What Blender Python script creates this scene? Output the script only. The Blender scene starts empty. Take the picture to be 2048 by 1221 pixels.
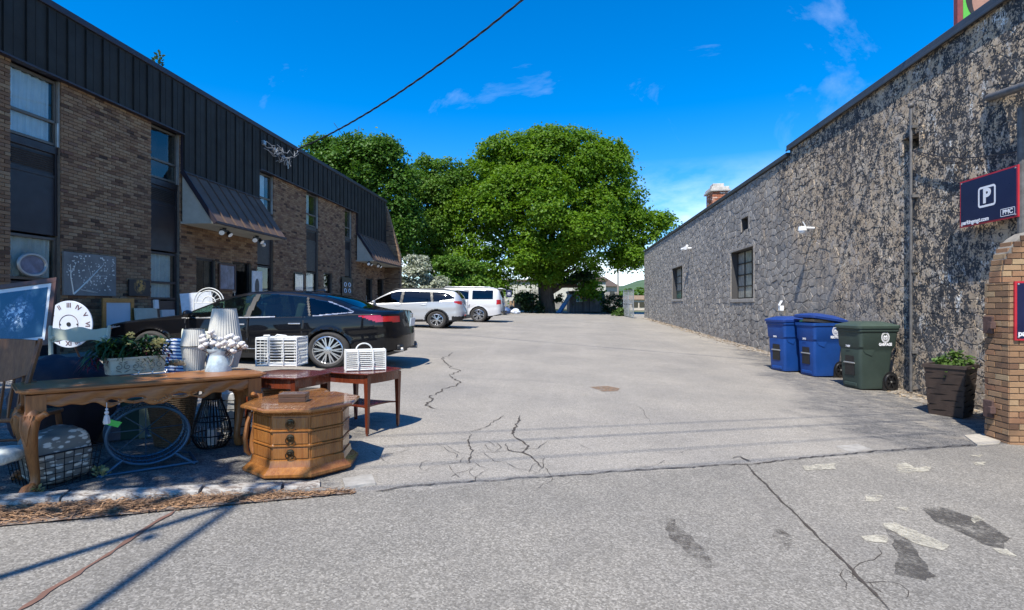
import bpy, math, random
import numpy as np
from mathutils import Matrix, Vector, Euler
random.seed(7); rng = np.random.default_rng(7)
R = math.radians
sc = bpy.context.scene
col = sc.collection

# ------------------------------------------------------------------ camera
F = 1100.0; PSI = math.atan(103 / F); CZ = 1.5
cam_d = bpy.data.cameras.new('camera'); cam = bpy.data.objects.new('camera', cam_d); col.objects.link(cam)
cam.location = (0, 0, CZ); cam.rotation_euler = (R(90), 0, PSI)
cam_d.sensor_width = 36; cam_d.lens = 36 * F / 2048; cam_d.shift_y = 1.5 / 2048
cam_d.clip_start = 0.05; cam_d.clip_end = 6000
sc.camera = cam
# ------------------------------------------------------------------ light
SUNV = Vector((-0.20, -0.63, 1.0)).normalized()          # towards the sun
elev = math.asin(SUNV.z)
w = bpy.data.worlds.new('World'); sc.world = w; w.use_nodes = True
nt = w.node_tree; nt.nodes.clear()
def _n(t, **k):
    n = nt.nodes.new(t)
    for a, b in k.items(): setattr(n, a, b)
    return n
sky = _n('ShaderNodeTexSky', sky_type='NISHITA', sun_disc=False)
sky.sun_elevation = elev
sky.sun_rotation = math.atan2(SUNV.x, SUNV.y)
sky.air_density = 1.0; sky.dust_density = 0.25; sky.ozone_density = 5.0; sky.altitude = 400
hs = _n('ShaderNodeHueSaturation'); hs.inputs['Saturation'].default_value = 1.42; hs.inputs['Value'].default_value = 1.0
hs.inputs['Hue'].default_value = 0.504
tc = _n('ShaderNodeTexCoord')
# thin cirrus streaks and a low bank of cloud near the horizon (same for every ray)
mp = _n('ShaderNodeMapping'); mp.inputs['Rotation'].default_value = (0.3, 0.5, 0.7); mp.inputs['Scale'].default_value = (1.6, 5.5, 2.6)
n1 = _n('ShaderNodeTexNoise'); n1.inputs['Scale'].default_value = 1.7; n1.inputs['Detail'].default_value = 8; n1.inputs['Roughness'].default_value = .62; n1.inputs['Distortion'].default_value = .7
r1 = _n('ShaderNodeValToRGB'); r1.color_ramp.elements[0].position = .57; r1.color_ramp.elements[1].position = .85
r1.color_ramp.elements[1].color = (.20, .20, .20, 1)
sx = _n('ShaderNodeSeparateXYZ')
n2 = _n('ShaderNodeTexNoise'); n2.inputs['Scale'].default_value = 5; n2.inputs['Detail'].default_value = 7; n2.inputs['Roughness'].default_value = .6
mp2 = _n('ShaderNodeMapping'); mp2.inputs['Scale'].default_value = (1, 1, 2.6)
r2 = _n('ShaderNodeValToRGB'); r2.color_ramp.elements[0].position = .42; r2.color_ramp.elements[1].position = .66
mr = _n('ShaderNodeMapRange'); mr.inputs['From Min'].default_value = .25; mr.inputs['From Max'].default_value = .04
mul = _n('ShaderNodeMath', operation='MULTIPLY'); mx = _n('ShaderNodeMath', operation='MAXIMUM')
mixc = _n('ShaderNodeMixRGB'); mixc.inputs['Color2'].default_value = (7.2, 7.8, 8.6, 1)
bg = _n('ShaderNodeBackground'); bg.inputs['Strength'].default_value = 0.148
out = _n('ShaderNodeOutputWorld')
L = nt.links.new
L(sky.outputs[0], hs.inputs['Color']); L(tc.outputs['Generated'], mp.inputs[0]); L(mp.outputs[0], n1.inputs['Vector'])
L(n1.outputs['Fac'], r1.inputs[0]); L(tc.outputs['Generated'], sx.inputs[0]); L(tc.outputs['Generated'], mp2.inputs[0]); L(mp2.outputs[0], n2.inputs['Vector'])
L(n2.outputs['Fac'], r2.inputs[0]); L(sx.outputs['Z'], mr.inputs[0]); L(mr.outputs[0], mul.inputs[0]); L(r2.outputs[0], mul.inputs[1])
L(mul.outputs[0], mx.inputs[0]); L(r1.outputs[0], mx.inputs[1]); L(mx.outputs[0], mixc.inputs['Fac'])
L(hs.outputs[0], mixc.inputs['Color1']); L(mixc.outputs[0], bg.inputs['Color']); L(bg.outputs[0], out.inputs[0])
sun_d = bpy.data.lights.new('sun', 'SUN'); sun_d.energy = 4.6; sun_d.angle = R(.53); sun_d.color = (1, .945, .855)
sun = bpy.data.objects.new('sun', sun_d); col.objects.link(sun); sun.rotation_euler = SUNV.to_track_quat('Z', 'Y').to_euler()
sc.view_settings.view_transform = 'Standard'; sc.view_settings.look = 'None'
sc.view_settings.exposure = 0.68; sc.view_settings.gamma = 1; sc.view_settings.use_curve_mapping = False
sc.cycles.max_bounces = 6; sc.cycles.transparent_max_bounces = 10

# ------------------------------------------------------------------ geometry of the place
cP, sP = math.cos(PSI), math.sin(PSI)
def P(px, py, z):                                         # pixel of the photograph at depth z -> point
    xc = (px - 1024) / F * z
    return Vector((xc * cP - z * sP, xc * sP + z * cP, CZ + (612 - py) / F * z))
def hdrop(X, Y):
    t = min(max((Y - 10) / 30, 0), 1)
    return 1.46 - .016 * min(Y, 60) + .04 * max(min(X, 9), -12) * (1 - .55 * t)
def G(X, Y): return CZ - hdrop(X, Y)
def atH(px, py, H=0.0):                                   # where the ray meets the ground raised by H
    z = 10.0
    for _ in range(60):
        p = P(px, py, z); h = hdrop(p.x, p.y) - H
        z = .5 * z + .5 * max(h * F / max(py - 612, 1), .5)
    return P(px, py, z)
def onX(px, X, H=0.0):                                    # point of the plane X=const seen at pixel column px
    a = (px - 1024) / F; z = X / (a * cP - sP)
    return Vector((X, a * z * sP + z * cP, CZ + H))
def depth(p): return -p.x * sP + p.y * cP
def ppm(p): return F / depth(p)

# ------------------------------------------------------------------ mesh builder
def nrm(v): return Vector(v).normalized()
class MB:
    def __init__(s): s.v = []; s.f = []; s.m = []; s.c = []; s.k = 0; s.rc = (1, 1, 1, 1)
    def _add(s, vs, fs, mi=0):
        o = len(s.v); s.v += [tuple(a) for a in vs]; s.f += [tuple(i + o for i in f) for f in fs]; s.m += [mi] * len(fs); s.c += [s.rc] * len(vs)
        return s
    def box(s, c, d, rot=None, mi=0, taper=1.0):
        x, y, z = d[0] / 2, d[1] / 2, d[2] / 2; t = taper
        vs = [Vector(a) for a in ((-x*t, -y*t, -z), (x*t, -y*t, -z), (x*t, y*t, -z), (-x*t, y*t, -z), (-x, -y, z), (x, -y, z), (x, y, z), (-x, y, z))]
        if rot is not None:
            m = rot if isinstance(rot, Matrix) else Euler(rot).to_matrix()
            vs = [m @ a for a in vs]
        c = Vector(c)
        return s._add([a + c for a in vs], [(0, 3, 2, 1), (4, 5, 6, 7), (0, 1, 5, 4), (1, 2, 6, 5), (2, 3, 7, 6), (3, 0, 4, 7)], mi)
    def bb(s, a, b, mi=0):
        return s.box([(a[i] + b[i]) / 2 for i in range(3)], [abs(b[i] - a[i]) for i in range(3)], None, mi)
    def beam(s, a, b, w, h, mi=0, up=(0, 0, 1)):
        a, b = Vector(a), Vector(b); d = b - a; n = d.normalized(); u = Vector(up)
        sd = n.cross(u)
        if sd.length < 1e-4: sd = n.cross(Vector((1, 0, 0)))
        sd.normalize(); u = sd.cross(n)
        m = Matrix((sd, n, u)).transposed()
        return s.box((a + b) / 2, (w, d.length, h), m, mi)
    def tube(s, pts, r, n=8, mi=0, closed=False, caps=True, sy=1.0):
        pts = [Vector(p) for p in pts]; N = len(pts); rr = r if hasattr(r, '__len__') else [r] * N
        vs = []; prev = None
        for i, p in enumerate(pts):
            if closed: t = pts[(i + 1) % N] - pts[i - 1]
            else: t = pts[min(i + 1, N - 1)] - pts[max(i - 1, 0)]
            t.normalize()
            if prev is None:
                u = t.cross(Vector((0, 0, 1)))
                if u.length < .01: u = t.cross(Vector((1, 0, 0)))
            else: u = prev - t * prev.dot(t)
            u.normalize(); prev = u; w_ = t.cross(u)
            for k in range(n):
                a = 2 * math.pi * k / n; vs.append(p + (u * math.cos(a) + w_ * (math.sin(a) * sy)) * rr[i])
        fs = []
        for i in range(N if closed else N - 1):
            j = (i + 1) % N
            for k in range(n):
                l = (k + 1) % n; fs.append((i*n+k, i*n+l, j*n+l, j*n+k))
        if caps and not closed: fs += [tuple(range(n - 1, -1, -1)), tuple((N-1)*n + k for k in range(n))]
        return s._add(vs, fs, mi)
    def cyl(s, a, b, r0, r1=None, n=16, mi=0): return s.tube([a, b], [r0, r0 if r1 is None else r1], n, mi)
    def lathe(s, prof, c=(0, 0, 0), n=24, mi=0, m=None, cap=True, sx=1, sy=1, ph=0, flute=0, fn=0):
        vs = []; c = Vector(c)
        for r, z in prof:
            for k in range(n):
                a = 2 * math.pi * k / n + ph
                q = r * (1 + (flute * (1 if k % 2 else -1) if fn else 0))
                p = Vector((q * math.cos(a) * sx, q * math.sin(a) * sy, z))
                vs.append((m @ p if m else p) + c)
        fs = [(i*n+k, i*n+(k+1) % n, (i+1)*n+(k+1) % n, (i+1)*n+k) for i in range(len(prof)-1) for k in range(n)]
        if cap: fs += [tuple(range(n - 1, -1, -1)), tuple((len(prof)-1)*n + k for k in range(n))]
        return s._add(vs, fs, mi)
    def prism(s, poly, z0, z1, m=None, mi=0, top_scale=None):     # poly in local xy, extruded along z
        n = len(poly); m = m or Matrix.Identity(4)
        vs = [m @ Vector((x, y, z0)) for x, y in poly]
        if top_scale: poly = top_scale
        vs += [m @ Vector((x, y, z1)) for x, y in poly]
        fs = [tuple(range(n - 1, -1, -1)), tuple(range(n, 2*n))] + [(i, (i+1) % n, n+(i+1) % n, n+i) for i in range(n)]
        return s._add(vs, fs, mi)
    def poly(s, pts, mi=0): return s._add(pts, [tuple(range(len(pts)))], mi)
    def torus(s, c, ax1, ax2, r, n=32, k=6, mi=0):
        c = Vector(c); a1 = Vector(ax1); a2 = Vector(ax2)
        return s.tube([c + a1 * math.cos(2*math.pi*i/n) + a2 * math.sin(2*math.pi*i/n) for i in range(n)], r, k, mi, closed=True)
    def sphere(s, c, r, n=10, mi=0, sc_=(1, 1, 1)):
        prof = [(max(math.sin(math.pi*i/(n))*r, 1e-4), -math.cos(math.pi*i/(n))*r*sc_[2]) for i in range(n+1)]
        return s.lathe(prof, c, n*2, mi, sx=sc_[0], sy=sc_[1], cap=False)
    def build(s, name, mats, parent=None, smooth=False, world=False, bevel=0, ang=35, kind=None, under=None):
        me = bpy.data.meshes.new(name)
        vs = s.v
        if world and parent is not None:
            inv = MAT[parent.name].inverted(); vs = [tuple(inv @ Vector(a)) for a in vs]
        me.from_pydata(vs, [], s.f)
        if not isinstance(mats, (list, tuple)): mats = [mats]
        for m in mats: me.materials.append(m)
        if len(mats) > 1: me.polygons.foreach_set('material_index', s.m)
        if any(c != (1, 1, 1, 1) for c in s.c[:1] + s.c[-1:]) or s.k:
            ca = me.color_attributes.new('Col', 'FLOAT_COLOR', 'POINT'); ca.data.foreach_set('color', np.array(s.c, dtype=np.float32).ravel())
        if smooth:
            me.polygons.foreach_set('use_smooth', [True] * len(me.polygons)); me.set_sharp_from_angle(angle=R(ang))
        me.update()
        o = bpy.data.objects.new(name, me); col.objects.link(o); o.parent = parent
        if bevel:
            b = o.modifiers.new('bevel', 'BEVEL'); b.width = bevel; b.segments = 2; b.limit_method = 'ANGLE'; b.angle_limit = R(40)
        if kind: o['kind'] = kind
        if under is not None: o.parent = under
        return o
def mesh_np(name, V, Fq, mats, parent=None, colr=None, smooth=False, kind=None, mi=None):
    V = np.asarray(V, dtype=np.float32); Fq = np.asarray(Fq, dtype=np.int32)
    if parent is not None and parent.name in MAT:
        inv = np.array(MAT[parent.name].inverted()); V = V @ inv[:3, :3].T.astype(np.float32) + inv[:3, 3].astype(np.float32)
    me = bpy.data.meshes.new(name); n, k = Fq.shape
    me.vertices.add(len(V)); me.vertices.foreach_set('co', V.ravel())
    me.loops.add(n * k); me.loops.foreach_set('vertex_index', Fq.ravel())
    me.polygons.add(n); me.polygons.foreach_set('loop_start', np.arange(n, dtype=np.int32) * k)
    if not isinstance(mats, (list, tuple)): mats = [mats]
    for m in mats: me.materials.append(m)
    if mi is not None: me.polygons.foreach_set('material_index', np.asarray(mi, dtype=np.int32))
    me.update(calc_edges=True)
    if colr is not None:
        ca = me.color_attributes.new('Col', 'FLOAT_COLOR', 'POINT'); c4 = np.ones((len(V), 4), dtype=np.float32)
        colr = np.asarray(colr, dtype=np.float32)
        if colr.ndim == 1: c4[:, 0] = colr; c4[:, 1] = (colr * 7.31) % 1; c4[:, 2] = (colr * 3.77) % 1
        else: c4[:, :3] = colr
        ca.data.foreach_set('color', c4.ravel())
    me.polygons.foreach_set('use_smooth', [bool(smooth)] * n)
    me.validate()
    o = bpy.data.objects.new(name, me); col.objects.link(o); o.parent = parent
    if kind: o['kind'] = kind
    return o
MAT = {}
def tag(o, label=None, cat=None, group=None, kind=None):
    if label: o['label'] = label
    if cat: o['category'] = cat
    if group: o['group'] = group
    if kind: o['kind'] = kind
    return o
def thing(name, label, cat, loc=(0, 0, 0), rz=0, group=None, scale=(1, 1, 1)):
    o = bpy.data.objects.new(name, None); col.objects.link(o)
    o.location = loc; o.rotation_euler = (0, 0, rz); o.scale = scale; o.empty_display_size = .1
    MAT[o.name] = Matrix.LocRotScale(Vector(loc), Euler((0, 0, rz)), Vector(scale))
    return tag(o, label, cat, group)
def sub(name, parent):                                     # an empty part (e.g. wheel) under a thing
    o = bpy.data.objects.new(name, None); col.objects.link(o); o.parent = parent; o.empty_display_size = .1
    return o
def copy_tree(o, parent=None):
    c = o.copy(); col.objects.link(c); c.parent = parent
    for ch in list(o.children): copy_tree(ch, c)
    return c
_txt = {}
def text_mesh(txt, size, bold=0.0, align='CENTER', ext=0.0, sx=1.0):
    cu = bpy.data.curves.new('t', 'FONT'); cu.body = txt; cu.size = size; cu.offset = bold; cu.align_x = align; cu.align_y = 'CENTER'; cu.extrude = ext
    o = bpy.data.objects.new('t', cu); col.objects.link(o)
    bpy.context.view_layer.update()
    me = bpy.data.meshes.new_from_object(o.evaluated_get(bpy.context.evaluated_depsgraph_get()))
    bpy.data.objects.remove(o); return me
def add_text(txt, size, mat, M4, parent, name='lettering', bold=0.0, align='CENTER', ext=0.0008):
    me = text_mesh(txt, size, bold, align, ext); me.transform(M4); me.materials.clear(); me.materials.append(mat); me.name = name
    o = bpy.data.objects.new(name, me); col.objects.link(o); o.parent = parent
    return o
def frame(o, x, y, z=None):                                # matrix from origin and two axes
    x = nrm(x); y = nrm(y); z = x.cross(y)
    return Matrix(((x.x, y.x, z.x, o[0]), (x.y, y.y, z.y, o[1]), (x.z, y.z, z.z, o[2]), (0, 0, 0, 1)))

# ------------------------------------------------------------------ materials
class NT:
    def __init__(s, name):
        s.m = bpy.data.materials.new(name); s.m.use_nodes = True; s.t = s.m.node_tree; s.b = s.t.nodes['Principled BSDF']
        s.tc = s.t.nodes.new('ShaderNodeTexCoord')
    def n(s, t, ins=None, **k):
        q = s.t.nodes.new(t)
        for a, b in k.items(): setattr(q, a, b)
        for a, b in (ins or {}).items():
            if isinstance(b, bpy.types.NodeSocket): s.t.links.new(b, q.inputs[a])
            else: q.inputs[a].default_value = b
        return q
    def l(s, a, b): s.t.links.new(a, b)
    def co(s, scale=(1, 1, 1), rot=(0, 0, 0), src='Object'):
        return s.n('ShaderNodeMapping', {0: s.tc.outputs[src], 'Scale': scale, 'Rotation': rot}).outputs[0]
    def noise(s, sc_, det=4, ro=.6, dist=0, vec=None):
        return s.n('ShaderNodeTexNoise', {'Scale': sc_, 'Detail': det, 'Roughness': ro, 'Distortion': dist, 'Vector': vec if vec is not None else s.tc.outputs['Object']}).outputs['Fac']
    def vor(s, sc_, feat='F1', vec=None, o='Distance', rnd=1.0):
        q = s.n('ShaderNodeTexVoronoi', {'Scale': sc_, 'Vector': vec if vec is not None else s.tc.outputs['Object'], 'Randomness': rnd}, feature=feat)
        return q.outputs[o]
    def ramp(s, fac, stops, interp='LINEAR'):
        q = s.n('ShaderNodeValToRGB', {0: fac}); cr = q.color_ramp; cr.interpolation = interp
        while len(cr.elements) < len(stops): cr.elements.new(.5)
        for e, (p, c) in zip(cr.elements, stops): e.position = p; e.color = (*c, 1) if hasattr(c, '__len__') else (c, c, c, 1)
        return q.outputs[0]
    def mix(s, fac, a, b, mode='MIX'):
        q = s.n('ShaderNodeMixRGB', {'Fac': fac}, blend_type=mode)
        for k, v in (('Color1', a), ('Color2', b)):
            if isinstance(v, bpy.types.NodeSocket): s.l(v, q.inputs[k])
            else: q.inputs[k].default_value = (*v, 1) if hasattr(v, '__len__') else (v, v, v, 1)
        return q.outputs[0]
    def math(s, op, a, b=None, clamp=False):
        q = s.n('ShaderNodeMath', {0: a}, operation=op, use_clamp=clamp)
        if b is not None:
            if isinstance(b, bpy.types.NodeSocket): s.l(b, q.inputs[1])
            else: q.inputs[1].default_value = b
        return q.outputs[0]
    def bump(s, h, strength=.3, dist=.01, prev=None):
        q = s.n('ShaderNodeBump', {'Height': h, 'Strength': strength, 'Distance': dist})
        if prev is not None: s.l(prev, q.inputs['Normal'])
        return q.outputs[0]
    def done(s, c=None, rough=.6, metal=0, nrm_=None, coat=0, spec=None, **k):
        if c is not None:
            if isinstance(c, bpy.types.NodeSocket): s.l(c, s.b.inputs['Base Color'])
            else: s.b.inputs['Base Color'].default_value = (*c, 1)
        if isinstance(rough, bpy.types.NodeSocket): s.l(rough, s.b.inputs['Roughness'])
        else: s.b.inputs['Roughness'].default_value = rough
        s.b.inputs['Metallic'].default_value = metal
        if nrm_ is not None: s.l(nrm_, s.b.inputs['Normal'])
        if coat: s.b.inputs['Coat Weight'].default_value = coat; s.b.inputs['Coat Roughness'].default_value = .03
        if spec is not None: s.b.inputs['Specular IOR Level'].default_value = spec
        for a, b in k.items(): s.b.inputs[a].default_value = b
        return s.m
def plain(name, c, rough=.6, metal=0, var=.18, sc_=6, bump=.15, bs=60, coat=0, spec=None, dirt=0.0, **k):
    q = NT(name); f = q.noise(sc_, 6, .65)
    lo = tuple(max(x * (1 - var), 0) for x in c); hi = tuple(min(x * (1 + var), 1) for x in c)
    cc = q.ramp(f, [(.3, lo), (.7, hi)])
    if dirt:
        d = q.ramp(q.noise(sc_ * .4, 7, .7), [(.45, 0.0), (.75, dirt)]); cc = q.mix(d, cc, (.10, .085, .065))
    nn = q.bump(q.noise(bs, 3), bump, .004) if bump else None
    rr = q.ramp(q.noise(sc_ * 2.3, 4), [(.3, max(rough - .08, .02)), (.7, min(rough + .08, 1))])
    return q.done(cc, rr, metal, nn, coat, spec, **k)
def wood(name, c1, c2, axis=0, sc_=14, rough=.35, coat=.25):
    q = NT(name); s3 = [sc_, sc_, sc_]; s3[axis] = sc_ * .09
    v = q.co(tuple(s3)); g = q.noise(1.6, 7, .68, 1.3, v); g2 = q.noise(9, 4, .6, 0, v)
    c = q.ramp(g, [(.28, c1), (.5, tuple((a + b) / 2 for a, b in zip(c1, c2))), (.72, c2)])
    c = q.mix(q.ramp(g2, [(.4, 0.0), (.75, .45)]), c, tuple(x * .45 for x in c1))
    c = q.mix(q.ramp(q.noise(3, 5), [(.45, 0.0), (.8, .35)]), c, tuple(x * .6 for x in c1))
    return q.done(c, q.ramp(g2, [(.3, rough - .08), (.8, rough + .12)]), 0, q.bump(g2, .12, .002), coat)
def glass(name, tint=(.6, .65, .66), rough=.015, alpha=.55, dark=(.02, .025, .03), ior=1.75):
    q = NT(name)                                            # pane: clear or tinted, mirror-like reflection by Fresnel
    nn = q.bump(q.noise(.9, 2), .035, .02); tr = q.n('ShaderNodeBsdfTransparent', {0: tuple(t * alpha for t in tint) + (1,)})
    gl = q.n('ShaderNodeBsdfGlossy', {0: (.92, .95, .95, 1), 'Roughness': rough, 'Normal': nn}); df = q.n('ShaderNodeBsdfDiffuse', {0: (*dark, 1)})
    fr = q.n('ShaderNodeFresnel', {'IOR': ior, 'Normal': nn}); m0 = q.n('ShaderNodeMixShader', {0: .06, 1: tr.outputs[0], 2: df.outputs[0]})
    bf = q.n('ShaderNodeNewGeometry').outputs['Backfacing']; ff = q.math('MULTIPLY', fr.outputs[0], q.math('SUBTRACT', 1.0, bf))
    ms = q.n('ShaderNodeMixShader', {0: ff, 1: m0.outputs[0], 2: gl.outputs[0]})
    q.l(ms.outputs[0], q.t.nodes['Material Output'].inputs[0]); return q.m
def worn(name, c, sc_=20, lo=.42, hi=.58, most=.85, rough=.9):
    q = NT(name)                                            # thin worn-through coat: the surface below shows between the flecks
    f = q.ramp(q.math('ADD', q.math('MULTIPLY', q.noise(sc_, 8, .82), .65), q.math('MULTIPLY', q.noise(sc_ * .16, 4, .6), .35)), [(lo, 0.0), (hi, most)])
    q.done(q.ramp(q.noise(90, 3), [(.3, tuple(v * .75 for v in c)), (.7, tuple(v * 1.2 for v in c))]), rough, 0, q.bump(q.noise(90, 3), .5, .006))
    tr = q.n('ShaderNodeBsdfTransparent'); ms = q.n('ShaderNodeMixShader', {0: f, 1: tr.outputs[0], 2: q.b.outputs[0]})
    q.l(ms.outputs[0], q.t.nodes['Material Output'].inputs[0]); return q.m
def leafmat(name, c1, c2, trans=.35, rough=.5):
    q = NT(name); a = q.n('ShaderNodeVertexColor', layer_name='Col'); sp = q.n('ShaderNodeSeparateColor', {0: a.outputs[0]})
    c = q.mix(sp.outputs[0], c1, c2); c = q.mix(q.ramp(q.noise(.5, 3), [(.35, 0.0), (.7, .5)]), c, tuple(x * .62 for x in c1))
    q.done(c, rough, 0, spec=.35)
    tl = q.n('ShaderNodeBsdfTranslucent', {0: c}); ms = q.n('ShaderNodeMixShader', {0: trans, 1: q.b.outputs[0], 2: tl.outputs[0]})
    q.l(ms.outputs[0], q.t.nodes['Material Output'].inputs[0]); return q.m
# ================================================================== SETTING: ground, street, hill
def asphalt(name, base, agg, street=False):
    q = NT(name)
    fine = q.noise(95, 3, .7); pebb = q.vor(105 if street else 120, 'F1', o='Color'); big = q.noise(.55, 6, .62)
    ps = q.n('ShaderNodeSeparateColor', {0: pebb})
    c = q.ramp(ps.outputs[0], [(.0, tuple(x * .42 for x in base)), (.35, base), (.8, agg), (1, tuple(min(1, x * 1.5) for x in agg))])
    c = q.mix(.5 if street else .45, c, tuple(x * 1.08 for x in base))
    c = q.mix(1, c, q.ramp(big, [(.3, (.80, .80, .80)), (.7, (1.12, 1.1, 1.06))]), 'MULTIPLY')
    c = q.mix(q.ramp(q.noise(2.6, 8, .72, .4), [(.5, 0.0), (.72, .35)]), c, tuple(x * .68 for x in base))
    sp = q.n('ShaderNodeSeparateXYZ', {0: q.tc.outputs['Object']}); X, Y = sp.outputs[0], sp.outputs[1]
    sm = lambda v, a, b: q.n('ShaderNodeMapRange', {0: v, 1: a, 2: b}, interpolation_type='SMOOTHSTEP', clamp=True).outputs[0]
    wob = q.math('MULTIPLY', q.math('SUBTRACT', q.noise(.9, 6, .65), .5), 2.6)
    if not street:
        # newer dark sealcoat, worn through: along the stone wall and under the furniture
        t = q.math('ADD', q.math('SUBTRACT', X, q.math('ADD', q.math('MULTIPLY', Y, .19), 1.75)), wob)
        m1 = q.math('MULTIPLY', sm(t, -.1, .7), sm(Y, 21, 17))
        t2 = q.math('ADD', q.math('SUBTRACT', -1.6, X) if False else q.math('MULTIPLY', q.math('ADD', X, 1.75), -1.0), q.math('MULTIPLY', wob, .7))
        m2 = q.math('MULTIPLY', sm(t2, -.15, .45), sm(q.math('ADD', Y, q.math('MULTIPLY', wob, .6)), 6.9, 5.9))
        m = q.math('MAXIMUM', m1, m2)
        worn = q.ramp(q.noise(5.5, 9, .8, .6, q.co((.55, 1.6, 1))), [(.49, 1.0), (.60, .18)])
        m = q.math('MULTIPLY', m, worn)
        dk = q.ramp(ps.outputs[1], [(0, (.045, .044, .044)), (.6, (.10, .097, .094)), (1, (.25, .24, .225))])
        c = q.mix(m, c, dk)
        tan = q.math('MULTIPLY', sm(X, 3.5, 5.9), q.ramp(q.noise(3.3, 8, .75), [(.52, 0.0), (.62, .6)]))
        c = q.mix(tan, c, (.42, .36, .27))
        # tyre-polished streaks running up the lot
        c = q.mix(q.ramp(q.noise(1.0, 5, .6, 0, q.co((2.2, .16, 1))), [(.5, 0.0), (.7, .22)]), c, (.36, .33, .29))
        c = q.mix(q.ramp(q.noise(1.4, 6, .7, 0, q.co((.35, 2.4, 1))), [(.55, 0.0), (.7, .25)]), c, (.15, .145, .135))
    else:
        c = q.mix(q.ramp(q.noise(.8, 7, .7, 0, q.co((1.6, .5, 1))), [(.52, 0.0), (.75, .4)]), c, (.13, .12, .11))
        c = q.mix(q.ramp(q.noise(1.7, 9, .8, 0), [(.60, 0.0), (.66, .22)]), c, (.34, .30, .25))
    h = q.math('ADD', fine, q.math('MULTIPLY', ps.outputs[0], .8))
    return q.done(c, q.ramp(fine, [(.3, .72), (.7, .95)]), 0, q.bump(h, .55 if street else .4, .006, q.bump(q.noise(6, 5), .3, .02)), spec=.25)
m_lot = asphalt('asphalt_lot', (.258, .238, .208), (.355, .332, .295))
m_street = asphalt('asphalt_street', (.198, .184, .160), (.352, .330, .292), True)
m_earth = plain('earth', (.12, .13, .06), .95, 0, .4, .3)
m_conc = plain('concrete_worn', (.33, .31, .275), .9, 0, .25, 9, .5, 80, dirt=.5)
m_paint = NT('kerb_paint'); _q = m_paint
m_paint = _q.done(_q.mix(_q.ramp(_q.noise(14, 8, .8, .5, _q.co((.6, 1.6, 1))), [(.48, 0.0), (.56, 1.0)]), (.40, .375, .33), (.17, .135, .11)), .85, 0, _q.bump(_q.noise(40, 5), .5, .01))

SEDGE = [(-900, 1110), (-300, 1075), (0, 1050), (180, 1038), (350, 1022), (560, 1003), (745, 985), (930, 969), (1100, 956), (1300, 941), (1500, 929), (1640, 916), (1800, 904), (1940, 894), (2048, 884), (2500, 850)]
EP = [atH(a, b) for a, b in SEDGE]
ex = np.array([p.x for p in EP]); ey = np.array([p.y for p in EP])
_o = np.argsort(ex); ex = ex[_o]; ey = ey[_o]
def edgeY(X): return float(np.interp(X, ex, ey))
def grid(name, xs, ys, zf, m, kind='structure'):
    V = [(x, y, zf(x, y)) for y in ys for x in xs]; n = len(xs)
    Fq = [(j*n+i, j*n+i+1, (j+1)*n+i+1, (j+1)*n+i) for j in range(len(ys)-1) for i in range(n-1)]
    o = mesh_np(name, V, Fq, m, smooth=True); o['kind'] = kind; return o
grid('ground', [-3000, -600, -120, -40, -12, -6, 0, 4, 9, 30, 120, 600, 3000], [-400, -60, -15, 0, 10, 20, 30, 40, 50, 60, 200, 900, 4500], lambda x, y: G(x, y) - .03 - (.5 if y > 400 else 0), m_earth)
rs = random.Random(3)
grid('parking_lot', [x * .75 for x in range(-16, 14)] + [16], [-2 + .8 * i for i in range(0, 73)], lambda x, y: G(x, y), m_lot)
# street surface: laps 4 mm over the lot, its broken edge follows the old gutter line
xs = np.arange(-14, 18, .12); V = []; Fq = []; K = 14
for i, x in enumerate(xs):
    e = edgeY(x) + .05 * math.sin(x * 5.1) * math.sin(x * 1.7) + rs.uniform(-.03, .03)
    for k in range(K):
        y = -14 + (e + 14) * (k / (K - 1)) ** .5; V.append((x, y, G(x, y) + .004 + (.0 if k < K - 1 else -.002)))
for i in range(len(xs) - 1):
    for k in range(K - 1): Fq.append((i*K+k, (i+1)*K+k, (i+1)*K+k+1, i*K+k+1))
tag(mesh_np('street', V, Fq, m_street, smooth=True), kind='structure')

# cracks and joints: thin dark ribbons sunk into the surface look
m_crack = worn('crack_dark', (.060, .048, .038), 12, .36, .50, .95); m_crack_red = plain('crack_rust', (.16, .085, .06), .95, bump=0)
m_tar = plain('tar_patch', (.05, .045, .04), .85, 0, .5, 9, .5, 120); m_cream = plain('old_road_paint', (.50, .46, .36), .85, 0, .2, 14, .3, 100)
def ribbon(mb, pts, w, jag=.02, lift=.007, mi=0, step=.05):
    pts = [atH(*p) for p in pts]; P2 = []
    for a, b in zip(pts, pts[1:]):
        n = max(2, int((b - a).length / step))
        for i in range(n): P2.append(a.lerp(b, i / n))
    P2.append(pts[-1]); vs = []; off = 0
    for i, p in enumerate(P2):
        d = (P2[min(i+1, len(P2)-1)] - P2[max(i-1, 0)]); d.z = 0; d.normalize(); s = Vector((-d.y, d.x, 0))
        off = off * .75 + rs.uniform(-jag, jag); ww = w * rs.uniform(.35, 1.3) * (1 if 0 < i < len(P2) - 1 else .15)
        for sg in (-1, 1):
            q = p + s * (off + sg * ww / 2); vs.append((q.x, q.y, G(q.x, q.y) + lift))
    mb._add(vs, [(2*i, 2*i+1, 2*i+3, 2*i+2) for i in range(len(P2)-1)], mi)
def branch(mb, px, py, n, ln, w):
    for _ in range(n):
        a = rs.uniform(0, 6.28); p = (px, py); L_ = [p]
        for k in range(rs.randint(2, 5)):
            a += rs.uniform(-.9, .9); p = (p[0] + math.cos(a) * ln, p[1] + math.sin(a) * ln * .45); L_.append(p)
        ribbon(mb, L_, w, .012)
cr = MB()
ribbon(cr, [(905, 706), (884, 718), (903, 738), (918, 742), (897, 751), (917, 764), (914, 772), (884, 780), (886, 785), (860, 794), (868, 802), (852, 812), (870, 820)], .026, .03)
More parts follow.
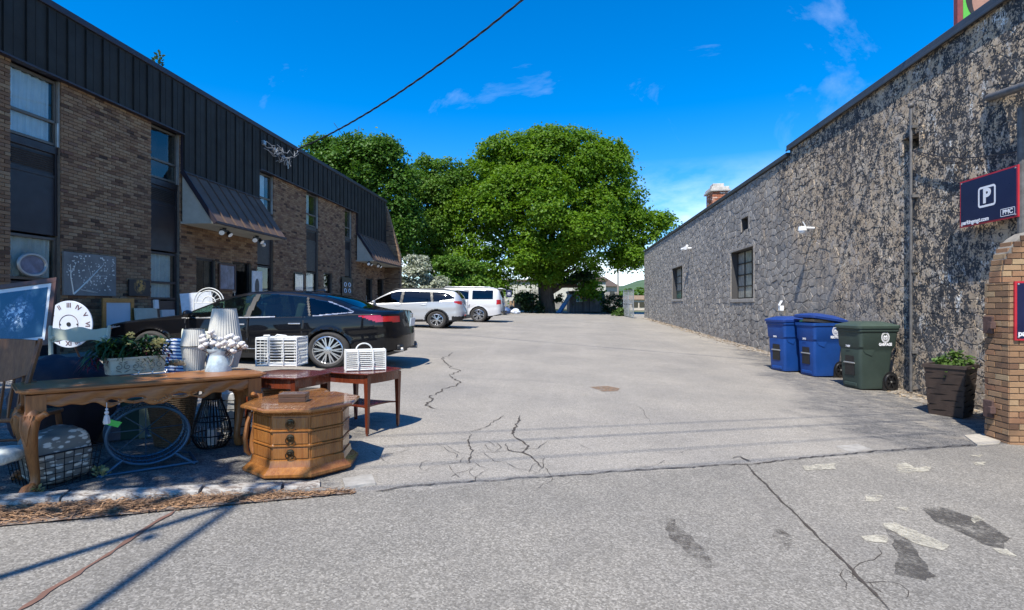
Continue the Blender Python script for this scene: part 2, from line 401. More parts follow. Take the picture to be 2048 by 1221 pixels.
ribbon(cr, [(1040, 832), (1035, 848), (1022, 868), (1046, 884), (1055, 893), (1049, 906), (1067, 912), (1080, 922), (1092, 936)], .022, .02)
ribbon(cr, [(942, 866), (944, 890), (950, 912), (938, 930)], .014, .02); ribbon(cr, [(1012, 888), (1016, 902), (1040, 906), (1049, 906)], .014, .02)
ribbon(cr, [(1010, 832), (990, 846), (950, 864), (942, 866)], .010, .02)
for px, py in ((960, 880), (990, 905), (1010, 925), (980, 940), (945, 935), (1030, 900), (900, 930), (850, 945), (870, 890), (1090, 936), (1060, 950), (820, 900)): branch(cr, px, py, 2, 22, .006)
for px, py in ((780, 930), (760, 860), (1300, 850), (1180, 900), (1400, 900), (1250, 930)): branch(cr, px, py, 1, 24, .005)
tag(cr.build('lot_cracks', m_crack), kind='structure')
cr = MB(); ribbon(cr, [(748, 984), (830, 975), (930, 966), (1060, 956), (1180, 948), (1330, 938), (1500, 928), (1640, 913), (1800, 900), (1950, 890)], .020, .02, .009)
ribbon(cr, [(1493, 930), (1560, 1000), (1640, 1080), (1720, 1165), (1790, 1240)], .018, .008, .009)
ribbon(cr, [(1500, 925), (1480, 915), (1460, 918)], .02, .02, .009)
branch(cr, 1690, 1140, 2, 34, .006); branch(cr, 1705, 1160, 2, 34, .005)
tag(cr.build('street_joint', m_crack), kind='structure')
cr = MB(); ribbon(cr, [(352, 1024), (310, 1048), (250, 1085), (180, 1130), (110, 1175), (40, 1228)], .028, .012, .009)
tag(cr.build('street_crack', m_crack_red), kind='structure')
def patch(mb, poly, lift=.006, mi=0, jag=.012):
    pts = [atH(*p) for p in poly]; P2 = []
    for a, b in zip(pts, pts[1:] + pts[:1]):
        n = max(2, int((b - a).length / .05))
        for i in range(n): q = a.lerp(b, i / n); P2.append((q.x + rs.uniform(-jag, jag), q.y + rs.uniform(-jag, jag)))
    mb._add([(x, y, G(x, y) + lift) for x, y in P2], [tuple(range(len(P2)))], mi)
# repair scars, tar and old paint on the street (flat marks on the road)
mk = MB()
for pl in ([(1845, 1018), (1880, 1016), (1960, 1040), (2020, 1080), (2005, 1098), (1975, 1095), (1930, 1070), (1870, 1045)], [(1775, 1062), (1800, 1060), (1830, 1100), (1868, 1155), (1850, 1165), (1790, 1150), (1800, 1120)]): patch(mk, pl, .0075)
tag(mk.build('tar_stains', NT('tar_worn').m), kind='structure')
m_tar2 = worn('tar_thin', (.065, .058, .050), 34, .40, .58, .85); bpy.data.objects['tar_stains'].data.materials[0] = m_tar2
mk = MB()
m_st = worn('stain_thin', (.085, .072, .060), 16, .44, .60, .75)
for pl in ([(1318, 1040), (1345, 1042), (1395, 1085), (1425, 1130), (1410, 1140), (1370, 1110), (1340, 1075)], [(1545, 1062), (1575, 1065), (1590, 1095), (1570, 1105)]): patch(mk, pl, .0075, jag=.03)
tag(mk.build('oil_stains', m_st), kind='structure')
mk = MB()
for pl in ([(1768, 1048), (1790, 1048), (1850, 1072), (1900, 1094), (1885, 1104), (1830, 1090), (1775, 1060)], [(1730, 992), (1762, 992), (1765, 1004), (1735, 1006)], [(1605, 934), (1670, 928), (1672, 940), (1610, 943)], [(1790, 930), (1815, 928), (1830, 938), (1860, 935), (1858, 944), (1800, 949)],
           [(1985, 1098), (2015, 1102), (2030, 1115), (2000, 1110)], [(1940, 1032), (1962, 1034), (1968, 1044), (1945, 1048)], [(1945, 926), (1970, 925), (1968, 932), (1950, 932)], [(1940, 912), (1965, 911), (1960, 917)], [(1722, 1075), (1772, 1073), (1775, 1088), (1730, 1086)], [(1790, 1016), (1820, 1018), (1815, 1026)]): patch(mk, pl, .0085)
m_rp = worn('road_paint_worn', (.50, .46, .36), 22, .40, .56, .85)
tag(mk.build('road_paint', m_rp), kind='structure')
mk = MB(); patch(mk, [(1180, 775), (1215, 773), (1240, 778), (1235, 783), (1205, 784)], .006)
tag(mk.build('lot_patch', worn('rust_patch', (.24, .15, .09), 14, .36, .54, .85)), kind='structure')
# concrete slabs set in the edge of the lot
def slab(name, poly, hgt, m):
    pts = [atH(*p) for p in poly]; mb = MB(); n = len(pts)
    mb._add([(p.x, p.y, G(p.x, p.y) - .05) for p in pts] + [(p.x, p.y, G(p.x, p.y) + hgt) for p in pts], [tuple(range(n, 2*n))] + [(i, (i+1) % n, n+(i+1) % n, n+i) for i in range(n)])
    o = mb.build(name, m, bevel=.006); o['kind'] = 'structure'; return o
m_slab = plain('pale_concrete', (.42, .38, .31), .85, 0, .15, 8, .4, 70, dirt=.3)
slab('utility_cover', [(1928, 872), (1985, 868), (2005, 880), (1998, 889), (1955, 892)], .012, m_slab)
slab('concrete_patch', [(1672, 893), (1716, 889), (1745, 900), (1702, 906)], .006, m_conc)
# broken kerb: painted concrete blocks with a rubble and pine-straw gutter
def kerb(name, a, b, wd, hgt, m):
    A, B = atH(*a), atH(*b); mb = MB(); n = max(3, int((B-A).length / .12)); d = (B - A).normalized(); s = Vector((-d.y, d.x, 0)); vs = []
    for i in range(n + 1):
        p = A.lerp(B, i / n); j = rs.uniform(-.012, .012)
        for o_, zz in ((-.01 + j, -.05), (0.01 + j, hgt * .8), (.03 + j, hgt), (wd + j, hgt + rs.uniform(-.004, .004)), (wd + .02, -.05)):
            q = p + s * o_; vs.append((q.x, q.y, G(q.x, q.y) + zz))
    mb._add(vs, [(5*i+k, 5*i+k+1, 5*i+6+k, 5*i+5+k) for i in range(n) for k in range(4)] + [(0, 1, 2, 3, 4)[::-1], tuple(5*n+k for k in range(5))])
    return tag(mb.build(name, m), kind='structure')
kerb('kerb', (-260, 1034), (116, 1010), .14, .045, m_paint); kerb('kerb', (122, 1009), (395, 994), .13, .04, m_paint)
kerb('kerb', (402, 992), (560, 984), .12, .03, m_paint); kerb('kerb', (568, 982), (640, 976), .11, .02, m_paint)
kerb('kerb', (690, 978), (752, 972), .2, .02, m_conc)
mb = MB(); g2 = rs
_q = NT('pine_straw'); a = _q.n('ShaderNodeVertexColor', layer_name='Col'); m_straw = _q.done(a.outputs[0], .85)
for i in range(5200):
    t = g2.random(); px = -120 + t * 830; top = 1010 - (px) * .043; bot = 1052 - px * .088
    py = top + (bot - top) * min(max(g2.gauss(.55, .25), 0), 1.05)
    if g2.random() < max(0, (px - 350) / 460): continue
    p = atH(px, py); a_ = g2.uniform(0, 3.14) if g2.random() < .4 else g2.gauss(.35, .4); l = g2.uniform(.01, .035); wv = g2.uniform(.0015, .004)
    d = Vector((math.cos(a_), math.sin(a_), g2.uniform(-.3, .3))); s = Vector((-d.y, d.x, g2.uniform(-.4, .4))); z = G(p.x, p.y) + g2.uniform(.008, .028)
    c0 = Vector((p.x, p.y, z)); k = g2.random()
    c = (.34 * k + .10, .20 * k + .055, .10 * k + .03); mb.rc = (*c, 1)
    mb._add([c0 - d*l - s*wv, c0 + d*l - s*wv, c0 + d*l + s*wv, c0 - d*l + s*wv], [(0, 1, 2, 3)])
mb.k = 1; tag(mb.build('gutter_litter', m_straw), 'rusty brown pine straw and leaf litter lying in the broken gutter', 'litter', kind='stuff')
# bed of dirt under the litter
_q = NT('gutter_dirt'); m_gd = _q.done(_q.mix(_q.ramp(_q.noise(16, 8, .8), [(.4, 0.0), (.6, 1.0)]), (.15, .085, .055), (.26, .22, .18)), .95, 0, _q.bump(_q.noise(60, 5), .8, .01))
mb = MB(); vs = []
for i in range(60):
    t = i / 59; px = -300 + t * 1010; a1 = atH(px, 1016 - px * .047); b1 = atH(px, 1056 - px * .094 + (0 if px < 600 else 0))
    for p in (a1, a1.lerp(b1, .5), b1): vs.append((p.x, p.y, G(p.x, p.y) + .010 + rs.uniform(0, .004)))
mb._add(vs, [(3*i+k, 3*i+k+1, 3*i+4+k, 3*i+3+k) for i in range(59) for k in range(2)]); tag(mb.build('gutter_bed', m_gd, smooth=True), kind='structure')
# ragged pale footing and grit along the stone wall
mb = MB(); vs = []; n = 150
for i in range(n + 1):
    Y = 6.8 + (41.2 - 6.8) * i / n
    for k, (xx, zz) in enumerate(((6.12, .03), (5.98, .022), (5.78 - rs.uniform(-.12, .18), .004))): vs.append((xx, Y, G(xx, Y) + zz * rs.uniform(.6, 1.3)))
mb._add(vs, [(3*i+k, 3*i+k+1, 3*i+4+k, 3*i+3+k) for i in range(n) for k in range(2)])
_q = NT('footing_rubble'); m_fr = _q.done(_q.ramp(_q.noise(7, 9, .8), [(.35, (.12, .10, .085)), (.5, (.30, .26, .21)), (.62, (.55, .50, .42))]), .95, 0, _q.bump(_q.noise(25, 6, .8), 1, .03))
tag(mb.build('wall_footing', m_fr), kind='structure')
# dry leaves and grit collected at the foot of the stone wall
mb = MB(); mb.k = 1
for i in range(2600):
    Y = 7.0 + 33*rs.random()**1.5; x = 6.05 - abs(rs.gauss(0, .22)); l = rs.uniform(.008, .03)*(1 + Y*.03); a_ = rs.uniform(0, 6.28); k = rs.random(); mb.rc = (.10 + .32*k, .07 + .24*k, .04 + .15*k, 1)
    c0 = Vector((x, Y, G(x, Y) + .03 + rs.uniform(0, .015) - .03*min(1, (6.05-x)*3) + .004)); d = Vector((math.cos(a_), math.sin(a_), rs.uniform(-.3, .3)))*l; s_ = Vector((-d.y, d.x, rs.uniform(-.3, .3)*l))*.6
    mb._add([c0 - d, c0 + s_, c0 + d, c0 - s_], [(0, 1, 2, 3)])
tag(mb.build('leaf_litter', m_straw), 'dry leaf litter and grit gathered along the foot of the stone wall', 'litter', kind='stuff')
# far hill
q = NT('hill_forest'); m_hill = q.done(q.ramp(q.noise(.012, 7, .7), [(.35, (.035, .075, .035)), (.7, (.075, .12, .06))]), .9)
V = []; Fq = []; nx = 60; ny = 10
for j in range(ny):
    for i in range(nx):
        x = -900 + 3200 * i / (nx-1); t = (x - 520) / 430; hgt = 118 * math.exp(-t*t) + 62 * math.exp(-((x - 1350)/520)**2) + 45 * math.exp(-((x+300)/520)**2) + 6 * math.sin(x * .021) + 3 * math.sin(x * .07)
        s = math.sin(math.pi * j / (ny-1)) ; V.append((x, 2000 + 500 * j / (ny-1) * 1.0, -2 + hgt * s))
for j in range(ny-1):
    for i in range(nx-1): Fq.append((j*nx+i, j*nx+i+1, (j+1)*nx+i+1, (j+1)*nx+i))
tag(mesh_np('hill', V, Fq, m_hill, smooth=True), kind='structure')
# ================================================================== BRICK OFFICE BUILDING on the left
def brickmat(name, stops, attr):
    q = NT(name)
    if attr: a = q.n('ShaderNodeVertexColor', layer_name='Col'); sp = q.n('ShaderNodeSeparateColor', {0: a.outputs[0]}); r1_, r2_ = sp.outputs[0], sp.outputs[1]
    else:
        oi = q.n('ShaderNodeObjectInfo'); r1_ = oi.outputs['Random']; r2_ = q.math('FRACT', q.math('MULTIPLY', r1_, 17.3))
    c = q.ramp(r1_, stops)
    v = q.mix(1, c, q.ramp(q.noise(25, 5, .7), [(.3, (.75, .75, .75)), (.7, (1.2, 1.18, 1.15))]), 'MULTIPLY')
    v = q.mix(q.ramp(q.noise(1.2, 6, .7), [(.45, 0.0), (.75, .3)]), v, (.10, .075, .055))
    return q.done(v, .88, 0, q.bump(q.noise(70, 4), .5, .006), spec=.3)
OFF = [(0, (.055, .034, .026)), (.07, (.14, .080, .050)), (.35, (.225, .135, .080)), (.65, (.27, .172, .10)), (.9, (.30, .21, .13)), (1, (.15, .080, .058))]
m_brA = brickmat('brown_brick', OFF, True); m_brB = brickmat('brown_brick_single', OFF, False)
PIL = [(0, (.13, .07, .045)), (.15, (.21, .125, .075)), (.4, (.30, .18, .10)), (.6, (.36, .23, .13)), (.8, (.30, .15, .085)), (1, (.40, .29, .17))]
m_plA = brickmat('tan_brick', PIL, True); m_plB = brickmat('tan_brick_single', PIL, False)
m_mortar = plain('mortar_grey', (.22, .20, .17), .95, 0, .2, 12, .4, 80)
m_mortar2 = plain('mortar_brown', (.15, .125, .10), .95, 0, .2, 12, .4, 80)
_ub = None
def unit_brick(m):
    mb = MB(); b = .03
    mb._add([(-.5, -.5+b, -.5), (-.5, .5-b, -.5), (-.5, .5-b, .5), (-.5, -.5+b, .5), (.5, -.5, -.5), (.5, .5, -.5), (.5, .5, .5), (.5, -.5, .5), (.5+.0, -.47, -.44), (.5, .47, -.44), (.5, .47, .44), (.5, -.47, .44)], [])
    mb.v = []; mb.c = []
    x0, x1 = -.5, .5; e = .06
    # front face +x with small chamfer
    vs = [(x0, -.5, -.5), (x0, .5, -.5), (x0, .5, .5), (x0, -.5, .5), (x1-e, -.5, -.5), (x1-e, .5, -.5), (x1-e, .5, .5), (x1-e, -.5, .5), (x1, -.5+e*.35, -.5+e), (x1, .5-e*.35, -.5+e), (x1, .5-e*.35, .5-e), (x1, -.5+e*.35, .5-e)]
    fs = [(0, 3, 2, 1), (0, 1, 5, 4), (1, 2, 6, 5), (2, 3, 7, 6), (3, 0, 4, 7), (4, 5, 9, 8), (5, 6, 10, 9), (6, 7, 11, 10), (7, 4, 8, 11), (8, 9, 10, 11)]
    mb.f = []; mb.m = []; mb._add(vs, fs)
    o = mb.build('brick', m); me = o.data; bpy.data.objects.remove(o); return me
def layout(u0, u1, z0, z1, holes, bl=.203, bh=.0677, jt=.010, seed=1, first=0):
    r = random.Random(seed); out_ = []; k = 0; z = z0
    while z < z1 - .02:
        u = u0 - (bl / 2 if (k + first) % 2 else 0)
        while u < u1 - .01:
            a, b = max(u, u0), min(u + bl, u1); zt = min(z + bh, z1)
            segs = [(a, b)]
            for hu0, hu1, hz0, hz1 in holes:
                if zt > hz0 + .02 and z + bh * .5 < hz1:
                    ns = []
                    for s0, s1 in segs:
                        if hu1 <= s0 or hu0 >= s1: ns.append((s0, s1)); continue
                        if s0 < hu0: ns.append((s0, hu0))
                        if s1 > hu1: ns.append((hu1, s1))
                    segs = ns
            for s0, s1 in segs:
                if s1 - s0 > .03: out_.append((s0 + jt/2, s1 - jt/2, z + jt/2, zt - jt/2, r.random(), r.gauss(0, .0018)))
            u += bl
        z += bh; k += 1
    return out_
def joined(bricks, tf, name, m, parent, depth_=.03):
    V = []; Fq = []; C = []
    for i, (a, b, z0, z1, rr, dp) in enumerate(bricks):
        o = len(V); d = depth_ + dp
        for dd, ins in ((0, 0), (d - .004, 0), (d, .004)):
            for u, z in ((a+ins, z0+ins), (b-ins, z0+ins), (b-ins, z1-ins), (a+ins, z1-ins)): V.append(tf(u, z, dd)); C.append(rr)
        for k in range(4):
            l = (k+1) % 4; Fq.append((o+k, o+l, o+4+l, o+4+k)); Fq.append((o+4+k, o+4+l, o+8+l, o+8+k))
        Fq.append((o+8, o+9, o+10, o+11))
    return mesh_np(name, V, Fq, m, parent, np.array(C), kind='stuff')
def singles(bricks, tf, rot, me, parent, inv=None, depth_=.03):
    for a, b, z0, z1, rr, dp in bricks:
        o = bpy.data.objects.new('brick', me); col.objects.link(o); o.parent = parent
        p = Vector(tf((a+b)/2, (z0+z1)/2, (depth_ + dp) / 2)); p = MAT[parent.name].inverted() @ p
        o.location = p; o.rotation_euler = (0, 0, rot); o.scale = (depth_ + dp, b - a, z1 - z0)

XL = -9.5
yL = lambda px: onX(px, XL).y
off_b = thing('office_building', 'long two-storey brown brick office building with dark standing-seam metal fascia', 'building', (XL, 8, G(XL, 8)))
def Z(h): return CZ + h
Y0, Y1 = 5.6, yL(770)
bays = [(yL(22), yL(122)), (yL(303), yL(360)), (yL(515), yL(547)), (yL(613), yL(637)), (yL(690), yL(703.5))]
ZT = Z(4.27); ZB = .35
holes = [(a, b, 0, Z(4.4)) for a, b in bays]
low = [(393, 432, 515, 612, 'w'), (466, 503, 521, 640, 'd'), (591, 606, 547, 592, 'w'), (648, 665, 545, 640, 'd'), (732, 745, 556, 640, 'd'), (755, 768, 557, 640, 'd')]
lows = []
for a, b, t, bt, k in low:
    ya, yb = yL(a), yL(b); s = ppm(Vector((XL, (ya+yb)/2, 0))); h0 = (612-t)/ppm(Vector((XL, ya, 0))); h1 = (612-bt)/s
    z1_ = Z(h0); z0_ = Z(h1) if k == 'w' else G(XL, ya) + .02
    if k == 'w' and bt > 600: z0_ = Z(.1) - .3
    lows.append((ya, yb, z0_, z1_, k)); holes.append((ya, yb, z0_, z1_))
tfL = lambda u, z, d: (XL - .03 + d, u, z)
br = layout(Y0, Y1, ZB, ZT, holes, seed=5)
yv = yL(-6); vis = sorted([b for b in br if b[0] > yv], key=lambda b: b[0] - (.4 if b[2] > 1.9 else 0))
single = set(id(b) for b in vis[:300])
joined([b for b in br if id(b) not in single], tfL, 'brickwork', m_brA, off_b)
singles([b for b in br if id(b) in single], tfL, 0, unit_brick(m_brB), off_b)
# mortar-faced wall between the bays (piers), butted to the recesses
mb = MB(); ys = [Y0] + [v for ab in bays for v in ab] + [Y1]
for i in range(0, len(ys), 2):
    a, b = ys[i], ys[i+1]
    cuts = sorted([(h[0], h[1], h[2], h[3]) for h in lows if h[0] >= a and h[1] <= b]); p = a
    for ha, hb, hz0, hz1 in cuts:
        mb.bb((XL-.35, p, ZB), (XL-.024, ha, ZT)); mb.bb((XL-.35, ha, hz1), (XL-.024, hb, ZT))
        if hz0 > ZB + .3: mb.bb((XL-.35, ha, ZB), (XL-.024, hb, hz0))
        p = hb
    mb.bb((XL-.35, p, ZB), (XL-.024, b, ZT))
mb.build('wall', m_mortar2, off_b, world=True)
m_brown = plain('dark_brown_metal', (.018, .014, .016), .45, .0, .2, 3, .05, 30)
m_brown2 = plain('louver_black', (.009, .009, .011), .55, 0, .2, 3)
m_bronze = plain('bronze_frame', (.11, .095, .08), .4, .4, .15, 5, .05)
m_alu = plain('grey_aluminium', (.42, .42, .40), .4, .6, .15, 5, .05)
m_dk = plain('charcoal_seam_metal', (.021, .021, .019), .7, 0, .3, 1.2, .12, 3, spec=.3)
m_dk2 = plain('charcoal_cap', (.020, .016, .026), .5, 0, .2, 3)
m_glass = glass('window_glass', (.85, .9, .9), alpha=1, ior=1.6); m_dglass = glass('dark_glass', (.5, .52, .53), alpha=.6, ior=1.6)
m_refl = plain('painted_reflection', (.62, .65, .62), .8, 0, .2, 2.5, .3, 9); m_room = plain('dark_room', (.035, .033, .030), .9); m_curt = plain('pale_curtain', (.75, .80, .85), .9, 0, .12, 3, .5, 12)  # pale grey sheet colour stands in for bright reflections in the lower panes
def window(px_bay, ya, yb, z0, z1, xr, parent, rail=.36, fw=.05, mf=None, curtain_or_glare=0, seed=0, cm=None):
    mf = mf or m_bronze
    w_ = MB(); f = fw; x0, x1 = xr - .03, xr + .03
    w_.bb((x0, ya, z0), (x1, ya + f, z1)); w_.bb((x0, yb - f, z0), (x1, yb, z1)); w_.bb((x0, ya+f, z1 - f), (x1, yb-f, z1)); w_.bb((x0, ya+f, z0), (x1, yb-f, z0 + f))
    zr = z0 + (z1 - z0) * rail
    if rail: w_.bb((x0 + .004, ya+f, zr - .025), (x1 + .012, yb-f, zr + .025))
    fr = w_.build('window', mf, parent, world=True, bevel=.004)
    def pane(a, b):
        q = MB(); q.bb((xr - .006, ya + f - .006, a), (xr + .002, yb - f + .006, b)); return q.build('pane', m_glass, parent, world=True, under=fr)
    pane(z0 + f - .004, zr - .022) if rail else None; pane((zr + .022) if rail else z0 + f - .004, z1 - f + .004)
    q = MB(); q.bb((xr - .9, ya, z0), (xr - .5, yb, z1)) if not curtain_or_glare else q.bb((xr - .6, ya, z0), (xr - .3, yb, z1)); q.build('dark_interior', m_room, parent, world=True, under=fr)  # dark block: the unlit room's shade is put into its colour
    if curtain_or_glare:
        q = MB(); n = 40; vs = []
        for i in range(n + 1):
            t = i / n; y = ya + f + (yb - ya - 2*f) * t * curtain_or_glare; x = xr - .045 + .018 * math.sin(t * 31) + .008 * math.sin(t * 77)
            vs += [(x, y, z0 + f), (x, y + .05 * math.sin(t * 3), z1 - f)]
        q._add(vs, [(2*i, 2*i+2, 2*i+3, 2*i+1) for i in range(n)]); o = q.build('curtain_or_glare', cm or m_curt, parent, world=True, smooth=True); o.parent = fr  # cloth in upper windows; in lower ones a pale sheet painting the pane's reflection
    return fr
XR = XL - .11
for i, (a, b) in enumerate(bays):
    far = i > 1
    window(0, a, b - .02, Z(3.02), Z(4.24), XR, off_b, .36, curtain_or_glare=(.95, .0, .7, .5, 0)[i], mf=m_bronze)
    mb = MB(); mb.bb((XL-.03, b - .018, Z(3.0)), (XL - .13, b, Z(4.25)), 0); mb.bb((XL - .03, b - .05, Z(3.0)), (XL-.075, b-.02, Z(3.45)), 0); mb.build('window_jamb', m_alu, off_b, world=True)
    mb = MB(); mb.bb((XR - .02, a, Z(2.86)), (XR + .05, b, Z(3.0))); mb.bb((XR - .02, a, Z(2.40)), (XR + .03, b, Z(2.46))); mb.bb((XR-.02, a, Z(1.32)), (XR + .02, b, Z(2.40))); mb.bb((XR-.02, a, Z(2.46)), (XR + .01, b, Z(2.86)))
    mb.bb((XR-.02, b - .05, Z(1.32)), (XR + .04, b, Z(2.86)))
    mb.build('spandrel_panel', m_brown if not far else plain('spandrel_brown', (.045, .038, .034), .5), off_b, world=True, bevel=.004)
    mb = MB(); mb.bb((XR + .012, a + .06, Z(2.50)), (XR + .018, b - .08, Z(2.82))); 
    for k in range(7): mb.box((XR + .022, (a+b)/2, Z(2.53 + k * .04)), (.012, b - a - .16, .022), (0, .6, 0))
    mb.build('louver', m_brown2, off_b, world=True)
    if i == 0:
        window(0, a, b - .02, Z(.47), Z(1.28), XR, off_b, 0, curtain_or_glare=.97, mf=m_bronze, cm=m_refl)
    else: window(0, a, b - .02, Z(.20) - (.35 if i > 1 else 0.05), Z(1.28), XR, off_b, .36 if i == 1 else 0, mf=m_brown, curtain_or_glare=(0, .9, 0, .85, 0)[i], cm=m_refl)
    mb = MB(); mb.bb((XR - .02, a, ZB), (XR + .02, b, Z(.44 if i == 0 else -.18 if i > 1 else .12))); mb.build('base_panel', m_brown, off_b, world=True)
for a, b, z0, z1, k in lows:
    if k == 'w': window(0, a, b, z0, z1, XL - .1, off_b, 0, mf=m_brown)
    else:
        q = MB(); x = XL - .12; f = .05
        q.bb((x-.03, a, z0), (x+.04, a+f, z1)); q.bb((x-.03, b-f, z0), (x+.04, b, z1)); q.bb((x-.03, a+f, z1-f), (x+.04, b-f, z1)); q.bb((x - .025, a+f, z0), (x+.03, b-f, z0+.18)); q.bb((x-.02, a+f+.001, z0+1.0), (x+.02, b-f-.001, z0+1.05))
        d = q.build('door', m_brown, off_b, world=True, bevel=.003)
        q = MB(); q.bb((x-.004, a+f-.004, z0+.18), (x+.004, b-f+.004, z1-f)); o = q.build('pane', m_dglass, off_b, world=True); o.parent = d
        q = MB(); q.tube([(x+.03, a+f+.08, z0+.85), (x+.09, a+f+.08, z0+.85), (x+.09, a+f+.08, z0+1.25), (x+.03, a+f+.08, z0+1.25)], .012, 8); o = q.build('handle', m_alu, off_b, world=True); o.parent = d
        q = MB(); q.bb((x-.8, a, z0), (x-.5, b, z1)); q.build('lobby', m_room, off_b, world=True)
# fascia: pans and standing seams, dropping behind each awning
YA, YB, YC = yL(361), yL(515), yL(712)
segs = [(Y0, YA, 4.27), (YA, YB, 3.34), (YB, YC, 4.27), (YC, Y1, 3.34)]
back = MB()
for a, b, hb in segs:
    back.bb((XL-.4, a, Z(hb) + .03), (XL+.06, b, Z(5.56)))
    n = max(1, round((b - a) / .41)); stp = (b - a) / n
    for k in range(n):
        q = MB(); ya, yb = a + k*stp + .004, a + (k+1)*stp - .004; x = XL + .064 + rs.uniform(0, .003)
        q.bb((x, ya, Z(hb) + .01), (x+.012, yb, Z(5.50))); q.bb((x+.012, ya, Z(hb) + .01), (x+.046, ya + .022, Z(5.47))); q.bb((x+.012, (ya+yb)/2-.012, Z(hb)+.01), (x+.018, (ya+yb)/2+.012, Z(5.48)))
        q.build('fascia_panel', m_dk, off_b, world=True)
    back.bb((XL-.02, a + .002, Z(hb) - .02), (XL + .125, b - .002, Z(hb) + .012))
back.build('fascia_backing', m_dk2, off_b, world=True)
mb = MB(); mb.bb((XL-.45, Y0, Z(5.5)), (XL+.12, Y1 + .02, Z(5.63))); mb.build('parapet_cap', m_dk2, off_b, world=True, bevel=.01)
mb = MB(); mb.bb((XL-12, Y0, Z(5.1)), (XL-.45, Y1, Z(5.4))); mb.bb((XL - 12, Y0, ZB), (XL-.36, Y0+.3, Z(5.1))); mb.bb((XL - 12, Y1-.3, ZB), (XL-.36, Y1 - .01, Z(5.1))); mb.bb((XL-12.3, Y0, ZB), (XL-12, Y1, Z(5.3)))
mb.build('rear_walls', m_mortar2, off_b, world=True)
# brick wing at the far end with a sloping edge
yw = Y1 + .005; prof = [(XL-.3, ZB), (XL+.84, ZB), (XL+.84, Z(2.62)), (XL+.05, Z(5.35)), (XL-.3, Z(5.35))]
mb = MB(); mb.prism([(x, z) for x, z in prof], 0, .25, frame((0, yw, 0), (1, 0, 0), (0, 0, 1)) @ Matrix.Translation((0, 0, -.25))); mb.build('end_wing', m_mortar2, off_b, world=True)
wb = [b for b in layout(XL+.0, XL+.84, ZB, Z(5.3), [], seed=9)]
def clipw(b):
    zc = b[3]; xm = XL + .84 if zc < Z(2.62) else XL + .84 - (zc - Z(2.62)) * .79 / 2.73
    return (b[0], min(b[1], xm), b[2], b[3], b[4], b[5]) if xm - b[0] > .03 else None
joined([c for c in map(clipw, wb) if c], lambda u, z, d: (u, yw - d + .004, z), 'wing_brickwork', m_brA, off_b, .012)
eb = layout(yw, yw + .25, ZB, Z(5.3), [], bl=.12, seed=19)
joined(eb, lambda u, z, d: ((XL + .84 if z < Z(2.62) else XL+.84-(z-Z(2.62))*.79/2.73) - .003 + d, u, z), 'wing_edge_brickwork', m_brA, off_b, .012)
# awnings
m_awn = plain('awning_bronze_metal', (.13, .088, .068), .75, 0, .2, 1.5, .06, 20, spec=.25); m_soff = plain('awning_side_stucco', (.40, .39, .33), .85, 0, .12, 5, .3, 60)
def awning(a, b, closed_right):
    XO = XL + .92; zt, zb = Z(3.36), Z(2.08)
    aw = MB(); x0 = XL + .14 - .14 + .05
    dn = nrm((1.28, 0, .82)); up = nrm((x0 - XO, 0, zt - zb))
    aw._add([(x0, a, zt-.06), (XO-.04, a, zb+.02), (x0, a, zb+.02), (x0, b, zt-.06), (XO-.04, b, zb+.02), (x0, b, zb+.02)], [(0, 2, 1), (3, 4, 5), (0, 1, 4, 3), (1, 2, 5, 4), (2, 0, 3, 5)])
    o = aw.build('awning', m_soff, off_b, world=True)
    n = round((b - a) / .42); st = (b - a) / n
    def pt(t, y, l): return Vector((x0 + (XO - x0) * t, y, zt + (zb - zt) * t)) + dn * l
    for k in range(n):
        q = MB(); ya, yb = a + k*st + .003, a + (k+1)*st - .003
        q._add([pt(0, ya, 0), pt(1.02, ya, 0), pt(1.02, yb, 0), pt(0, yb, 0), pt(0, ya, .012), pt(1.02, ya, .012), pt(1.02, yb, .012), pt(0, yb, .012)], [(0, 3, 2, 1), (4, 5, 6, 7), (0, 1, 5, 4), (1, 2, 6, 5), (2, 3, 7, 6), (3, 0, 4, 7)])
        q._add([pt(.01, ya, .012), pt(1.0, ya, .012), pt(1.0, ya+.02, .012), pt(.01, ya+.02, .012), pt(.01, ya, .045), pt(1.0, ya, .045), pt(1.0, ya+.02, .045), pt(.01, ya+.02, .045)], [(0, 3, 2, 1), (4, 5, 6, 7), (0, 1, 5, 4), (1, 2, 6, 5), (2, 3, 7, 6), (3, 0, 4, 7)])
        c = q.build('awning_panel', m_awn, off_b, world=True); c.parent = o
    q = MB(); q.bb((XO - .06, a - .02, zb - .03), (XO + .02, b + .02, zb + .03)); q.beam(pt(0, a - .015, .0), pt(1.02, a - .015, .0), .03, .11); c = q.build('awning_trim', m_dk2, off_b, world=True); c.parent = o
    q = MB(); q.bb((XL - .02, a + .002, zb - .035), (XO - .062, b - .002, zb + .018)); c = q.build('soffit', m_soff, off_b, world=True); c.parent = o
    return o
awning(YA, YB, False); awning(YC, Y1 - .01, True)
m_lamp = NT('floodlight_lens').done((.85, .85, .82), .15, 0); m_blk = plain('black_plastic', (.012, .012, .013), .4, 0, .2, 8)
def flood(x, y, z):
    q = MB(); q.cyl((x, y, z + .1), (x, y, z + .03), .05); q.box((x, y, z + .03), (.05, .34, .05))
    o = q.build('floodlight', m_blk, off_b, world=True, bevel=.006)
    for s in (-.14, .14):
        q = MB(); d = nrm((.55, s * 2.2 - .35, -.5)); c = Vector((x, y + s, z)); q.cyl(c, c + d * .11, .045, .075, 14); o2 = q.build('lamp_head', m_blk, off_b, world=True, smooth=True); o2.parent = o
        q = MB(); q.cyl(c + d * .112, c + d * .118, .068, .06, 14); o3 = q.build('lens', m_lamp, off_b, world=True); o3.parent = o
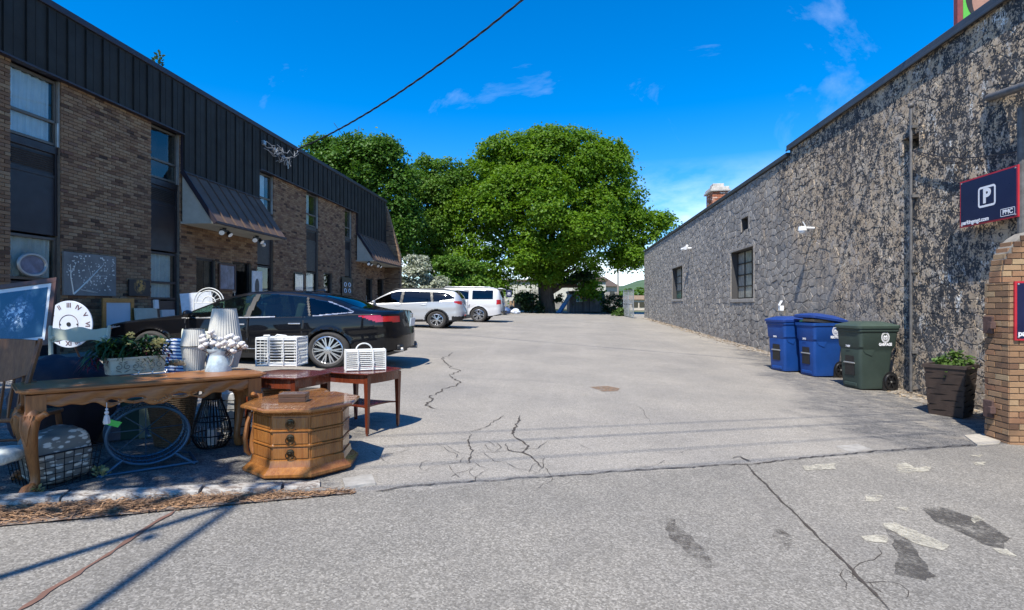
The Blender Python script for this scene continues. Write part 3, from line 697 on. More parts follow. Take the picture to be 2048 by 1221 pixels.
for px, py, x in ((449, 464, -8.85), (514, 479, -8.85), (738, 527, -8.9), (757, 531, -8.9)):
    p = onX(px, x); flood(x, p.y, CZ + (612 - py) / ppm(p))
p = onX(527, XL + .05); q = MB(); q.sphere((XL + .05, p.y, CZ + (612-490)/ppm(p)), .07, 8); q.build('dome_camera', m_lamp, off_b, world=True, smooth=True)
# weatherhead and its tangle of service wires on the fascia
m_galv = plain('galvanised_metal', (.42, .44, .45), .4, .7, .2, 20, .1); m_wire = plain('wire_black', (.015, .015, .017), .6)
m_wgrey = plain('cable_grey', (.20, .21, .22), .6)
q = MB(); xw = XL + .13
def wl(px, py, x=None): p = onX(px, x or xw); return Vector((x or xw, p.y, CZ + (612 - py) / ppm(p)))
q.box(wl(527, 286), (.1, .14, .12)); q.cyl(wl(552, 306, xw + .1), wl(546, 298, xw + .05), .06, .09); q.sphere(wl(566, 315, xw + .08), .07, 8)
q.cyl(wl(576, 338), wl(575, 322), .02); q.build('weatherhead', m_galv, off_b, world=True, smooth=True)
q = MB(); r4 = random.Random(4)
for a, b in (((522, 297), (568, 318)), ((520, 288), (566, 316)), ((527, 284), (552, 308)), ((545, 300), (574, 336)), ((530, 300), (560, 322)), ((552, 300), (592, 303)), ((566, 316), (571, 330)), ((545, 323), (567, 320)), ((535, 290), (550, 303)), ((548, 290), (556, 300)), ((566, 318), (590, 296))):
    A, B = wl(*a), wl(*b); pts = [A.lerp(B, t / 8) + Vector((.1 + .18 * math.sin(t / 8 * 3.14) * r4.uniform(.3, 1), r4.uniform(-.02, .02), -math.sin(t/8*3.14) * r4.uniform(-.05, .22))) for t in range(9)]
    q.tube(pts, .011, 5)
q.build('service_wires', m_wgrey, off_b, world=True, smooth=True)
# twisted service drop crossing the sky
A = wl(590, 301, xw + .15)
q = MB()
def cat(A, B, sag, n=60): return [A.lerp(B, t/n) - Vector((0, 0, sag * 4 * (t/n) * (1 - t/n))) for t in range(n + 1)]
B = Vector((12.6, 1.7, CZ + 14.0))
# fit: pass through (985,0)
base = cat(A, B, 2.15, 160)
for k in range(3):
    pts = []
    for i, p in enumerate(base):
        a = i * .9 + k * 2.09; pts.append(p + Vector((0, math.cos(a) * .018, math.sin(a) * .018)))
    q.tube(pts, .012 if k else .014, 5)
tag(q.build('service_cable', m_wire, smooth=True), 'black twisted power cable sagging across the sky to the brick building', 'cable')
# small weeds growing on the parapet
m_weed = leafmat('weed_leaf', (.05, .10, .03), (.10, .17, .05))
def tuft(name, p, n, size, m, label=None, cat_=None, spread=.15, parent=None, hgt=.3):
    V = []; Fq = []; C = []; r = random.Random(int(p[0] * 100 + p[1] * 37))
    for i in range(n):
        a = r.uniform(0, 6.28); d = Vector((math.cos(a), math.sin(a), 0)); b = Vector(p) + d * r.uniform(0, spread) + Vector((0, 0, r.uniform(0, hgt)))
        t = (d * r.uniform(.4, 1) + Vector((0, 0, r.uniform(.1, 1)))).normalized(); s = t.cross(Vector((r.uniform(-1, 1), r.uniform(-1, 1), 1))).normalized() * size * .3; e = t * size
        o = len(V); V += [b, b + e*.5 + s, b + e, b + e*.5 - s]; Fq.append((o, o+1, o+2, o+3)); C += [r.random()] * 4
    o = mesh_np(name, [tuple(v) for v in V], Fq, m, parent, np.array(C))
    return tag(o, label, cat_)
tuft('weed', wl(316, 128, XL + .0) + Vector((0, 0, -.05)), 40, .10, m_weed, 'small green weed sprouting on top of the dark fascia', 'weed', .08)
# ================================================================== STONE BUILDING on the right
XW = 6.1
yR = lambda px: onX(px, XW).y
st_b = thing('stone_building', 'single-storey stone building with peeling black and tan paint and dark roof coping', 'building', (XW, 6.5, G(XW, 6.5)))
YN, YF = 3.2, yR(1289)
YS = yR(1580); HN, HF = 4.22, 4.05
openings = []
for x0, x1, yt, yb_ in ((1463, 1508, 492, 597), (1345, 1366, 531, 598)):
    s = ppm(onX(x1, XW)); openings.append((yR(x1), yR(x0), Z((612-yb_)/s), Z((612-yt)/s)))
s = ppm(onX(1498, XW)); openings.append((yR(1498), yR(1484), Z((612-457)/s), Z((612-432)/s)))
s = ppm(onX(1842, XW)); openings.append((yR(1842), yR(1809), Z(2.74), Z((612-264)/s)))
# irregular stones: voronoi cells by clipping half planes
def clip(poly, nx, ny, d):
    out_ = []
    for i in range(len(poly)):
        a, b = poly[i], poly[(i+1) % len(poly)]; da = a[0]*nx + a[1]*ny - d; db = b[0]*nx + b[1]*ny - d
        if da <= 0: out_.append(a)
        if (da < 0 < db) or (db < 0 < da): t = da / (da - db); out_.append((a[0] + (b[0]-a[0])*t, a[1] + (b[1]-a[1])*t))
    return out_
def stones():
    r = random.Random(21); cw, ch = .31, .20; ny_, nz_ = int((YF - YN) / cw) + 1, int(6.6 / ch) + 1; sites = {}
    for i in range(-1, ny_ + 2):
        for j in range(-1, nz_ + 1):
            sites[(i, j)] = (YN + (i + .5 + (.5 if j % 2 else 0) + r.uniform(-.42, .42)) * cw, (j + .5 + r.uniform(-.45, .45)) * ch)
    ky = .62; cells = []
    for (i, j), (y, z) in sites.items():
        if not (0 <= i <= ny_ and 0 <= j < nz_): continue
        top = Z(HN - .03) if y < YS else Z(HF - .03); g = G(XW, y) - .1
        if z > top + .1 or z < g - .1: continue
        poly = [(YN, g), (YF, g), (YF, top), (YN, top)]
        for di in range(-2, 3):
            for dj in range(-3, 4):
                q = sites.get((i+di, j+dj))
                if q is None or (di == 0 and dj == 0): continue
                nx_, nz2 = (q[0]-y) * ky**2, (q[1]-z); mx_, mz = (q[0]+y)/2, (q[1]+z)/2
                ln = math.hypot(nx_, nz2); nx_, nz2 = nx_/ln, nz2/ln
                poly = clip(poly, nx_, nz2, mx_*nx_ + mz*nz2 - (.007 if y > 14 else .0025))
                if len(poly) < 3: break
            if len(poly) < 3: break
        if len(poly) < 3: continue
        ar = abs(sum(poly[k][0]*poly[(k+1) % len(poly)][1] - poly[(k+1) % len(poly)][0]*poly[k][1] for k in range(len(poly)))) / 2
        if ar < .004: continue
        cy_ = sum(p[0] for p in poly)/len(poly); cz_ = sum(p[1] for p in poly)/len(poly)
        if any(a < cy_ < b and c < cz_ < d for a, b, c, d in openings): continue
        for a, b, c, d in openings:
            if min(p[0] for p in poly) < b and max(p[0] for p in poly) > a and min(p[1] for p in poly) < d and max(p[1] for p in poly) > c:
                g_ = [(a - cy_, 0), (cy_ - b, 1), (c - cz_, 2), (cz_ - d, 3)]; k = max(g_)[1]
                poly = clip(poly, *[(1, 0, a), (-1, 0, -b), (0, 1, c), (0, -1, -d)][k])
        if len(poly) < 3: continue
        np_ = poly
        cells.append((np_, r.random(), r.uniform(.012, .032), cy_, cz_))
    return cells
q = NT('stone_paint')
a = q.n('ShaderNodeVertexColor', layer_name='Col'); sp = q.n('ShaderNodeSeparateColor', {0: a.outputs[0]})
pos = q.n('ShaderNodeNewGeometry').outputs['Position']
sx = q.n('ShaderNodeSeparateXYZ', {0: pos})
mpv = lambda s_: q.n('ShaderNodeMapping', {0: pos, 'Scale': s_}).outputs[0]
nz = lambda sc_, det, ro, s_=(1, 1, 1), di=0: q.noise(sc_, det, ro, di, mpv(s_))
sm = lambda v, a_, b_: q.n('ShaderNodeMapRange', {0: v, 1: a_, 2: b_}, clamp=True, interpolation_type='SMOOTHSTEP').outputs[0]
grey = q.ramp(sp.outputs[0], [(0, (.235, .22, .20)), (.5, (.31, .29, .262)), (1, (.38, .355, .32))])
grey = q.mix(q.ramp(nz(5, 6, .7), [(.42, 0.0), (.7, .6)]), grey, (.17, .165, .16))
grey = q.mix(q.ramp(nz(7, 9, .8, (1, .8, 1)), [(.565, 0.0), (.60, .85)]), grey, (.52, .43, .33))
tan = q.ramp(nz(1.3, 6, .7), [(.3, (.44, .33, .215)), (.5, (.52, .405, .28)), (.7, (.56, .47, .35))])
tan = q.mix(q.ramp(nz(6, 7, .75), [(.5, 0.0), (.62, .8)]), tan, (.36, .33, .30))
tan = q.mix(q.ramp(nz(9, 9, .8), [(.585, 0.0), (.62, .9)]), tan, (.75, .70, .60))
flake = nz(7.5, 10, .78, (1, 1, .9), .1); fine = nz(30, 8, .78, (1, 1, .9), .1); bigm = nz(.55, 5, .6, (1, 1, .4))
fsum = q.math('ADD', q.math('ADD', q.math('MULTIPLY', flake, .62), q.math('MULTIPLY', fine, .38)), q.math('MULTIPLY', q.math('SUBTRACT', bigm, .5), .30))
peel = q.ramp(fsum, [(.489, 0.0), (.505, 1.0)])
black = q.ramp(nz(8, 6, .7), [(.35, (.030, .032, .036)), (.6, (.065, .067, .07)), (.75, (.16, .16, .155))])
near = q.mix(peel, black, tan)
wht = q.math('MULTIPLY', q.ramp(nz(2.1, 9, .85, (1, 1, .6)), [(.56, 0.0), (.6, 1.0)]), q.ramp(fine, [(.46, 0.0), (.5, 1.0)]))
near = q.mix(q.math('MULTIPLY', wht, sm(sx.outputs[1], 12, 9)), near, (.85, .85, .80))
tr_ = q.math('ADD', sx.outputs[1], q.math('MULTIPLY', q.math('SUBTRACT', nz(.5, 6, .7, (1, 1, .5)), .5), 16))
tr_ = q.math('SUBTRACT', tr_, q.math('MULTIPLY', q.math('SUBTRACT', sx.outputs[2], 2.5), 1.3))
c = q.mix(sm(tr_, 11.5, 16.5), near, grey)
dirt = q.math('MULTIPLY', sm(sx.outputs[2], .9, .2), .0)
stk = q.ramp(nz(1.1, 7, .7, (1, 3.2, .22)), [(.5, 0.0), (.7, .45)])
c = q.mix(stk, c, (.07, .068, .07))
m_stone = q.done(c, .92, 0, q.bump(q.math('ADD', q.math('MULTIPLY', peel, .25), nz(28, 7, .75)), 
    .8, .014, q.bump(nz(5, 5, .7), .5, .04)), spec=.25)
q = NT('stone_joint'); _p = q.n('ShaderNodeNewGeometry').outputs['Position']; _s = q.n('ShaderNodeSeparateXYZ', {0: _p})
m_joint = q.done(q.mix(q.n('ShaderNodeMapRange', {0: _s.outputs[1], 1: 11.0, 2: 16.0}, clamp=True).outputs[0], q.ramp(q.noise(9, 7, .75), [(.47, (.05, .05, .055)), (.53, (.34, .28, .21))]), (.06, .058, .058)), .95, 0, q.bump(q.noise(40, 5), .6, .01))
cells = stones()
def stone_mesh(cl, V, Fs, C):
    poly, rr, dp, cy_, cz_ = cl; dp *= .30 if cy_ < 12 else min(.7, .30 + (cy_ - 12) * .12); n = len(poly); o = len(V); r = random.Random(int(rr * 1e6)); 
    tx, tz = r.uniform(-.012, .012), r.uniform(-.012, .012)
    for k_, ins in ((0, 1.0), (.7, .985), (1, .90)):
        for y, z in poly: V.append((XW - dp * k_ - ((y-cy_)*tx + (z-cz_)*tz if k_ else 0), cy_ + (y-cy_)*ins, cz_ + (z-cz_)*ins)); C.append(rr)
    V.append((XW - dp * 1.12, cy_, cz_)); C.append(rr); c_ = o + 3*n
    for k in range(n):
        l = (k+1) % n
        Fs += [(o+l, o+k, o+n+k), (o+l, o+n+k, o+n+l), (o+n+l, o+n+k, o+2*n+k), (o+n+l, o+2*n+k, o+2*n+l), (o+2*n+l, o+2*n+k, c_)]
big = sorted([c for c in cells if c[3] > yR(2030)], key=lambda c: c[3])
single = set(id(c) for c in big[:300]); V, Fs, C = [], [], []
for cl in cells:
    if id(cl) in single:
        v2, f2, c2 = [], [], []; stone_mesh(cl, v2, f2, c2); mesh_np('stone', v2, f2, m_stone, st_b, np.array(c2), smooth=False)
    else: stone_mesh(cl, V, Fs, C)
mesh_np('stonework', V, Fs, m_stone, st_b, np.array(C), kind='stuff')
# wall body with real openings
mb = MB(); ops = sorted(openings); 
def wallseg(a, b, z0, z1): 
    if b - a > .001 and z1 - z0 > .001: mb.bb((XW, a, z0), (XW + .4, b, z1))
tops = [(YN, YS, Z(HN)), (YS, YF, Z(HF))]
for ya, yb, zt in tops:
    yy_ = sorted({ya, yb} | {v for o_ in ops for v in o_[:2] if ya < v < yb}); zz_ = sorted({-.3, zt} | {v for o_ in ops for v in o_[2:4] if -.3 < v < zt})
    for y0_, y1_ in zip(yy_, yy_[1:]):
        run = None
        for z0_, z1_ in zip(zz_, zz_[1:]):
            free = not any(a < (y0_+y1_)/2 < b and c_ < (z0_+z1_)/2 < d for a, b, c_, d in ops)
            if free: run = (run[0] if run else z0_, z1_)
            if not free and run: wallseg(y0_, y1_, *run); run = None
        if run: wallseg(y0_, y1_, *run)
mb.build('wall', m_joint, st_b, world=True)
m_cope = plain('coping_metal', (.075, .078, .082), .5, .4, .2, 2, .1, 20); m_roof = plain('roof_membrane', (.12, .12, .12), .9)
mb = MB(); mb.bb((XW - .07, YN, Z(HN)), (XW + .5, YS + .08, Z(HN + .13))); mb.bb((XW - .07, YS + .08, Z(HF)), (XW + .5, YF + .05, Z(HF + .12)))
mb.bb((XW - .09, YN, Z(HN - .035)), (XW - .065, YS + .08, Z(HN + .02))); mb.build('coping', m_cope, st_b, world=True, bevel=.01)
mb = MB(); mb.bb((XW + .4, YN, Z(HF - .35)), (XW + 14, YF - .05, Z(HF - .15))); mb.bb((XW + 14, YN, -.3), (XW + 14.3, YF, Z(HF - .2))); mb.bb((XW + .4, YF - .3, -.3), (XW + 14, YF, Z(HF - .35))); mb.bb((XW+.4, YN, -.3), (XW + 14, YN + .3, Z(HF - .35)))
mb.build('roof', m_roof, st_b, world=True)
for a, b, c_, d in openings:                                # dressed painted surrounds
    w_ = .09; q = MB(); x0_, x1_ = XW - .034, XW + .004
    q.bb((x0_, a - w_, c_ - w_*.5), (x1_, a + .006, d + w_)); q.bb((x0_, b - .006, c_ - w_*.5), (x1_, b + w_, d + w_)); q.bb((x0_ - .002, a + .006, d - .006), (x1_, b - .006, d + w_ - .003))
    q.k = 1; q.c = [(.4, .5, .5, 1)] * len(q.v); q.build('surround', m_stone, st_b, world=True, bevel=.012)
# steel windows set deep in the stone
m_steel = plain('window_steel', (.022, .020, .018), .6, .2); m_dusty = plain('dusty_glass', (.30, .30, .26), .2, 0, .3, 4, .03, 10, spec=.7); m_sill = plain('stone_sill', (.30, .28, .25), .9, 0, .2, 6, .4)
m_green = plain('green_glass', (.03, .12, .09), .2, 0, .3, 6)
for wi, (a, b, c_, d) in enumerate(openings[:2]):
    x = XW + .22; q = MB(); f = .04; nc, nr = (3, 4) if wi == 0 else (2, 4)
    q.bb((x, a, c_), (x+.05, a+f, d)); q.bb((x, b-f, c_), (x+.05, b, d)); q.bb((x, a+f, c_), (x+.05, b-f, c_+f)); q.bb((x, a+f, d-f), (x+.05, b-f, d))
    us = [a + f + (b-a-2*f)*k/nc for k in range(nc+1)]; zs = [c_ + f + (d-c_-2*f)*k/nr for k in range(nr+1)]
    for u in us[1:-1]: q.bb((x - .02, u-.02, c_+f), (x+.04, u+.024, d-f))
    for z in zs[1:-1]: q.bb((x - .017, a+f, z-.018), (x+.036, b-f, z+.02))
    fr = q.build('window', m_steel, st_b, world=True)
    for i in range(nc):
        for j in range(nr):
            q = MB(); q.bb((x+.012, us[i]+.01, zs[j]+.01), (x+.02, us[i+1]-.01, zs[j+1]-.01)); o = q.build('pane', m_green if (wi == 1 and j == 0) else m_dusty, st_b, world=True); o.parent = fr
    q = MB(); q.bb((XW-.04, a-.08, c_-.12), (x, b+.05, c_-.002)); o = q.build('sill', m_sill, st_b, world=True, bevel=.01); o.parent = fr
for a, b, c_, d in openings[2:]:
    q = MB(); q.bb((XW+.3, a, c_), (XW+.35, b, d)); q.build('vent_backing', m_blk, st_b, world=True)
# vertical conduit with clamps, upper outrigger pipe, right-hand conduit
m_pipe = plain('weathered_pipe', (.14, .135, .13), .6, .4, .35, 8, .2); 
p = onX(1822, XW - .09); s = ppm(p)
q = MB(); q.cyl((XW - .09, p.y, G(XW, p.y) - .02), (XW - .09, p.y, Z((612-212)/s)), .024, n=10); q.sphere((XW-.09, p.y, Z((612-212)/s)), .05, 6)
for h in (-.8, .6, 1.9, 3.1): q.box((XW - .05, p.y, Z(h)), (.1, .11, .05))
q.build('conduit', m_pipe, st_b, world=True, smooth=True)
a = P(1978, 196, 7.9); b = P(2085, 160, 6.7)
q = MB(); q.cyl(a, b, .055, n=14); q.cyl(b, (XW + .05, b.y + .2, b.z + .1), .04); q.build('outrigger_pipe', m_pipe, st_b, world=True, smooth=True)
p = onX(2044, XW - .1); q = MB(); q.cyl((XW - .1, p.y, Z(.95)), (XW - .1, p.y, Z(2.6)), .05, n=10); q.build('conduit', m_pipe, st_b, world=True, smooth=True)
def sag(a, b, s_, n=14): a, b = Vector(a), Vector(b); return [a.lerp(b, t/n) - Vector((0, 0, s_*4*(t/n)*(1-t/n))) for t in range(n+1)]
def wr(px, py, x=XW - .08): p = onX(px, x); return Vector((x, p.y, CZ + (612-py)/ppm(p)))
q = MB(); q.tube(sag(wr(1824, 300), wr(2046, 300), .12), .009, 5); q.tube(sag(wr(1824, 302), wr(1930, 325), .05), .008, 5); q.tube(sag(wr(1824, 305), wr(1800, 340), .05), .008, 5); q.build('wall_wires', m_wire, st_b, world=True)
# security cameras and floodlight on the wall
m_white = plain('white_plastic', (.75, .76, .76), .35, 0, .05, 5, .05)
c = wr(1605, 462, XW - .28); q = MB(); q.cyl((XW, c.y, c.z + .06), (XW - .26, c.y, c.z + .07), .03); q.sphere(c, .085, 8); q.cyl(c + Vector((0, 0, .0)), c + Vector((0, 0, .1)), .10, .09); q.tube([c + Vector((.1, 0, .05)), c + Vector((.0, -.02, .22))], .012, 6); q.build('dome_camera', m_white, st_b, world=True, smooth=True)
c = wr(1372, 497, XW - .25); q = MB(); q.cyl((XW, c.y, c.z), (XW - .2, c.y, c.z), .05); q.cyl(c, c + Vector((-.12, .32, -.02)), .06, .07); q.cyl(c + Vector((0, -.1, .03)), c + Vector((-.1, -.3, -.02)), .06, .08); q.sphere(c + Vector((.05, 0, .1)), .07, 6); q.build('wall_floodlight', m_white, st_b, world=True, smooth=True)
c = wr(1562, 617, XW - .12); q = MB(); q.box(c, (.1, .16, .14)); q.box(c + Vector((-.02, 0, .14)), (.03, .12, .16), (0, .5, 0)); q.build('meter_box', m_white, st_b, world=True, bevel=.01)
# brick chimney
m_chim = brickmat('chimney_brick', [(0, (.30, .10, .05)), (.4, (.40, .15, .08)), (.7, (.46, .24, .16)), (1, (.62, .58, .52))], True)
y0 = yR(1424); y1 = y0 + 1.0; x0 = XW + .02; x1 = x0 + .62; zb_, zt_ = Z(HF - .3), Z(4.72)
a_, b_, c__, d_ = P(1412, 420, depth(Vector((x0, y0, 0)))), None, None, None
ch = MB(); ch.bb((x0 + .03, y0 + .03, zb_), (x1 - .03, y1 - .03, zt_)); cho = ch.build('chimney', m_mortar, st_b, world=True)
for nm, tf, u0, u1 in (('chimney_brickwork', lambda u, z, d: (u, y0 + .03 - d, z), x0, x1), ('chimney_brickwork', lambda u, z, d: (x0 + .03 - d, u, z), y0, y1)):
    o = joined(layout(u0, u1, zb_, zt_, [], seed=31), tf, nm, m_chim, st_b, .03); o.parent = cho; del o['kind']
q = MB(); q.bb((x0-.09, y0-.09, zt_), (x1+.09, y1+.09, zt_+.09)); q.bb((x0-.04, y0-.04, zt_+.09), (x1+.04, y1+.04, zt_+.2)); q.box(((x0+x1)/2, (y0+y1)/2, zt_+.29), (.45, .5, .18)); o = q.build('chimney_cap', plain('chimney_cap', (.45, .43, .39), .9, 0, .35, 7, .5), st_b, world=True, bevel=.015); o.parent = cho

# ================================================================== brick gate pier and shaped wall at the street corner
XP = 4.96; YP = 6.64; gp_ = G(XP, YP)
bp = thing('brick_pillar', 'tan brick gate pier with stepped rounded shoulder at the street corner', 'pillar', (XP + .5, YP + .2, gp_))
ztop = CZ + (612 - 565) / ppm(Vector((XP, YP, 0)))
YK = YP + .36
mb = MB(); mb.bb((XP + .012, YP + .012, gp_ - .06), (XP + 2.6, YK - .012, ztop))
mb.bb((XP + .012, YP + .012, gp_ - .06), (XP + .5, YK + .0, ztop))
mb.build('pier_core', m_mortar, bp, world=True) if False else None
mb = MB(); mb.bb((XP + .012, YP + .012, gp_ - .06), (XP + 2.6, YK - .012, ztop)); mb.build('pier_core', plain('mortar_dark', (.15, .125, .10), .95, 0, .2, 12, .4, 80), bp, world=True)
hold = [(XP + 0, XP + .0, 0, 0)]
nb = 0; me_p = unit_brick(m_plB)
# street face (towards -Y)
frn = layout(XP, XP + 2.6, gp_ - .04, ztop, [], seed=41, bh=.0677)
left = layout(YP, YK, gp_ - .04, ztop, [], seed=42, bh=.0677, first=1)
tfF = lambda u, z, d: (u, YP + .012 - d + .006, z)
tfS = lambda u, z, d: (XP + .012 - d + .006, u, z)
# unit brick faces +x: rotate to face -Y / -X
def put(bs, tf, rot): singles(bs, tf, rot, me_p, bp, depth_=.022)
put([b for b in frn if b[0] < XP + .55], tfF, R(-90)); joined([b for b in frn if b[0] >= XP + .55], tfF, 'brickwork', m_plA, bp, .022)
put(left, tfS, R(180))
# shaped upper wall, set back
XU, YU = XP + .02, YP + .0
pr = [(2007, 556), (2008, 540), (2011, 520), (2018, 502), (2028, 485), (2040, 473), (2056, 463), (2090, 455), (2200, 452)]
sU = ppm(Vector((XU, YU + .12, 0))); up_ = []
for px, py in pr: p_ = P(px, py, F / sU); up_.append((p_.x, p_.z))
xl = up_[0][0]
q = MB(); q.prism([(x + .012, z - .01) for x, z in [(xl, ztop)] + up_ + [(up_[-1][0], ztop)]], 0, .2, frame((0, YP + .15, 0), (1, 0, 0), (0, 0, 1)) @ Matrix.Translation((0, 0, -.2))); q.build('shoulder_core', m_mortar, bp, world=True)
def zat(x): return float(np.interp(x, [u[0] for u in up_], [u[1] for u in up_]))
ub = []
for b in layout(xl, up_[-1][0], ztop + .002, ztop + 1.0, [], seed=44):
    a_ = b[0]
    while a_ < b[1] and zat(a_) < b[3] - .01: a_ += .01
    if b[1] - a_ > .03: ub.append((a_, b[1], b[2], b[3], b[4], b[5]))
tfU = lambda u, z, d: (u, YP + .155 - d, z)
put([b for b in ub if b[0] < XP + .7], tfU, R(-90)); joined([b for b in ub if b[0] >= XP + .7], tfU, 'shoulder_brickwork', m_plA, bp, .022)
edge = []; zz = ztop + .005; r5 = random.Random(6)
while zz < up_[4][1]:
    x_ = xl + .0
    for (xa, za), (xb, zb2) in zip(up_, up_[1:]):
        if za <= zz + .05 <= zb2: x_ = xa + (xb-xa)*(zz+.05-za)/(zb2-za)
    o = bpy.data.objects.new('brick', me_p); col.objects.link(o); o.parent = bp; o.location = MAT[bp.name].inverted() @ Vector((x_ + .01, YP + .25, zz + .03)); o.rotation_euler = (0, 0, R(180)); o.scale = (.03, .17, .058); zz += .0677
# two iron hinge stubs left in the pier
m_rust = plain('rusty_iron', (.11, .065, .055), .8, .3, .4, 20, .4)
for zz in ((612-650)/ppm(Vector((XP, YK, 0))), (612-815)/ppm(Vector((XP, YK, 0)))):
    q = MB(); q.box((XP - .02, YP + .27, CZ + zz), (.03, .14, .2)); q.box((XP - .05, YP + .18, CZ + zz), (.06, .05, .08)); q.build('hinge_plate', m_rust, bp, world=True, bevel=.006)

# ================================================================== parking signs
m_navy = plain('sign_navy', (.012, .016, .055), .35, 0, .1, 3, .02, 10); m_red = plain('sign_red', (.45, .025, .04), .4, 0, .1, 3, .02); m_sw = plain('sign_white', (.80, .80, .82), .4, 0, .03, 3, .0)
m_bolt = m_galv
def sign(name, label, o, xd, wdt, hgt, texts, parent_group, thick=.02):
    t = thing(name, label, 'sign', o); t['group'] = parent_group
    x = nrm(xd); M = frame((0, 0, 0), x, (0, 0, 1)); n = x.cross(Vector((0, 0, 1)))      # n points to the viewer
    def rect(x0, x1, z0, z1, d0, d1, m, nm):
        q = MB(); q.prism([(x0, z0), (x1, z0), (x1, z1), (x0, z1)], d0, d1, M); return q.build(nm, m, t)
    rect(0, wdt, 0, hgt, -thick, 0, m_red, 'backing_board'); rect(.022, wdt-.022, .022, hgt-.022, .0, .003, m_navy, 'face_panel')
    for bx, bz in ((.035, .035), (wdt-.035, .035), (.035, hgt-.035), (wdt-.035, hgt-.035)):
        q = MB(); q.lathe([(.011, .003), (.010, .009), (.004, .012)], (0, 0, 0), 10, m=(M @ Matrix.Translation((bx, bz, 0)))); q.build('bolt', m_bolt, t)
    return t, M, rect
def ring(t, M, cx, cz, w_, h_, th, rad, m, nm, d=.0045):
    def rr(w2, h2, r2):
        pts = []
        for (sx_, sz_, a0) in ((1, 1, 0), (-1, 1, 90), (-1, -1, 180), (1, -1, 270)):
            for k in range(7): a = R(a0 + 15*k); pts.append((cx + sx_*(w2/2 - r2) + r2*math.cos(a), cz + sz_*(h2/2 - r2) + r2*math.sin(a)))
        return pts
    o1, i1 = rr(w_, h_, rad), rr(w_ - 2*th, h_ - 2*th, max(rad - th, .003)); n = len(o1); q = MB()
    q._add([M @ Vector((x, z, d)) for x, z in o1 + i1], [(i, (i+1) % n, n+(i+1) % n, n+i) for i in range(n)]); return q.build(nm, m, t)
XS = 5.93
p0 = onX(1920, XS); p1 = onX(2036, XS); wd_ = p0.y - p1.y; sA = ppm(p0)
z_bot = CZ + (612-456.5)/sA; hg = .685
t, M, rect = sign('parking_sign', 'navy parking sign with red border, white boxed P and web address on the stone wall', (XS, p0.y, z_bot), (0, -1, 0), wd_, hg, None, 'navy parking signs')
ring(t, M, wd_*.50, hg*.545, .30*wd_*1.02, .235*1.25, .030, .045, m_sw, 'logo_ring')
add_text('P', .27, m_sw, M @ Matrix.Translation((wd_*.497, hg*.545, .005)) , t, 'letter_p', .012)
ring(t, M, wd_*.845, hg*.135, .25*wd_*.92, .105, .008, .012, m_sw, 'badge_ring')
add_text('PMC', .085, m_sw, M @ Matrix.Translation((wd_*.845, hg*.135, .005)), t, 'badge_text', .003)
add_text('parkingmgt.com', .082, m_sw, M @ Matrix.Translation((wd_*.035, hg*.085, .005)), t, 'web_address', .003, 'LEFT')
zc = F / ppm(Vector((XP, YP, 0))); a_ = P(2025, 681, zc); b_ = P(2025, 563, zc)
t, M, rect = sign('parking_sign', 'navy parking sign cut off at right, mounted on the brick pier', (a_.x, YP - .03, a_.z), (1, 0, 0), 1.05, b_.z - a_.z, None, 'navy parking signs')
h2 = b_.z - a_.z
ring(t, M, .53, h2*.56, .30, .29, .030, .045, m_sw, 'logo_ring'); add_text('P', .27, m_sw, M @ Matrix.Translation((.527, h2*.56, .005)), t, 'letter_p', .012)
add_text('parkingmgt.com', .085, m_sw, M @ Matrix.Translation((.03, h2*.115, .005)), t, 'web_address', .003, 'LEFT')
ring(t, M, .90, h2*.135, .2, .1, .008, .012, m_sw, 'badge_ring'); add_text('PMC', .08, m_sw, M @ Matrix.Translation((.9, h2*.135, .005)), t, 'badge_text', .003)

# ================================================================== billboard on the roof
zb = 15.0; a_ = P(1915, 70, zb); Xb, Yb = a_.x, a_.y
bb_ = thing('billboard', 'rooftop billboard with green border and part of a smiling child face', 'billboard', (Xb, Yb, Z(3.9)))
M = frame((0, 0, 0), (1, 0, 0), (0, 0, 1)); zz0, zz1 = 1.0, 8.0
def bq(x0, x1, z0, z1, d0, d1, m, nm): q = MB(); q.prism([(x0, z0), (x1, z0), (x1, z1), (x0, z1)], d0, d1, M); return q.build(nm, m, bb_)
m_bgreen = plain('print_green', (.10, .42, .05), .6, 0, .04, 1, 0); m_bfr = plain('billboard_frame', (.20, .045, .04), .6); m_bw = plain('print_white', (.62, .72, .80), .6, 0, .1, .5, 0)
m_skin = plain('print_skin', (.36, .19, .13), .6, 0, .25, 1.2, 0); m_hair = plain('print_hair', (.02, .015, .013), .6, 0, .2, 3, 0)
bq(0, 6.2, zz0, zz1, -.15, 0, m_bfr, 'frame'); bq(.14, 6.05, zz0 + .15, zz1 - .15, 0, .01, m_bgreen, 'green_border')
bq(1.0 - .25, 5.8, zz0 + .4, zz1 - .4, .01, .014, m_bw, 'print_panel')
def disc(cx, cz, rx, rz, d, m, nm, n=36, a0=0, a1=360):
    q = MB(); q._add([M @ Vector((cx + rx*math.cos(R(a0+(a1-a0)*k/n)), cz + rz*math.sin(R(a0+(a1-a0)*k/n)), d)) for k in range(n)], [tuple(range(n))]); return q.build(nm, m, bb_)
fz = a_.z - Z(3.9); s_b = F / zb
def fb(px, py): return ((px-1915)/s_b, fz + (70-py)/s_b)
c = fb(1958, 0); disc(c[0], c[1] + .15, .40, .72, .016, m_hair, 'hair'); disc(c[0] + .09, c[1], .32, .60, .018, m_skin, 'face')
c2 = fb(1963, 4); disc(c2[0] - .10, c2[1] + .05, .055, .028, .020, m_hair, 'eye'); disc(c2[0] + .12, c2[1] + .07, .055, .028, .020, m_hair, 'eye'); c3 = fb(1972, 20); disc(c3[0] - .04, c3[1] - .02, .08, .03, .020, m_sw, 'smile')
for x in (.8, 3, 5.2): bq(x, x + .15, -.6, zz0, -.3, -.15, m_bfr, 'post')
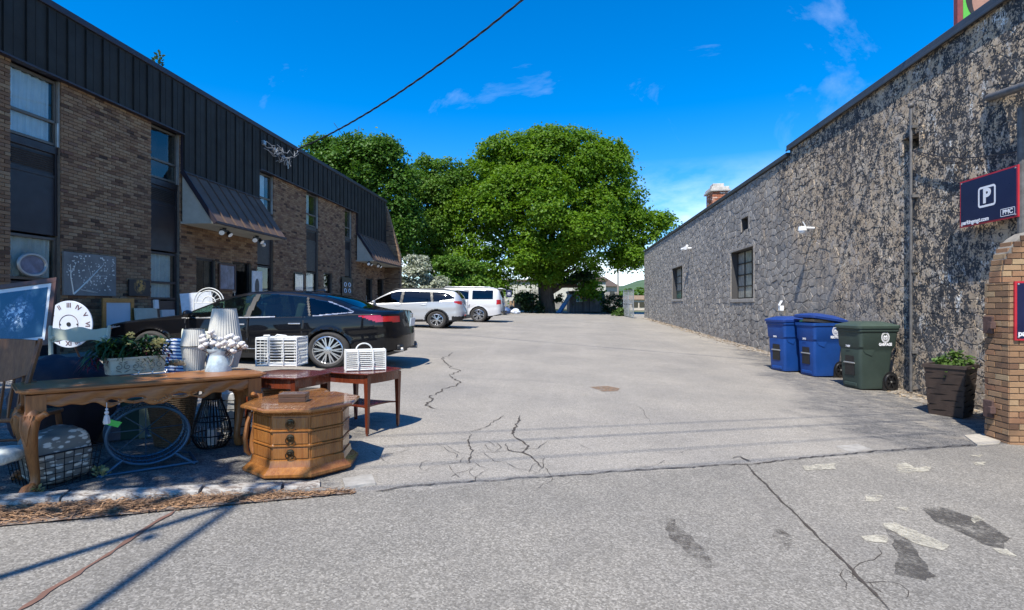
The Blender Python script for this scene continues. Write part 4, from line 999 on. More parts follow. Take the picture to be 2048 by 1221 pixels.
# ================================================================== TREES and planting
m_bark = NT('bark'); _q = m_bark; _v = _q.co((6, 6, .9)); m_bark = _q.done(_q.ramp(_q.noise(2.2, 7, .7, .5, _v), [(.3, (.035, .027, .02)), (.7, (.12, .095, .07))]), .95, 0, _q.bump(_q.noise(3, 7, .7, .5, _v), 1, .06))
m_maple = leafmat('maple_leaf', (.080, .190, .008), (.215, .355, .018), .50)
m_dleaf = leafmat('dark_leaf', (.042, .125, .010), (.12, .23, .022), .4)
m_mleaf = leafmat('mid_leaf', (.060, .16, .012), (.17, .29, .028), .42)
m_dog = leafmat('dogwood_leaf', (.22, .27, .15), (.62, .62, .50), .3)
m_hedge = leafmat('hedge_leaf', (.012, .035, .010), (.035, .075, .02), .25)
m_lt = leafmat('light_leaf', (.07, .14, .02), (.14, .23, .05), .35)
def crown(name, blobs, n, size, m, parent, seed=0, clump=.55, cn=26, flat=.5, shell=.72, droop=.35, rnd=.55, sub_k=0):
    """leaf-sized faces gathered in layered clumps over lobes; blobs = (x,y,z,rx,ry,rz)"""
    g = np.random.default_rng(seed)
    if sub_k:
        nb_ = []
        for b in blobs:
            for _ in range(sub_k):
                d_ = g.normal(size=3); d_[1] -= .35; d_ /= np.linalg.norm(d_); f_ = g.uniform(.30, .46)
                nb_.append((b[0]+d_[0]*b[3]*(1.0-f_), b[1]+d_[1]*b[4]*(1.0-f_), b[2]+d_[2]*b[5]*(1.0-f_), b[3]*f_*1.15, b[4]*f_*1.15, b[5]*f_*.85))
        blobs = nb_
    B = np.array(blobs, dtype=float); area = (B[:, 3]*B[:, 5] + B[:, 4]*B[:, 5] + B[:, 3]*B[:, 4]); pr = area / area.sum()
    nc = max(1, n // cn); bi = g.choice(len(B), nc, p=pr)
    d = g.normal(size=(nc, 3)); d /= np.linalg.norm(d, axis=1, keepdims=True)
    rr = shell + (1.04 - shell) * g.random(nc) ** .6
    C = B[bi, :3] + d * rr[:, None] * B[bi, 3:6]
    # discard clumps deep inside other lobes
    keep = np.ones(nc, bool)
    for b in B:
        q = (((C - b[:3]) / b[3:6]) ** 2).sum(1); keep &= ~(q < .42)
    C = C[keep]; d = d[keep]; nc = len(C)
    cs = clump * g.uniform(.6, 1.3, nc); N = nc * cn
    ci = np.repeat(np.arange(nc), cn)
    off = g.normal(size=(N, 3)) * np.array([.5, .5, .5 * flat]); 
    Pn = C[ci] + off * cs[ci][:, None]
    Pn[:, 2] -= droop * (np.hypot(off[:, 0], off[:, 1])) ** 2 * cs[ci]
    nv = d[ci] * .55 + np.array([0, 0, .75]) + g.normal(size=(N, 3)) * rnd; nv /= np.linalg.norm(nv, axis=1, keepdims=True)
    t = g.normal(size=(N, 3)); t -= nv * (t * nv).sum(1, keepdims=True); t /= np.linalg.norm(t, axis=1, keepdims=True); bt = np.cross(nv, t)
    s = size * g.uniform(.6, 1.25, N)[:, None]
    V = np.empty((N, 4, 3)); V[:, 0] = Pn - t*s*.55; V[:, 1] = Pn + bt*s*.42 + nv*s*.10; V[:, 2] = Pn + t*s*.55; V[:, 3] = Pn - bt*s*.42 + nv*s*.10
    cv = np.clip(g.random(nc)[ci] * .55 + g.random(N) * .45, 0, 1); colr = np.repeat(cv, 4)
    return mesh_np(name, V.reshape(-1, 3), np.arange(N*4).reshape(N, 4), m, parent, colr)
def limbs(mb, base, tips, r0, seed=0, sub_=3):
    r = random.Random(seed); base = Vector(base)
    for tp, hs in tips:
        tp = Vector(tp); s0 = base + Vector((0, 0, hs)); n = 8; pts = []; rad = []
        for i in range(n+1):
            t = i/n; p = s0.lerp(tp, t) + Vector((0, 0, .12 * (tp - s0).length * math.sin(t*3.14))) + Vector([r.uniform(-.12, .12) for _ in range(3)]) * (1 if i else 0); pts.append(p); rad.append(r0 * (1-t)**.8 + .03)
        mb.tube(pts, rad, 7)
        for k in range(sub_):
            i = r.randint(3, n-1); a = pts[i]; b = a + Vector((r.uniform(-1.5, 1.5), r.uniform(-1.5, 1.5), r.uniform(.2, 1.8))) * (tp - s0).length * .22
            mb.tube([a, a.lerp(b, .5) + Vector((0, 0, .1)), b], [rad[i]*.6, rad[i]*.35, .02], 5)
def pb(px, py, rx, ry, z, dz=0, rd=None):                    # a crown lobe given by where it shows and how far away it is
    p = P(px, py, z + dz); s = F / (z + dz); return (p.x, p.y, p.z, rx/s, (rd or rx)/s, ry/s)
# the big maple
zt = 50.0; base = P(1090, 628, zt); base.z = G(base.x, base.y)
mt = thing('maple_tree', 'huge dark-trunked maple with broad rounded bright green crown at the end of the lot', 'tree', base)
BL = [pb(1060, 335, 95, 75, zt), pb(1165, 345, 100, 85, zt, 1), pb(985, 355, 60, 80, zt, 1), pb(1110, 290, 80, 34, zt, 0), pb(1215, 400, 68, 85, zt, 0), pb(1010, 300, 55, 35, zt, 2), pb(1205, 300, 48, 30, zt, 0),
      pb(940, 440, 62, 80, zt, 0), pb(1050, 430, 90, 80, zt, -3.5), pb(1150, 440, 90, 75, zt, -3), pb(1260, 455, 62, 50, zt, 1), pb(1310, 440, 34, 30, zt, 1), pb(1240, 510, 50, 30, zt, 0), pb(1272, 520, 22, 26, zt, 0),
      pb(960, 510, 50, 55, zt, -1), pb(1060, 510, 65, 48, zt, -2), pb(1140, 505, 70, 36, zt, -2), pb(1000, 560, 34, 26, zt, -.5), pb(1010, 400, 70, 60, zt, -1), pb(1120, 360, 70, 60, zt, -3), pb(1175, 540, 28, 26, zt, 1), pb(1180, 575, 26, 20, zt, .5), pb(1080, 545, 45, 22, zt, -1), pb(1330, 432, 13, 12, zt, 1)]
crown('crown', BL, 230000, .24, m_maple, mt, 3, clump=.75, cn=26, flat=.4, droop=.5, sub_k=11)
mb = MB(); s = F/zt; pts = [P(1092, 634, zt), P(1093, 600, zt), P(1090, 565, zt), P(1098, 530, zt), P(1110, 480, zt)]
mb.tube(pts, [.95, .72, .66, .6, .45], 12)
limbs(mb, P(1092, 575, zt), [(P(1010, 480, zt), 0), (P(1040, 420, zt-2), .5), (P(1180, 460, zt), .2), (P(1240, 470, zt), 0), (P(1130, 350, zt), 1.2), (P(960, 470, zt), .2), (P(1160, 540, zt-.5), -.3), (P(1075, 330, zt), 1), (P(1205, 350, zt+1), 1), (P(1180, 575, zt), -.6)], .34, 5)
mb.build('trunk', m_bark, mt, smooth=True, world=True)
def tree(name, label, px, pyb, z, blobs, n, size, m, seed, clump=.8, group=None, trunk=.3, flat=.5):
    b = P(px, pyb, z); b.z = G(b.x, b.y); t = thing(name, label, 'tree', b, group=group)
    crown('crown', [pb(*q[:4], z, *(q[4:] or (0,))) for q in blobs], n, size, m, t, seed, clump=clump*.8, flat=flat, sub_k=8 if n > 20000 else 5)
    mb = MB(); c = P(blobs[0][0], blobs[0][1], z); mb.tube([b, b.lerp(c, .5) + Vector((.2, 0, 0)), c], [trunk, trunk*.7, trunk*.35], 8); limbs(mb, b.lerp(c, .45), [(P(q[0], q[1], z), .2) for q in blobs[1:4]], trunk*.4, seed)
    mb.build('trunk', m_bark, t, smooth=True, world=True); return t
tree('shade_tree', 'broad dark green tree rising behind the roof of the brick building', 700, 610, 44, [(700, 350, 80, 60), (640, 305, 50, 32), (760, 320, 62, 50), (720, 300, 60, 32), (790, 380, 55, 70), (800, 450, 45, 60), (740, 430, 60, 70), (670, 370, 60, 60), (770, 500, 40, 40), (620, 330, 30, 30)], 70000, .24, m_dleaf, 11, .9)
tree('shade_tree', 'paler feathery tree between the dark tree and the big maple', 860, 615, 50, [(870, 400, 55, 60), (850, 350, 38, 38), (900, 350, 42, 34), (845, 322, 16, 16), (885, 460, 45, 60), (840, 440, 40, 70), (900, 520, 40, 45), (850, 520, 40, 50), (925, 380, 30, 40)], 60000, .2, m_mleaf, 13, .8)
tree('shade_tree', 'low leafy tree drooping behind the white cars under the maple', 925, 620, 42, [(925, 545, 45, 35), (895, 560, 40, 28), (960, 560, 36, 24), (905, 520, 40, 30), (985, 590, 20, 16)], 16000, .2, m_mleaf, 17, .5, trunk=.18)
tree('dogwood_tree', 'small dogwood covered in creamy white blossom at the end of the brick building', 845, 622, 33.5, [(840, 545, 34, 30), (822, 565, 26, 26), (862, 565, 32, 26), (835, 520, 20, 14), (850, 585, 34, 18), (880, 580, 18, 16)], 16000, .13, m_dog, 19, .4, trunk=.12, flat=.3)
# shrubs under the maple, hedge by the enclosure
def shrub(name, label, px, pyb, z, blobs, n, size, m, seed, cat_='shrub'):
    b = P(px, pyb, z); b.z = G(b.x, b.y); t = thing(name, label, cat_, b); crown('foliage', [pb(*q[:4], z, *(q[4:] or (0,))) for q in blobs], n, size, m, t, seed, clump=.3)
    mb = MB(); mb.tube([b, b + Vector((0, 0, .6))], [.05, .03], 6); mb.build('stem', m_bark, t, world=True); return t
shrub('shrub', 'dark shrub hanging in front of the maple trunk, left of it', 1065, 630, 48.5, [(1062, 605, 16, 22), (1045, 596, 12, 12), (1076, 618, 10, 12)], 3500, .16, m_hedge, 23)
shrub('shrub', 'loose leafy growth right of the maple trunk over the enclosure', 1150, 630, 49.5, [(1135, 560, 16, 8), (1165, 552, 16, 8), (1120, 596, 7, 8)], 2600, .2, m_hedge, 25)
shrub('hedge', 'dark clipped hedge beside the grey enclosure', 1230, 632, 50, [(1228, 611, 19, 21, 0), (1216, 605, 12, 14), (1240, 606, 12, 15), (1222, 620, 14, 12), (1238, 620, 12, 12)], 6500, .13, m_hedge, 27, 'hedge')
shrub('shrub', 'bright green weedy bush at the foot of the chain-link gate', 1243, 634, 44, [(1243, 624, 9, 8), (1236, 628, 7, 6), (1252, 626, 6, 8)], 1500, .12, m_lt, 29)
shrub('shrub', 'distant green trees below the hill beside the stone wall', 1272, 612, 120, [(1262, 590, 30, 12), (1285, 584, 20, 10), (1300, 590, 30, 14), (1240, 592, 20, 9)], 3500, .5, m_mleaf, 31, 'trees')
# ================================================================== things at the far end of the lot
m_encl = plain('enclosure_grey', (.15, .146, .145), .7, 0, .15, 2, .1, 20); m_encl2 = plain('enclosure_dark', (.03, .032, .034), .6)
z = 52.0; A = P(1139, 631, z); B = P(1209, 631, z); gz = G(A.x, A.y); s = F/z; H_ = 43/s
t = thing('bin_enclosure', 'grey panelled enclosure with double gates and a pink and blue poster', 'enclosure', ((A.x+B.x)/2, A.y, gz), PSI)
W_ = (B-A).length; n = 12
q = MB(); q.bb((-W_/2, .1, 0), (W_/2, 2.6, H_ - .1)); q.build('body', m_encl2, t)
for i in range(n):
    q = MB(); x0_ = -W_/2 + W_*i/n; q.bb((x0_ + .012, 0, .05), (x0_ + W_/n - .012, .09, H_ - .22)); q.build('panel', m_encl, t, bevel=.01)
q = MB(); q.bb((-W_/2 - .08, -.06, H_ - .2), (W_/2 + .08, 2.7, H_)); q.build('top_rail', m_encl2, t, bevel=.03)
for x in (-W_*.12, W_*.06): q = MB(); q.bb((x - .03, -.04, .1), (x + .03, -.005, H_ - .3)); q.build('gate_rail', m_encl2, t)
q = MB(); q.bb((-W_*.31, -.02, 1.0), (-W_*.31 + .62, -.004, 1.85)); q.build('poster', plain('poster_white', (.7, .75, .75), .6, 0, .05), t)
for (x0_, x1_, z0_, z1_, c) in ((.04, .58, .60, .80, (.70, .08, .22)), (.04, .3, .04, .55, (.15, .45, .65)), (.33, .58, .3, .55, (.75, .35, .08)), (.33, .58, .04, .27, (.2, .5, .2))):
    q = MB(); q.bb((-W_*.31 + x0_, -.03, 1.0 + z0_), (-W_*.31 + x1_, -.021, 1.0 + z1_)); q.build('poster_block', plain('poster_ink', c, .6, 0, .1), t)
q = MB(); q.bb((W_*.22, -.015, .75), (W_*.33, -.004, 1.55)); q.build('notice', plain('faded_notice', (.22, .20, .20), .7, 0, .3, 8), t)
# leaning blue and grey sheets left of the enclosure
P0 = P(1132, 632, 51); P0.z = G(P0.x, P0.y)
t = thing('leaning_sheet', 'blue and grey sheets propped against the left side of the enclosure', 'sheet', P0, PSI)
q = MB(); q.box((-.1, 0, .85), (.06, 1.3, 1.9), (0, .55, .2)); q.build('grey_sheet', plain('sheet_grey', (.09, .09, .11), .6), t); q = MB(); q.box((-.42, -.2, .45), (.05, 1.1, 1.05), (0, .62, .25)); q.build('blue_sheet', plain('sheet_blue', (.03, .10, .30), .5), t)
# dark wheeled dumpster, junk, small sign on a post
P0 = P(1047, 629, 50); P0.z = G(P0.x, P0.y)
t = thing('dumpster', 'dark grey dumpster with sloping lid in the shade under the maple', 'dumpster', P0, PSI)
m_dump = plain('dumpster_grey', (.05, .062, .062), .6, 0, .25, 3)
q = MB(); q.prism([(-.95, .15), (.95, .15), (1.0, 1.1), (.75, 1.55), (-.75, 1.55), (-1.0, 1.1)], -.6, .6, frame((0, 0, 0), (1, 0, 0), (0, 0, 1))); q.build('body', m_dump, t, bevel=.03)
q = MB(); q.box((0, -.35, 1.5), (1.7, .9, .05), (-.35, 0, 0)); q.build('lid', m_encl2, t)
for x in (-.7, .7): q = MB(); q.cyl((x, -.62, .1), (x, -.56, .1), .1); q.build('caster', m_blk, t)
P0 = P(1018, 627, 46); P0.z = G(P0.x, P0.y)
t = thing('post_sign', 'small dark square sign on a thin post near the rear of the white truck', 'sign', P0, PSI)
s = F/46; q = MB(); q.cyl((0, 0, 0), (0, 0, 2.0), .03); q.build('post', m_galv, t)
q = MB(); q.bb((-.24, -.04, 1.35), (.24, -.01, 1.95)); q.build('plate', m_navy, t, bevel=.01); q = MB(); q.bb((-.11, -.048, 1.53), (.11, -.041, 1.76)); q.build('symbol_ring', m_sw, t); q = MB(); q.bb((-.075, -.054, 1.565), (.075, -.049, 1.725)); q.build('symbol_ground', m_navy, t)
add_text('P', .17, m_sw, Matrix.Translation((0, -.056, 1.645)) @ Matrix.Rotation(R(90), 4, 'X'), t, 'letter_p', .005)
for px, lb, cc, sz in ((1010, 'blue crumpled bag lying behind the white truck', (.04, .09, .22), .42), (1031, 'white crumpled bag lying under the post sign', (.55, .6, .68), .34), (1022, 'dark tied rubbish bag behind the post sign', (.03, .03, .035), .5)):
    P0 = P(px, 631, 45 if px != 1022 else 47); P0.z = G(P0.x, P0.y); q = MB(); q.sphere((0, 0, sz*.45), sz, 8, sc_=(1.1, .8, .75)); rr_ = random.Random(px); q.v = [(v[0]*rr_.uniform(.8, 1.2), v[1]*rr_.uniform(.8, 1.2), max(0, v[2]*rr_.uniform(.85, 1.2))) for v in q.v]
    o = q.build('rubbish_bag', plain('bag', cc, .5), None, smooth=True); o.location = P0; tag(o, lb, 'bag')
P0 = P(1024, 629, 48); P0.z = G(P0.x, P0.y); q = MB(); q.bb((-.35, -.25, 0), (.2, .25, .55)); q.bb((-.2, -.2, .56), (.2, .2, 1.05)); q.bb((.25, -.2, 0), (.55, .2, .35)); o = q.build('cardboard_boxes', plain('cardboard', (.30, .20, .12), .9, 0, .2, 6), None, bevel=.01); o.location = P0; tag(o, 'brown cardboard boxes piled among the bags under the post sign', 'boxes')
# chain-link gate seen almost edge on
def meshfence(name, label, A, B, h, step):
    d = B - A; L_ = d.length; dn = d.normalized(); t = thing(name, label, 'fence', A)
    q = MB()
    for k in range(3): p = dn * (L_*k/2); q.cyl(p, p + Vector((0, 0, h)), .035, n=8)
    q.build('post', m_galv, t); q = MB(); q.cyl((0, 0, h), dn*L_ + Vector((0, 0, h)), .025, n=6); q.cyl((0, 0, .08), dn*L_ + Vector((0, 0, .08)), .02, n=6); q.cyl((0, 0, h*.5), dn*L_ + Vector((0, 0, h*.5)), .02, n=6); q.build('rail', m_galv, t)
    q = MB(); n = int(L_/step)
    for k in range(-int(h/step), n):
        for sg in (1, -1):
            a0, a1 = k*step, k*step + h; z0, z1 = (0, h) if sg > 0 else (h, 0); c0, c1 = max(a0, 0), min(a1, L_)
            if c1 <= c0: continue
            f0, f1 = (c0-a0)/h, (c1-a0)/h; q.beam(dn*c0 + Vector((0, 0, z0 + (z1-z0)*f0)), dn*c1 + Vector((0, 0, z0 + (z1-z0)*f1)), .008, .008)
    q.build('wire_mesh', m_galv, t)
A = P(1247, 637, 44); A.z = G(A.x, A.y); B = P(1267, 640, 39.5); B.z = G(B.x, B.y); meshfence('chain_link_gate', 'open chain-link gate panel standing beside the far corner of the stone wall', A, B, 2.05, .16)
# long pale warehouse beyond the trees
m_ware = plain('warehouse_panel', (.52, .52, .46), .8, 0, .08, 1, .05, 10); m_wroof = plain('brown_roof', (.10, .07, .05), .8)
A = P(985, 612, 66); wt = thing('warehouse', 'long pale panelled warehouse seen behind the maple trunk', 'building', (A.x, A.y, G(A.x, A.y)), PSI)
s = F/66; wh = (612-563)/s + CZ - G(A.x, A.y); x1_ = (1212-985)/s; n = 9
q = MB(); q.bb((0, .1, 0), (x1_, 10, wh)); q.build('wall', m_ware, wt)
for i in range(n): q = MB(); q.bb((x1_*i/n + .03, .0, .6), (x1_*(i+1)/n - .03, .098, wh - .1)); q.build('wall_panel', m_ware, wt)
q = MB(); q.bb((-.2, -.25, wh), (x1_+.2, 10.2, wh + .22)); q.build('roof_edge', m_wroof, wt)
for i in (2, 3, 6): q = MB(); q.bb((x1_*(i+.3)/n, -.03, 1.2), (x1_*(i+.7)/n, -.001, 2.3)); q.build('window', m_dusty, wt)
q = MB(); q.bb((-1, -1.2, 0), (x1_+1, -1.0, .9)); q.build('base_wall', plain('retaining_wall', (.25, .24, .22), .9), wt)
# brown roofed house and low tan building with utility pole to the right
A = P(1196, 600, 95); ht = thing('house', 'brown gabled house behind the enclosure', 'building', (A.x, A.y, G(A.x, A.y)), PSI + .5); s = F/95
q = MB(); q.bb((-3, 0, 0), (4.2, 8, 4.0)); q.build('wall', plain('house_wall', (.38, .33, .27), .85), ht)
q = MB(); q._add([(-3.4, -.4, 4.0), (4.6, -.4, 4.0), (4.6, 8.4, 4.0), (-3.4, 8.4, 4.0), (-3.4, 4, 5.9), (4.6, 4, 5.9)], [(0, 1, 5, 4), (2, 3, 4, 5), (0, 4, 3), (1, 2, 5), (3, 2, 1, 0)]); q.build('roof', m_wroof, ht)
for x in (-1.8, .4, 2.6): q = MB(); q.bb((x, -.05, 1.8), (x + 1.0, -.001, 3.2)); q.build('window', m_dglass, ht)
A = P(1276, 600, 80); ht = thing('house', 'low tan flat-roofed building with two dark windows beside the far wall corner', 'building', (A.x, A.y, G(A.x, A.y)), PSI); s = F/80
hh = CZ - G(A.x, A.y); q = MB(); q.bb((-1.2, 0, 0), (5, 6, hh + .9)); q.build('wall', plain('tan_wall', (.50, .44, .36), .85), ht)
q = MB(); q.bb((-1.5, -.3, hh+.9), (5.3, 6.3, hh+1.5)); q.build('roof', plain('tan_roof', (.36, .25, .18), .85), ht)
for x in (-.9, .2): q = MB(); q.bb((x, -.05, hh - .25), (x + .9, -.001, hh + .55)); q.build('window', m_dglass, ht)
q = MB(); q.bb((-1.25, -3, 0), (5, -2.8, hh - .7)); q.build('brick_low_wall', plain('low_wall', (.22, .12, .08), .9), ht)
A = P(1236, 600, 88); pt_ = thing('utility_pole', 'weathered wooden utility pole in front of the far hill', 'pole', (A.x, A.y, G(A.x, A.y)))
q = MB(); q.cyl((0, 0, 0), (0, 0, 7.1), .16, .12); q.build('pole', plain('pole_wood', (.26, .22, .18), .9), pt_, smooth=True); q = MB(); q.bb((-.6, -.05, 6.2), (.6, .05, 6.3)); q.build('crossarm', m_bark, pt_)
# out of the frame: the street poles, wires and tree that throw the shade in the picture
m_pole = plain('pole_wood_street', (.16, .12, .09), .9, 0, .3, 8, .4)
def spole(x, y, h, r0, lean, label, g='utility poles by the kerb', arm=False):
    t = thing('utility_pole', label, 'pole', (x, y, G(x, y) - .1), group=g); q = MB(); q.cyl((0, 0, 0), (lean[0], lean[1], h), r0, r0*.8, 14); q.build('pole', m_pole, t, smooth=True)
    if arm: q = MB(); q.beam((lean[0]-.9, lean[1], h - .5), (lean[0]+.9, lean[1], h - .5), .1, .12); q.build('crossarm', m_pole, t); return t
spole(-4.1, -.42, 8.3, .040, (.9, 0), 'slender pole on the kerb left of the viewer')
spole(-1.85, -1.05, 8.0, .040, (-1.9, 0), 'slender leaning pole on the kerb nearer the viewer')
spole(13.2, 1.3, 12.0, .17, (0, 0), 'tall wooden pole by the corner on the right', arm=True)
for i, (y0_, h_, sl, yy) in enumerate(((1.35, 9.0, .42, 0), (.92, 9.0, .42, 0), (.27, 9.0, .42, 0), (-.27, 9.0, .42, 0))):
    q = MB(); q.tube(sag((-22, y0_ - 22*sl, h_), (20, y0_ + 20*sl, h_ + .1), .12, 30), .010 + .003*(i % 2), 5); tag(q.build('street_wire', m_wire), ('farthest', 'third', 'second', 'nearest')[i] + ' black overhead wire from the viewer, running along the street', 'wire', 'overhead street wires')
P0 = (-6.3, -.6, G(-6.3, -.6)); tt = thing('street_tree', 'leafy street tree on the kerb left of the viewer', 'tree', P0)
crown('crown', [(-4.55, .15, 6.4, 1.1, .6, .6), (-5.3, .2, 6.6, 1.25, .8, .8), (-6.3, .6, 7.0, 1.9, 1.7, 1.1), (-7.4, .4, 7.2, 1.8, 1.2, 1.3), (-5.6, .9, 7.6, 1.1, 1.2, .8), (-8.2, 1.2, 7.4, 1.6, 1.5, 1.2)], 12000, .15, m_mleaf, tt, 37, clump=.42, sub_k=7)
q = MB(); q.tube([P0, (-6.4, -.4, 3), (-6.4, .0, 6.5)], [.16, .12, .06], 8); q.build('trunk', m_bark, tt, smooth=True, world=True)
# ================================================================== CARS
def paint(name, c, flake=0, rough=.22, metal=0, coat=1.0, spec=.5):
    q = NT(name); cc = q.ramp(q.noise(1.5, 4), [(.3, tuple(x*.96 for x in c)), (.7, c)])
    dust = q.ramp(q.noise(5, 7, .7), [(.4, rough), (.8, rough + .10)])
    return q.done(cc, dust, metal, None, coat, spec)
m_cblk = paint('black_car_paint', (.002, .002, .003), rough=.4, coat=.75, spec=.12); m_cwht = paint('white_car_paint', (.58, .585, .59), rough=.4); m_csil = paint('pearl_white_paint', (.46, .475, .49), rough=.3, metal=.25)
m_rub = plain('tyre_rubber', (.035, .033, .031), .85, 0, .25, 20, .2, 120); m_rim = plain('alloy', (.55, .56, .57), .25, .9, .05, 5, .0); m_rimd = plain('alloy_dark', (.03, .03, .032), .4, .6, .1, 5)
m_chrome = plain('chrome', (.60, .60, .60), .28, .85, .03, 3, 0); m_cgl = glass('car_glass', (.62, .74, .68), alpha=1, ior=1.6); m_cdark = glass('car_privacy_glass', (.08, .09, .09), alpha=1, dark=(.006, .006, .007), ior=1.6)
m_tail = plain('tail_red', (.42, .01, .012), .12, 0, .1, 12, .1, 40, coat=1, spec=.8); m_amb = plain('amber_lens', (.75, .20, .01), .15, 0, .1, 12, 0, coat=1); m_lens = plain('clear_lens', (.55, .57, .6), .08, .5, .1, 9, 0, coat=1)
m_blkp = plain('black_trim', (.010, .010, .011), .5, 0, .1, 6, .05); m_int = plain('car_interior', (.05, .048, .045), .85, 0, .3, 3); m_plate = plain('licence_plate', (.62, .66, .70), .4, 0, .06, 20, 0); m_seat = plain('car_seat_fabric', (.10, .095, .085), .9, 0, .2, 9)
def pchip(xs, ys, x):                                        # smooth monotone interpolation
    xs = np.array(xs, float); ys = np.array(ys, float); h = np.diff(xs); d = np.diff(ys)/h; m = np.zeros_like(ys); m[0], m[-1] = d[0], d[-1]
    for i in range(1, len(xs)-1):
        if d[i-1]*d[i] > 0: w1, w2 = 2*h[i]+h[i-1], h[i]+2*h[i-1]; m[i] = (w1+w2)/(w1/d[i-1]+w2/d[i])
    k = np.clip(np.searchsorted(xs, x) - 1, 0, len(xs)-2); t = (x - xs[k])/h[k]; t = np.clip(t, 0, 1)
    return (2*t**3-3*t**2+1)*ys[k] + (t**3-2*t**2+t)*h[k]*m[k] + (-2*t**3+3*t**2)*ys[k+1] + (t**3-t**2)*h[k]*m[k+1]
def car(spec, t):
    L0, L1 = spec['tail'], spec['nose']; W = spec['W']
    # stations: dense near both ends for the rounded plan shape
    u = np.linspace(0, 1, 250); xs_ = [L0 + .0005]; e = .42
    th = np.linspace(0, np.pi/2, 16)[1:]; xr_ = L0 + e*(1 - np.cos(th)); xf = L1 - e*(1 - np.cos(th[::-1]))
    xs = np.concatenate([[L0], xr_, np.arange(L0 + e + .02, L1 - e - .01, .02), xf, [L1]])
    pr = spec['prof']; f = lambda k: pchip([a for a, _ in pr[k]], [b for _, b in pr[k]], xs)
    zb, zs, zr, zc, ws, wr = (f(k) for k in ('zb', 'zs', 'zr', 'zc', 'ws', 'wr'))
    dr = np.clip((xs - L0)/e, 0, 1); df = np.clip((L1 - xs)/e, 0, 1); pe = spec.get('pe', (2.6, 2.2))
    wf = np.minimum((1 - (1-dr)**pe[0])**(1/pe[0]), (1 - (1-df)**pe[1])**(1/pe[1]))
    wf = np.maximum(wf, .001)
    nL, nU, nT = 34, 28, 12; rows = nL + nU + nT
    nx = len(xs); S = np.zeros((nx, rows+1, 3)); zone = np.zeros(rows, int)
    for i in range(nx):
        w_ = ws[i] * W/2
        cr_ = spec.get('crease', .72)
        # lower side: sill -> shoulder (gentle barrel with a crease)
        for j in range(nL+1):
            v = j/nL; z = zb[i] + (zs[i]-zb[i])*v
            b = w_ * (.945 + .055*math.sin(min(v/.62, 1)*math.pi/2) - .030*max(0, (v-.62)/.38)**1.6) - .012*math.exp(-((v-.5)/.12)**2)
            S[i, j] = (xs[i], b, z)
        y0, z0 = S[i, nL, 1], zs[i]; y1, z1 = min(wr[i]*W/2, y0), zr[i]
        for j in range(1, nU+1):
            v = j/nU; bul = .025*math.sin(v*math.pi) * (1 if z1 - z0 > .15 else .3)
            S[i, nL+j] = (xs[i], y0 + (y1-y0)*(v**.9) + bul, z0 + (z1-z0)*(math.sin(v*math.pi/2)**.85 if z1-z0 < .15 else v))
        for j in range(1, nT+1):
            v = j/nT; S[i, nL+nU+j] = (xs[i], y1*(1-v), z1 + (zc[i]-z1)*math.sin(v*math.pi/2)**(.8))
        S[i, :, 1] *= wf[i]
    # roll the ends: pull the extreme stations' lower and upper rows inward
    for i in range(nx):
        a = 1 - wf[i]
        if a > 0:
            zz = S[i, :, 2]; mid = spec['endmid'][0 if xs[i] < 0 else 1]; S[i, :, 2] = zz + (mid - zz)*a*.0
            if xs[i] < 0: S[i, :, 0] += spec.get('rear_slope', 0)*np.clip((zz-mid), -.1, .8)*(a**.5)*1.0
            else: S[i, :, 0] -= spec.get('front_slope', 0)*np.clip(abs(zz-mid), 0, .5)*(a**.5)
    zone[:nL] = 0; zone[nL:nL+nU] = 1; zone[nL+nU:] = 2
    wh = spec['wheels']; RA = spec['arch']
    for (wx, wz) in wh:                                       # snap vertices to the wheel arch
        d = np.hypot(S[:, :nL, 0]-wx, S[:, :nL, 2]-wz); m = (np.abs(d - RA) < .018) & (d > .01)
        S[:, :nL, 0] = np.where(m, wx + (S[:, :nL, 0]-wx)*RA/np.maximum(d, .01), S[:, :nL, 0]); S[:, :nL, 2] = np.where(m, wz + (S[:, :nL, 2]-wz)*RA/np.maximum(d, .01), S[:, :nL, 2])
        # flared lip
        d = np.hypot(S[:, :nL, 0]-wx, S[:, :nL, 2]-wz); S[:, :nL, 1] += .016*np.exp(-((d-RA)/.035)**2) * (S[:, :nL, 1] > .3)
    cl = spec['classify']; buckets = {}
    for i in range(nx-1):
        for j in range(rows):
            c = (S[i, j] + S[i+1, j] + S[i, j+1] + S[i+1, j+1])/4
            if j < nL and any(math.hypot(c[0]-wx, c[2]-wz) < RA - .004 for wx, wz in wh): continue
            v = (j + .5 - (0 if j < nL else nL if j < nL+nU else nL+nU))/(nL if j < nL else nU if j < nL+nU else nT)
            for sd in (1, -1): buckets.setdefault((cl(c[0], c[1], c[2], zone[j], v, xs[i]), sd), []).append((i, j))
    def emit(keys, name, m, push=0, smooth=True, parent=None):
        V = []; Fq = []; idx = {}
        for key, sd in keys:
            for i, j in buckets.get((key, sd), []):
                q_ = []
                for a, b in ((i, j), (i+1, j), (i+1, j+1), (i, j+1)):
                    k = (a, b, sd if b < rows else 0)
                    if k not in idx:
                        p = S[a, b]; idx[k] = len(V); V.append((p[0], p[1]*sd, p[2]))
                    q_.append(idx[k])
                Fq.append(q_ if sd < 0 else q_[::-1])
        if not Fq: return None
        Fq = [f_ for f_ in Fq]
        o = mesh_np(name, V, Fq, m, None, smooth=smooth); o.parent = parent or t
        if push: md = o.modifiers.new('shell', 'SOLIDIFY'); md.thickness = push; md.offset = -1
        return o
    kinds = sorted({k for k, _ in buckets})
    both = lambda k: [(k, 1), (k, -1)]
    P_ = spec['paint']; made = {}
    body_keys = [k for k in kinds if k in ('body', 'roof', 'hood')]
    emit([x for k in body_keys for x in both(k)], 'body', P_)
